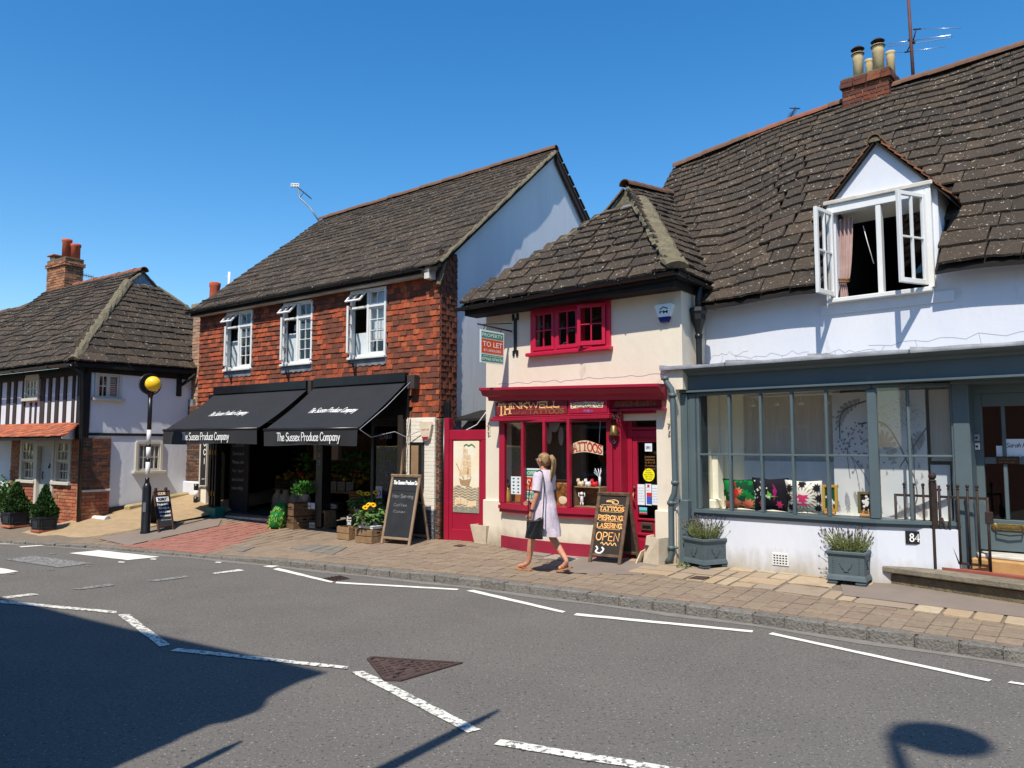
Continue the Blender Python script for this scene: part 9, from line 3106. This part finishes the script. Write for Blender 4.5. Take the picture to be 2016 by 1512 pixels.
N_={
    'pelvis':((0,0,.90),.125),'spine':((.0,0,1.05),.10),'chest':((.0,0,1.24),.115),'neckbase':((.0,0,1.375),.062),'neck':((.02,0,1.44),.046),
    'jaw':((.045,0,1.495),.066),'head':((.03,0,1.545),.084),'crown':((.02,0,1.585),.074),'nose':((.118,-.0,1.535),.016),
    'lsh':((.0,.155,1.335),.05),'lel':((-.015,.225,1.06),.038),'lwr':((.065,.235,.82),.026),'lpalm':((.095,.235,.75),(.036,.018)),
    'rsh':((.0,-.155,1.335),.05),'rel':((.03,-.21,1.08),.038),'rwr':((.27,-.15,.955),.026),'rpalm':((.345,-.135,.935),(.034,.018)),
    'lhip':((.03,.085,.84),.092),'lknee':((.165,.075,.475),.056),'lcalf':((.19,.068,.34),.056),'lank':((.235,.06,.105),.034),'lmid':((.31,.06,.06),.034),'ltoe':((.42,.062,.035),.028),
    'rhip':((-.03,-.085,.84),.092),'rknee':((-.07,-.075,.47),.056),'rcalf':((-.16,-.072,.36),.056),'rank':((-.325,-.07,.155),.034),'rmid':((-.27,-.07,.085),.033),'rtoe':((-.185,-.07,.038),.028),
}
CH_=[['pelvis','spine','chest','neckbase','neck','jaw','head','crown'],['head','nose'],['chest','lsh','lel','lwr','lpalm'],['chest','rsh','rel','rwr','rpalm'],['pelvis','lhip','lknee','lcalf','lank','lmid','ltoe'],['pelvis','rhip','rknee','rcalf','rank','rmid','rtoe']]
for sd,palm,fwd,spread,bend in (('l',Vector((.095,.235,.75)),Vector((.30,-.02,-.95)).normalized(),Vector((.95,0,.3)).normalized(),Vector((-.2,-.9,-.2))),('r',Vector((.345,-.135,.935)),Vector((.93,.1,-.25)).normalized(),Vector((.15,.2,.95)).normalized(),Vector((-.1,.7,-.6)))):
    for k,ln in enumerate((.068,.076,.072,.056)):
        b0=palm+fwd*.02+spread*(.024-.016*k)
        p1_=b0+fwd*ln*.55
        p2_=p1_+(fwd+bend*.45).normalized()*ln*.45
        p3_=p2_+(fwd+bend*.9).normalized()*ln*.3
        for j,p in enumerate((b0,p1_,p2_,p3_)):N_['%sf%d%d'%(sd,k,j)]=(tuple(p),.0088-.0008*j)
        CH_.append(['%sf%d%d'%(sd,k,j) for j in range(4)])
    b0=palm-fwd*.02+spread*.022
    p1_=b0+(spread+fwd*.6).normalized()*.035
    p2_=p1_+(spread*.3+fwd).normalized()*.03
    for j,p in enumerate((b0,p1_,p2_)):N_['%st%d'%(sd,j)]=(tuple(p),.0105-.001*j)
    CH_.append(['%st%d'%(sd,j) for j in range(3)])
me=skin_mesh(N_,CH_)
me.materials.clear();me.materials.append(SKIN)
me.polygons.foreach_set('use_smooth',[True]*len(me.polygons))
body=bpy.data.objects.new('body',me);link(body,per)
# face and ear details
mb=MB()
for s_ in (-1,1):mb.sphere((.103,s_*.03,1.555),.013,.013,.008,8,6)
mb.build('eye',WHITE_PAINT,per)
mb=MB()
for s_ in (-1,1):mb.sphere((.113,s_*.031,1.555),.0055,n=6,m=4)
mb.build('iris',BLUE_INK,per)
mb=MB();mb.sphere((.104,0,1.493),.012,.022,.007,8,6);mb.build('mouth',mat('lip',(176,96,88),rough=.5),per)
mb=MB()
for s_ in (-1,1):mb.sphere((.02,s_*.084,1.54),.022,.01,.032,8,6)
mb.build('ear',SKIN,per)
# hair: cap, swept back strands and ponytail
mb=MB()
n,m=40,18
vs=[]
for i in range(m+1):
    a_=math.pi*.78*i/m
    for k in range(n):
        t=2*math.pi*k/n
        rg=1+.018*math.sin(t*17)+.012*math.sin(t*31+i)
        x,y,z=math.sin(a_)*math.cos(t),math.sin(a_)*math.sin(t),math.cos(a_)
        p=Vector((.005+.099*x*rg,.089*y*rg,1.548+.104*z))
        if p.x>.06 and p.z<1.595:p.x=.06-(p.x-.06)*.2
        if z<-.3 and p.x>-.02:p=Vector((p.x*.6-.02,p.y*.85,p.z+.02))
        vs.append(p)
mb.add(vs,[(i*n+k,i*n+(k+1)%n,(i+1)*n+(k+1)%n,(i+1)*n+k) for i in range(m) for k in range(n)],smooth=True)
r_=random.Random(3)
for k in range(26):
    o_=Vector((0,r_.gauss(0,.016),r_.gauss(0,.012)))
    mb.tube([Vector((-.085,0,1.595))+o_*.5,Vector((-.125,.004,1.60))+o_*.7,Vector((-.165,.008,1.55))+o_,Vector((-.165,.012,1.46))+o_*1.3,Vector((-.15,.016,1.36))+o_*1.3,Vector((-.14+r_.uniform(-.01,.02),.018,1.27+r_.uniform(-.03,.05)))+o_*.6],[.010,.013,.015,.014,.011,.003],6)
mb.build('hair',HAIR,per)
mb=MB();mb.tube([(-.118,.022*math.cos(t*.785),1.602+.022*math.sin(t*.785)) for t in range(9)],.006,5);mb.build('hair_tie',BLACK_INK,per)
mb=MB()
for s_ in (-1,1):
    mb.tube([(.118,s_*.031+.02*math.cos(t*.628),1.553+.016*math.sin(t*.628)) for t in range(11)],.003,4);mb.tube([(.116,s_*.052,1.556),(.06,s_*.085,1.556),(.01,s_*.09,1.55)],.003,4)
mb.tube([(.12,-.011,1.556),(.12,.011,1.556)],.003,4);mb.build('glasses',STEEL,per)
# dress: one lofted garment with short sleeves
rings=[(.50,-.02,.205,.185),(.56,-.02,.20,.19),(.64,-.015,.188,.192),(.74,-.01,.178,.193),(.84,-.01,.165,.188),(.93,-.005,.148,.172),(1.02,0,.128,.152),(1.11,0,.126,.15),(1.2,0,.13,.16),(1.28,0,.128,.175),(1.335,0,.112,.188),(1.37,0,.095,.165),(1.395,.0,.078,.115),(1.41,.002,.068,.082)]
mb=MB()
n=48
vs=[]
for i,(z,cx,a_,b_) in enumerate(rings):
    for k in range(n):
        t=2*math.pi*k/n
        w1_=.007*math.sin(t*11+z*7+math.sin(z*20))*max(0,1.15-z)+.010*math.sin(t*6+z*9)*max(0,(1.0-z))*2+.006*math.sin(t*3-z*16)+.004*math.sin(z*42+t*2)*(1 if .85<z<1.25 else .4)
        flare=(.03*max(0,math.cos(t-math.pi))*max(0,.8-z))*1.6
        vs.append(Vector((cx+(a_+w1_+flare)*math.cos(t),(b_+w1_)*math.sin(t),z+.012*math.cos(t)*(1 if i==0 else 0))))
fs=[(i*n+k,i*n+(k+1)%n,(i+1)*n+(k+1)%n,(i+1)*n+k) for i in range(len(rings)-1) for k in range(n)]
mb.add(vs,fs,smooth=True)
inn=[Vector((p.x*.965,p.y*.965,p.z+.002)) for p in vs[:n]]+[Vector((p.x*.9,p.y*.9,p.z+.12)) for p in vs[:n]]
mb.add(vs[:n]+inn,[((k+1)%n,k,n+k,n+(k+1)%n) for k in range(n)]+[(n+(k+1)%n,n+k,2*n+k,2*n+(k+1)%n) for k in range(n)],smooth=True)
for s_ in (-1,1):
    lo_=Vector((-.008,.222,1.115)) if s_>0 else Vector((.02,-.208,1.13))
    hi_=Vector((0,s_*.14,1.345))
    mb.tube([hi_,hi_.lerp(lo_,.3)+Vector((0,s_*.012,.01)),hi_.lerp(lo_,.65),lo_],[.074,.073,.066,.064],18,caps=False)
    mb.tube([lo_,lo_.lerp(hi_,.2)],[.064,.05],18,caps=False)
mb.build('dress',DRESS,per)
# bag with strap, watch and sandals
mb=MB()
n,m=14,8
vs=[]
for sd in (0,1):
    for i in range(n+1):
        for j in range(m+1):
            x,z=i/n,j/m
            th=.045*(math.sin(math.pi*min(1,max(0,x*.96+.02)))**.4)*(1-.6*z)*(1 if sd else -1)
            X=-.175+.275*x+.02*(1-z)
            Z=.475+(.225+.07*(1-x))*z+.012*math.sin(x*9)*z
            vs.append(Vector((X,.285+th+.006*math.sin(x*14+z*6),Z)))
NN=(n+1)*(m+1)
fs=[]
for sd in (0,1):
    for i in range(n):
        for j in range(m):
            a_=sd*NN+i*(m+1)+j
            f=[a_,a_+m+1,a_+m+2,a_+1]
            fs.append(f if sd==0 else f[::-1])
for i in range(n):fs.append((i*(m+1),NN+i*(m+1),NN+(i+1)*(m+1),(i+1)*(m+1)));fs.append((i*(m+1)+m,(i+1)*(m+1)+m,NN+(i+1)*(m+1)+m,NN+i*(m+1)+m))
for j in range(m):fs.append((j,j+1,NN+j+1,NN+j));fs.append((n*(m+1)+j,NN+n*(m+1)+j,NN+n*(m+1)+j+1,n*(m+1)+j+1))
mb.add(vs,fs,smooth=True)
hbag=tag(empty('handbag',PB,math.atan2(.6,-.8)),'black leather shoulder bag hanging at the hip of the walking woman','handbag')
mb.build('bag_body',LEATHER,hbag)
mb=MB()
mb.tube([(-.165,.285,.765),(-.15,.245,.92),(-.125,.19,1.12),(-.10,.165,1.28),(-.055,.14,1.39),(.0,.125,1.41),(.07,.14,1.36),(.135,.165,1.22),(.14,.19,1.0),(.09,.285,.715)],.008,5)
mb.build('strap',LEATHER,hbag)
mb=MB()
for p in ((-.165,.285,.755),(.09,.285,.71)):mb.tube([Vector(p)+Vector((.012*math.cos(t*.785),0,.012*math.sin(t*.785))) for t in range(9)],.004,4)
mb.tube([(-.15,.33,.74),(.08,.325,.70)],.004,4);mb.build('buckle',BRASS,hbag)
mb=MB();wv_=Vector((.05,.236,.86));dv_=(Vector((.065,.235,.82))-Vector((-.015,.225,1.06))).normalized();mb.tube([wv_-dv_*.01,wv_+dv_*.012],.034,12);mb.build('watch',BROWNWOOD,per)
for nm,heel,toe,y in (('l',Vector((.19,.06,.012)),Vector((.46,.063,.012)),.06),('r',Vector((-.40,-.07,.085)),Vector((-.155,-.07,.012)),-.07)):
    mb=MB()
    d_=toe-heel
    outl=[(-.02,.03),(.1,.036),(.45,.03),(.7,.045),(.9,.04),(1.0,.02)]
    pts=[(t,w) for t,w in outl]+[(t,-w) for t,w in reversed(outl)]
    top_=[heel+d_*t+Vector((0,w,.0)) for t,w in pts]
    mb.add([p+Vector((0,0,.0)) for p in top_]+[p-Vector((0,0,.022)) for p in top_],[tuple(reversed(range(12))),tuple(range(12,24))]+[(i,(i+1)%12,12+(i+1)%12,12+i) for i in range(12)])
    fp=heel+d_*.82+Vector((0,0,.012))
    for s_ in (-1,1):mb.tube([fp+Vector((.0,0,.02)),heel+d_*.62+Vector((0,s_*.03,.05)),heel+d_*.42+Vector((0,s_*.04,.01))],.006,5)
    mb.build('sandal',SANDAL,per)

# ------------------------------------------------------------------ what stands behind the camera and throws its shadow on the road
OF=Frame(-2.6,1.2,-33)
ob,OW=building('house_opposite',OF,'tall brick house on the near side of the street whose roof edge shades the road','house')


def back_to_plane(px,py,F=OF):
    g=on_z(px,py,0)
    t=(F.O-g).dot(F.n)/(-SUN_DIR).dot(F.n)
    p=g-SUN_DIR*t
    return F.loc(p)


SIL=[(0,1176),(83,1195),(167,1217),(250,1237),(333,1254),(472,1284),(560,1304),(646,1324),(594,1341),(555,1359),(530,1374),(522,1390),(508,1401),(469,1407),(428,1420),(400,1434),(361,1450),(344,1460),(240,1505)]
pts=[back_to_plane(*p) for p in SIL]
zl_=pts[0].z
uw=pts[-1].x
poly=[(pts[0].x-12,0),(pts[0].x-12,zl_+.05)]+[(p.x,p.z) for p in pts]+[(uw,0)]
mb=MB();mb.prism(poly, lambda a_,b_,d_:Vector((a_,d_,b_)),-.25,0.0);fw_=mb.build('front_wall',BRICK,ob)
ul=pts[0].x-12
mb=MB();mb.box(ul,uw,-7,-.26,0,zl_-.5);mb.build('body',BRICK,ob)
mb=MB();mb.add([(ul,-.3,zl_-.1),(uw,-.3,zl_-.1),(uw,-3.6,zl_+1.5),(ul,-3.6,zl_+1.5),(uw,-7,zl_-.6),(ul,-7,zl_-.6)],[(0,1,2,3),(3,2,4,5),(0,3,5),(1,4,2)]);mb.build('roof',STONE_SLAB,ob)
for k in range(5):
    for z0 in (1.0,3.6,6.0):
        x=uw-2.2-k*2.6
        mb=MB();mb.bbox(x,x+1.0,-.02,.06,z0,z0+1.5);w_=mb.build('window',WHITE_PAINT,ob)
        mb=MB();mb.box(x+.08,x+.92,.061,.064,z0+.08,z0+1.42);mb.build('pane',BLACK_PAINT,w_)
# projecting poles on its corner
for i,(tip,inner,r_,lab) in enumerate((((981,1399),(760,1512),.05,'long white pole slanting out from the corner of the opposite house'),((476,1459),(372,1511),.035,'short pole on the wall of the opposite house'))):
    g1,g0_=on_z(*tip,0),on_z(*inner,0)
    best= None
    for zz in range(30,100):
        zt_=zz/10
        P1=g1-SUN_DIR*(zt_/-SUN_DIR.z)
        q=proj(P1)
        if q is not None and -80<q[0]<2100 and q[1]>-120: continue
        best=(zt_,P1); break
    zt_,P1=best
    P0=g0_-SUN_DIR*(zt_/-SUN_DIR.z)
    d_=(P0-P1)
    den=d_.dot(OF.n)
    t=(OF.O-P1).dot(OF.n)/den
    t=min(max(t,.8),3.2)
    B_=P1+d_*t
    mb=MB();mb.tube([B_,P1+d_*.35,P1],[r_*1.3,r_,r_*.35],8)
    tag(mb.build('bracket_pole',WHITE_PAINT),lab,'pole')
# street lamp with a round shade, its post behind the camera
gd_,gp_=on_z(1850,1452,0),on_z(1772,1500,0)
back=Vector((-math.sin(SUN_AZ),-math.cos(SUN_AZ),0))
K_=6.3
zr=K_*math.tan(SUN_EL)
base=Vector((gp_.x,gp_.y,0))+back*K_
top_z=zr+(gd_-gp_).dot(-back)*math.tan(SUN_EL)
off=(gd_-gp_)-(-back)*(gd_-gp_).dot(-back)
lampo=empty('street_lamp',base,0,'tall street lamp with a round shade beside the near kerb','street lamp')
c=Vector((off.x,off.y,top_z))
mb=MB();mb.lathe([(.12,0),(.12,1.2),(.075,1.3),(.06,3),(.055,top_z-.45)],10);mb.tube([(0,0,top_z-.5),(0,0,top_z-.1),c*.5+Vector((0,0,top_z*.5+.12)),c+Vector((0,0,.1))],.05,8);mb.build('post',GREY_GREEN,lampo)
mb=MB();mb.lathe([(.0,.16),(.05,.16),(.07,.08),(.2,.04),(.31,-.02),(.30,-.05),(.0,-.03)],22,M=Matrix.Translation(c));mb.build('shade',GREY_GREEN,lampo)
mb=MB();mb.lathe([(.0,.34),(.055,.31),(.05,.22),(.03,.15)],10,M=Matrix.Translation(c));mb.build('finial',GREY_GREEN,lampo)

# the rest of the near side of the street, behind the camera
for k,(x0,y0,L_,d_,h_,m_,lab) in enumerate(((2.5,-7.6,8,7,6.4,CREAM_RENDER,'cream house across the street behind the camera, nearer the street lamp'),(10.2,-12.6,9,7,6.8,BRICK,'brick house across the street behind the camera, farther to the right'))):
    NF=Frame(x0,y0,-33)
    nb_,_w=building('house_opposite',NF,lab,'house')
    mb=MB();mb.box(0,L_,-d_,0,0,h_);mb.build('wall',m_,nb_)
    mb=MB();mb.prism([(-d_-.3,h_),(.3,h_),(-d_/2,h_+2.6)], lambda a_,b_,q_:Vector((q_,a_,b_)),-.2,L_+.2);mb.build('roof',STONE_SLAB,nb_)
    for i in range(3):
        for z0 in (1.0,3.7):
            x=1.0+i*2.4
            mb=MB();mb.bbox(x,x+1.1,-.02,.06,z0,z0+1.5);w_=mb.build('window',WHITE_PAINT,nb_)
            mb=MB();mb.box(x+.08,x+1.02,.061,.064,z0+.08,z0+1.42);mb.build('pane',BLACK_PAINT,w_)
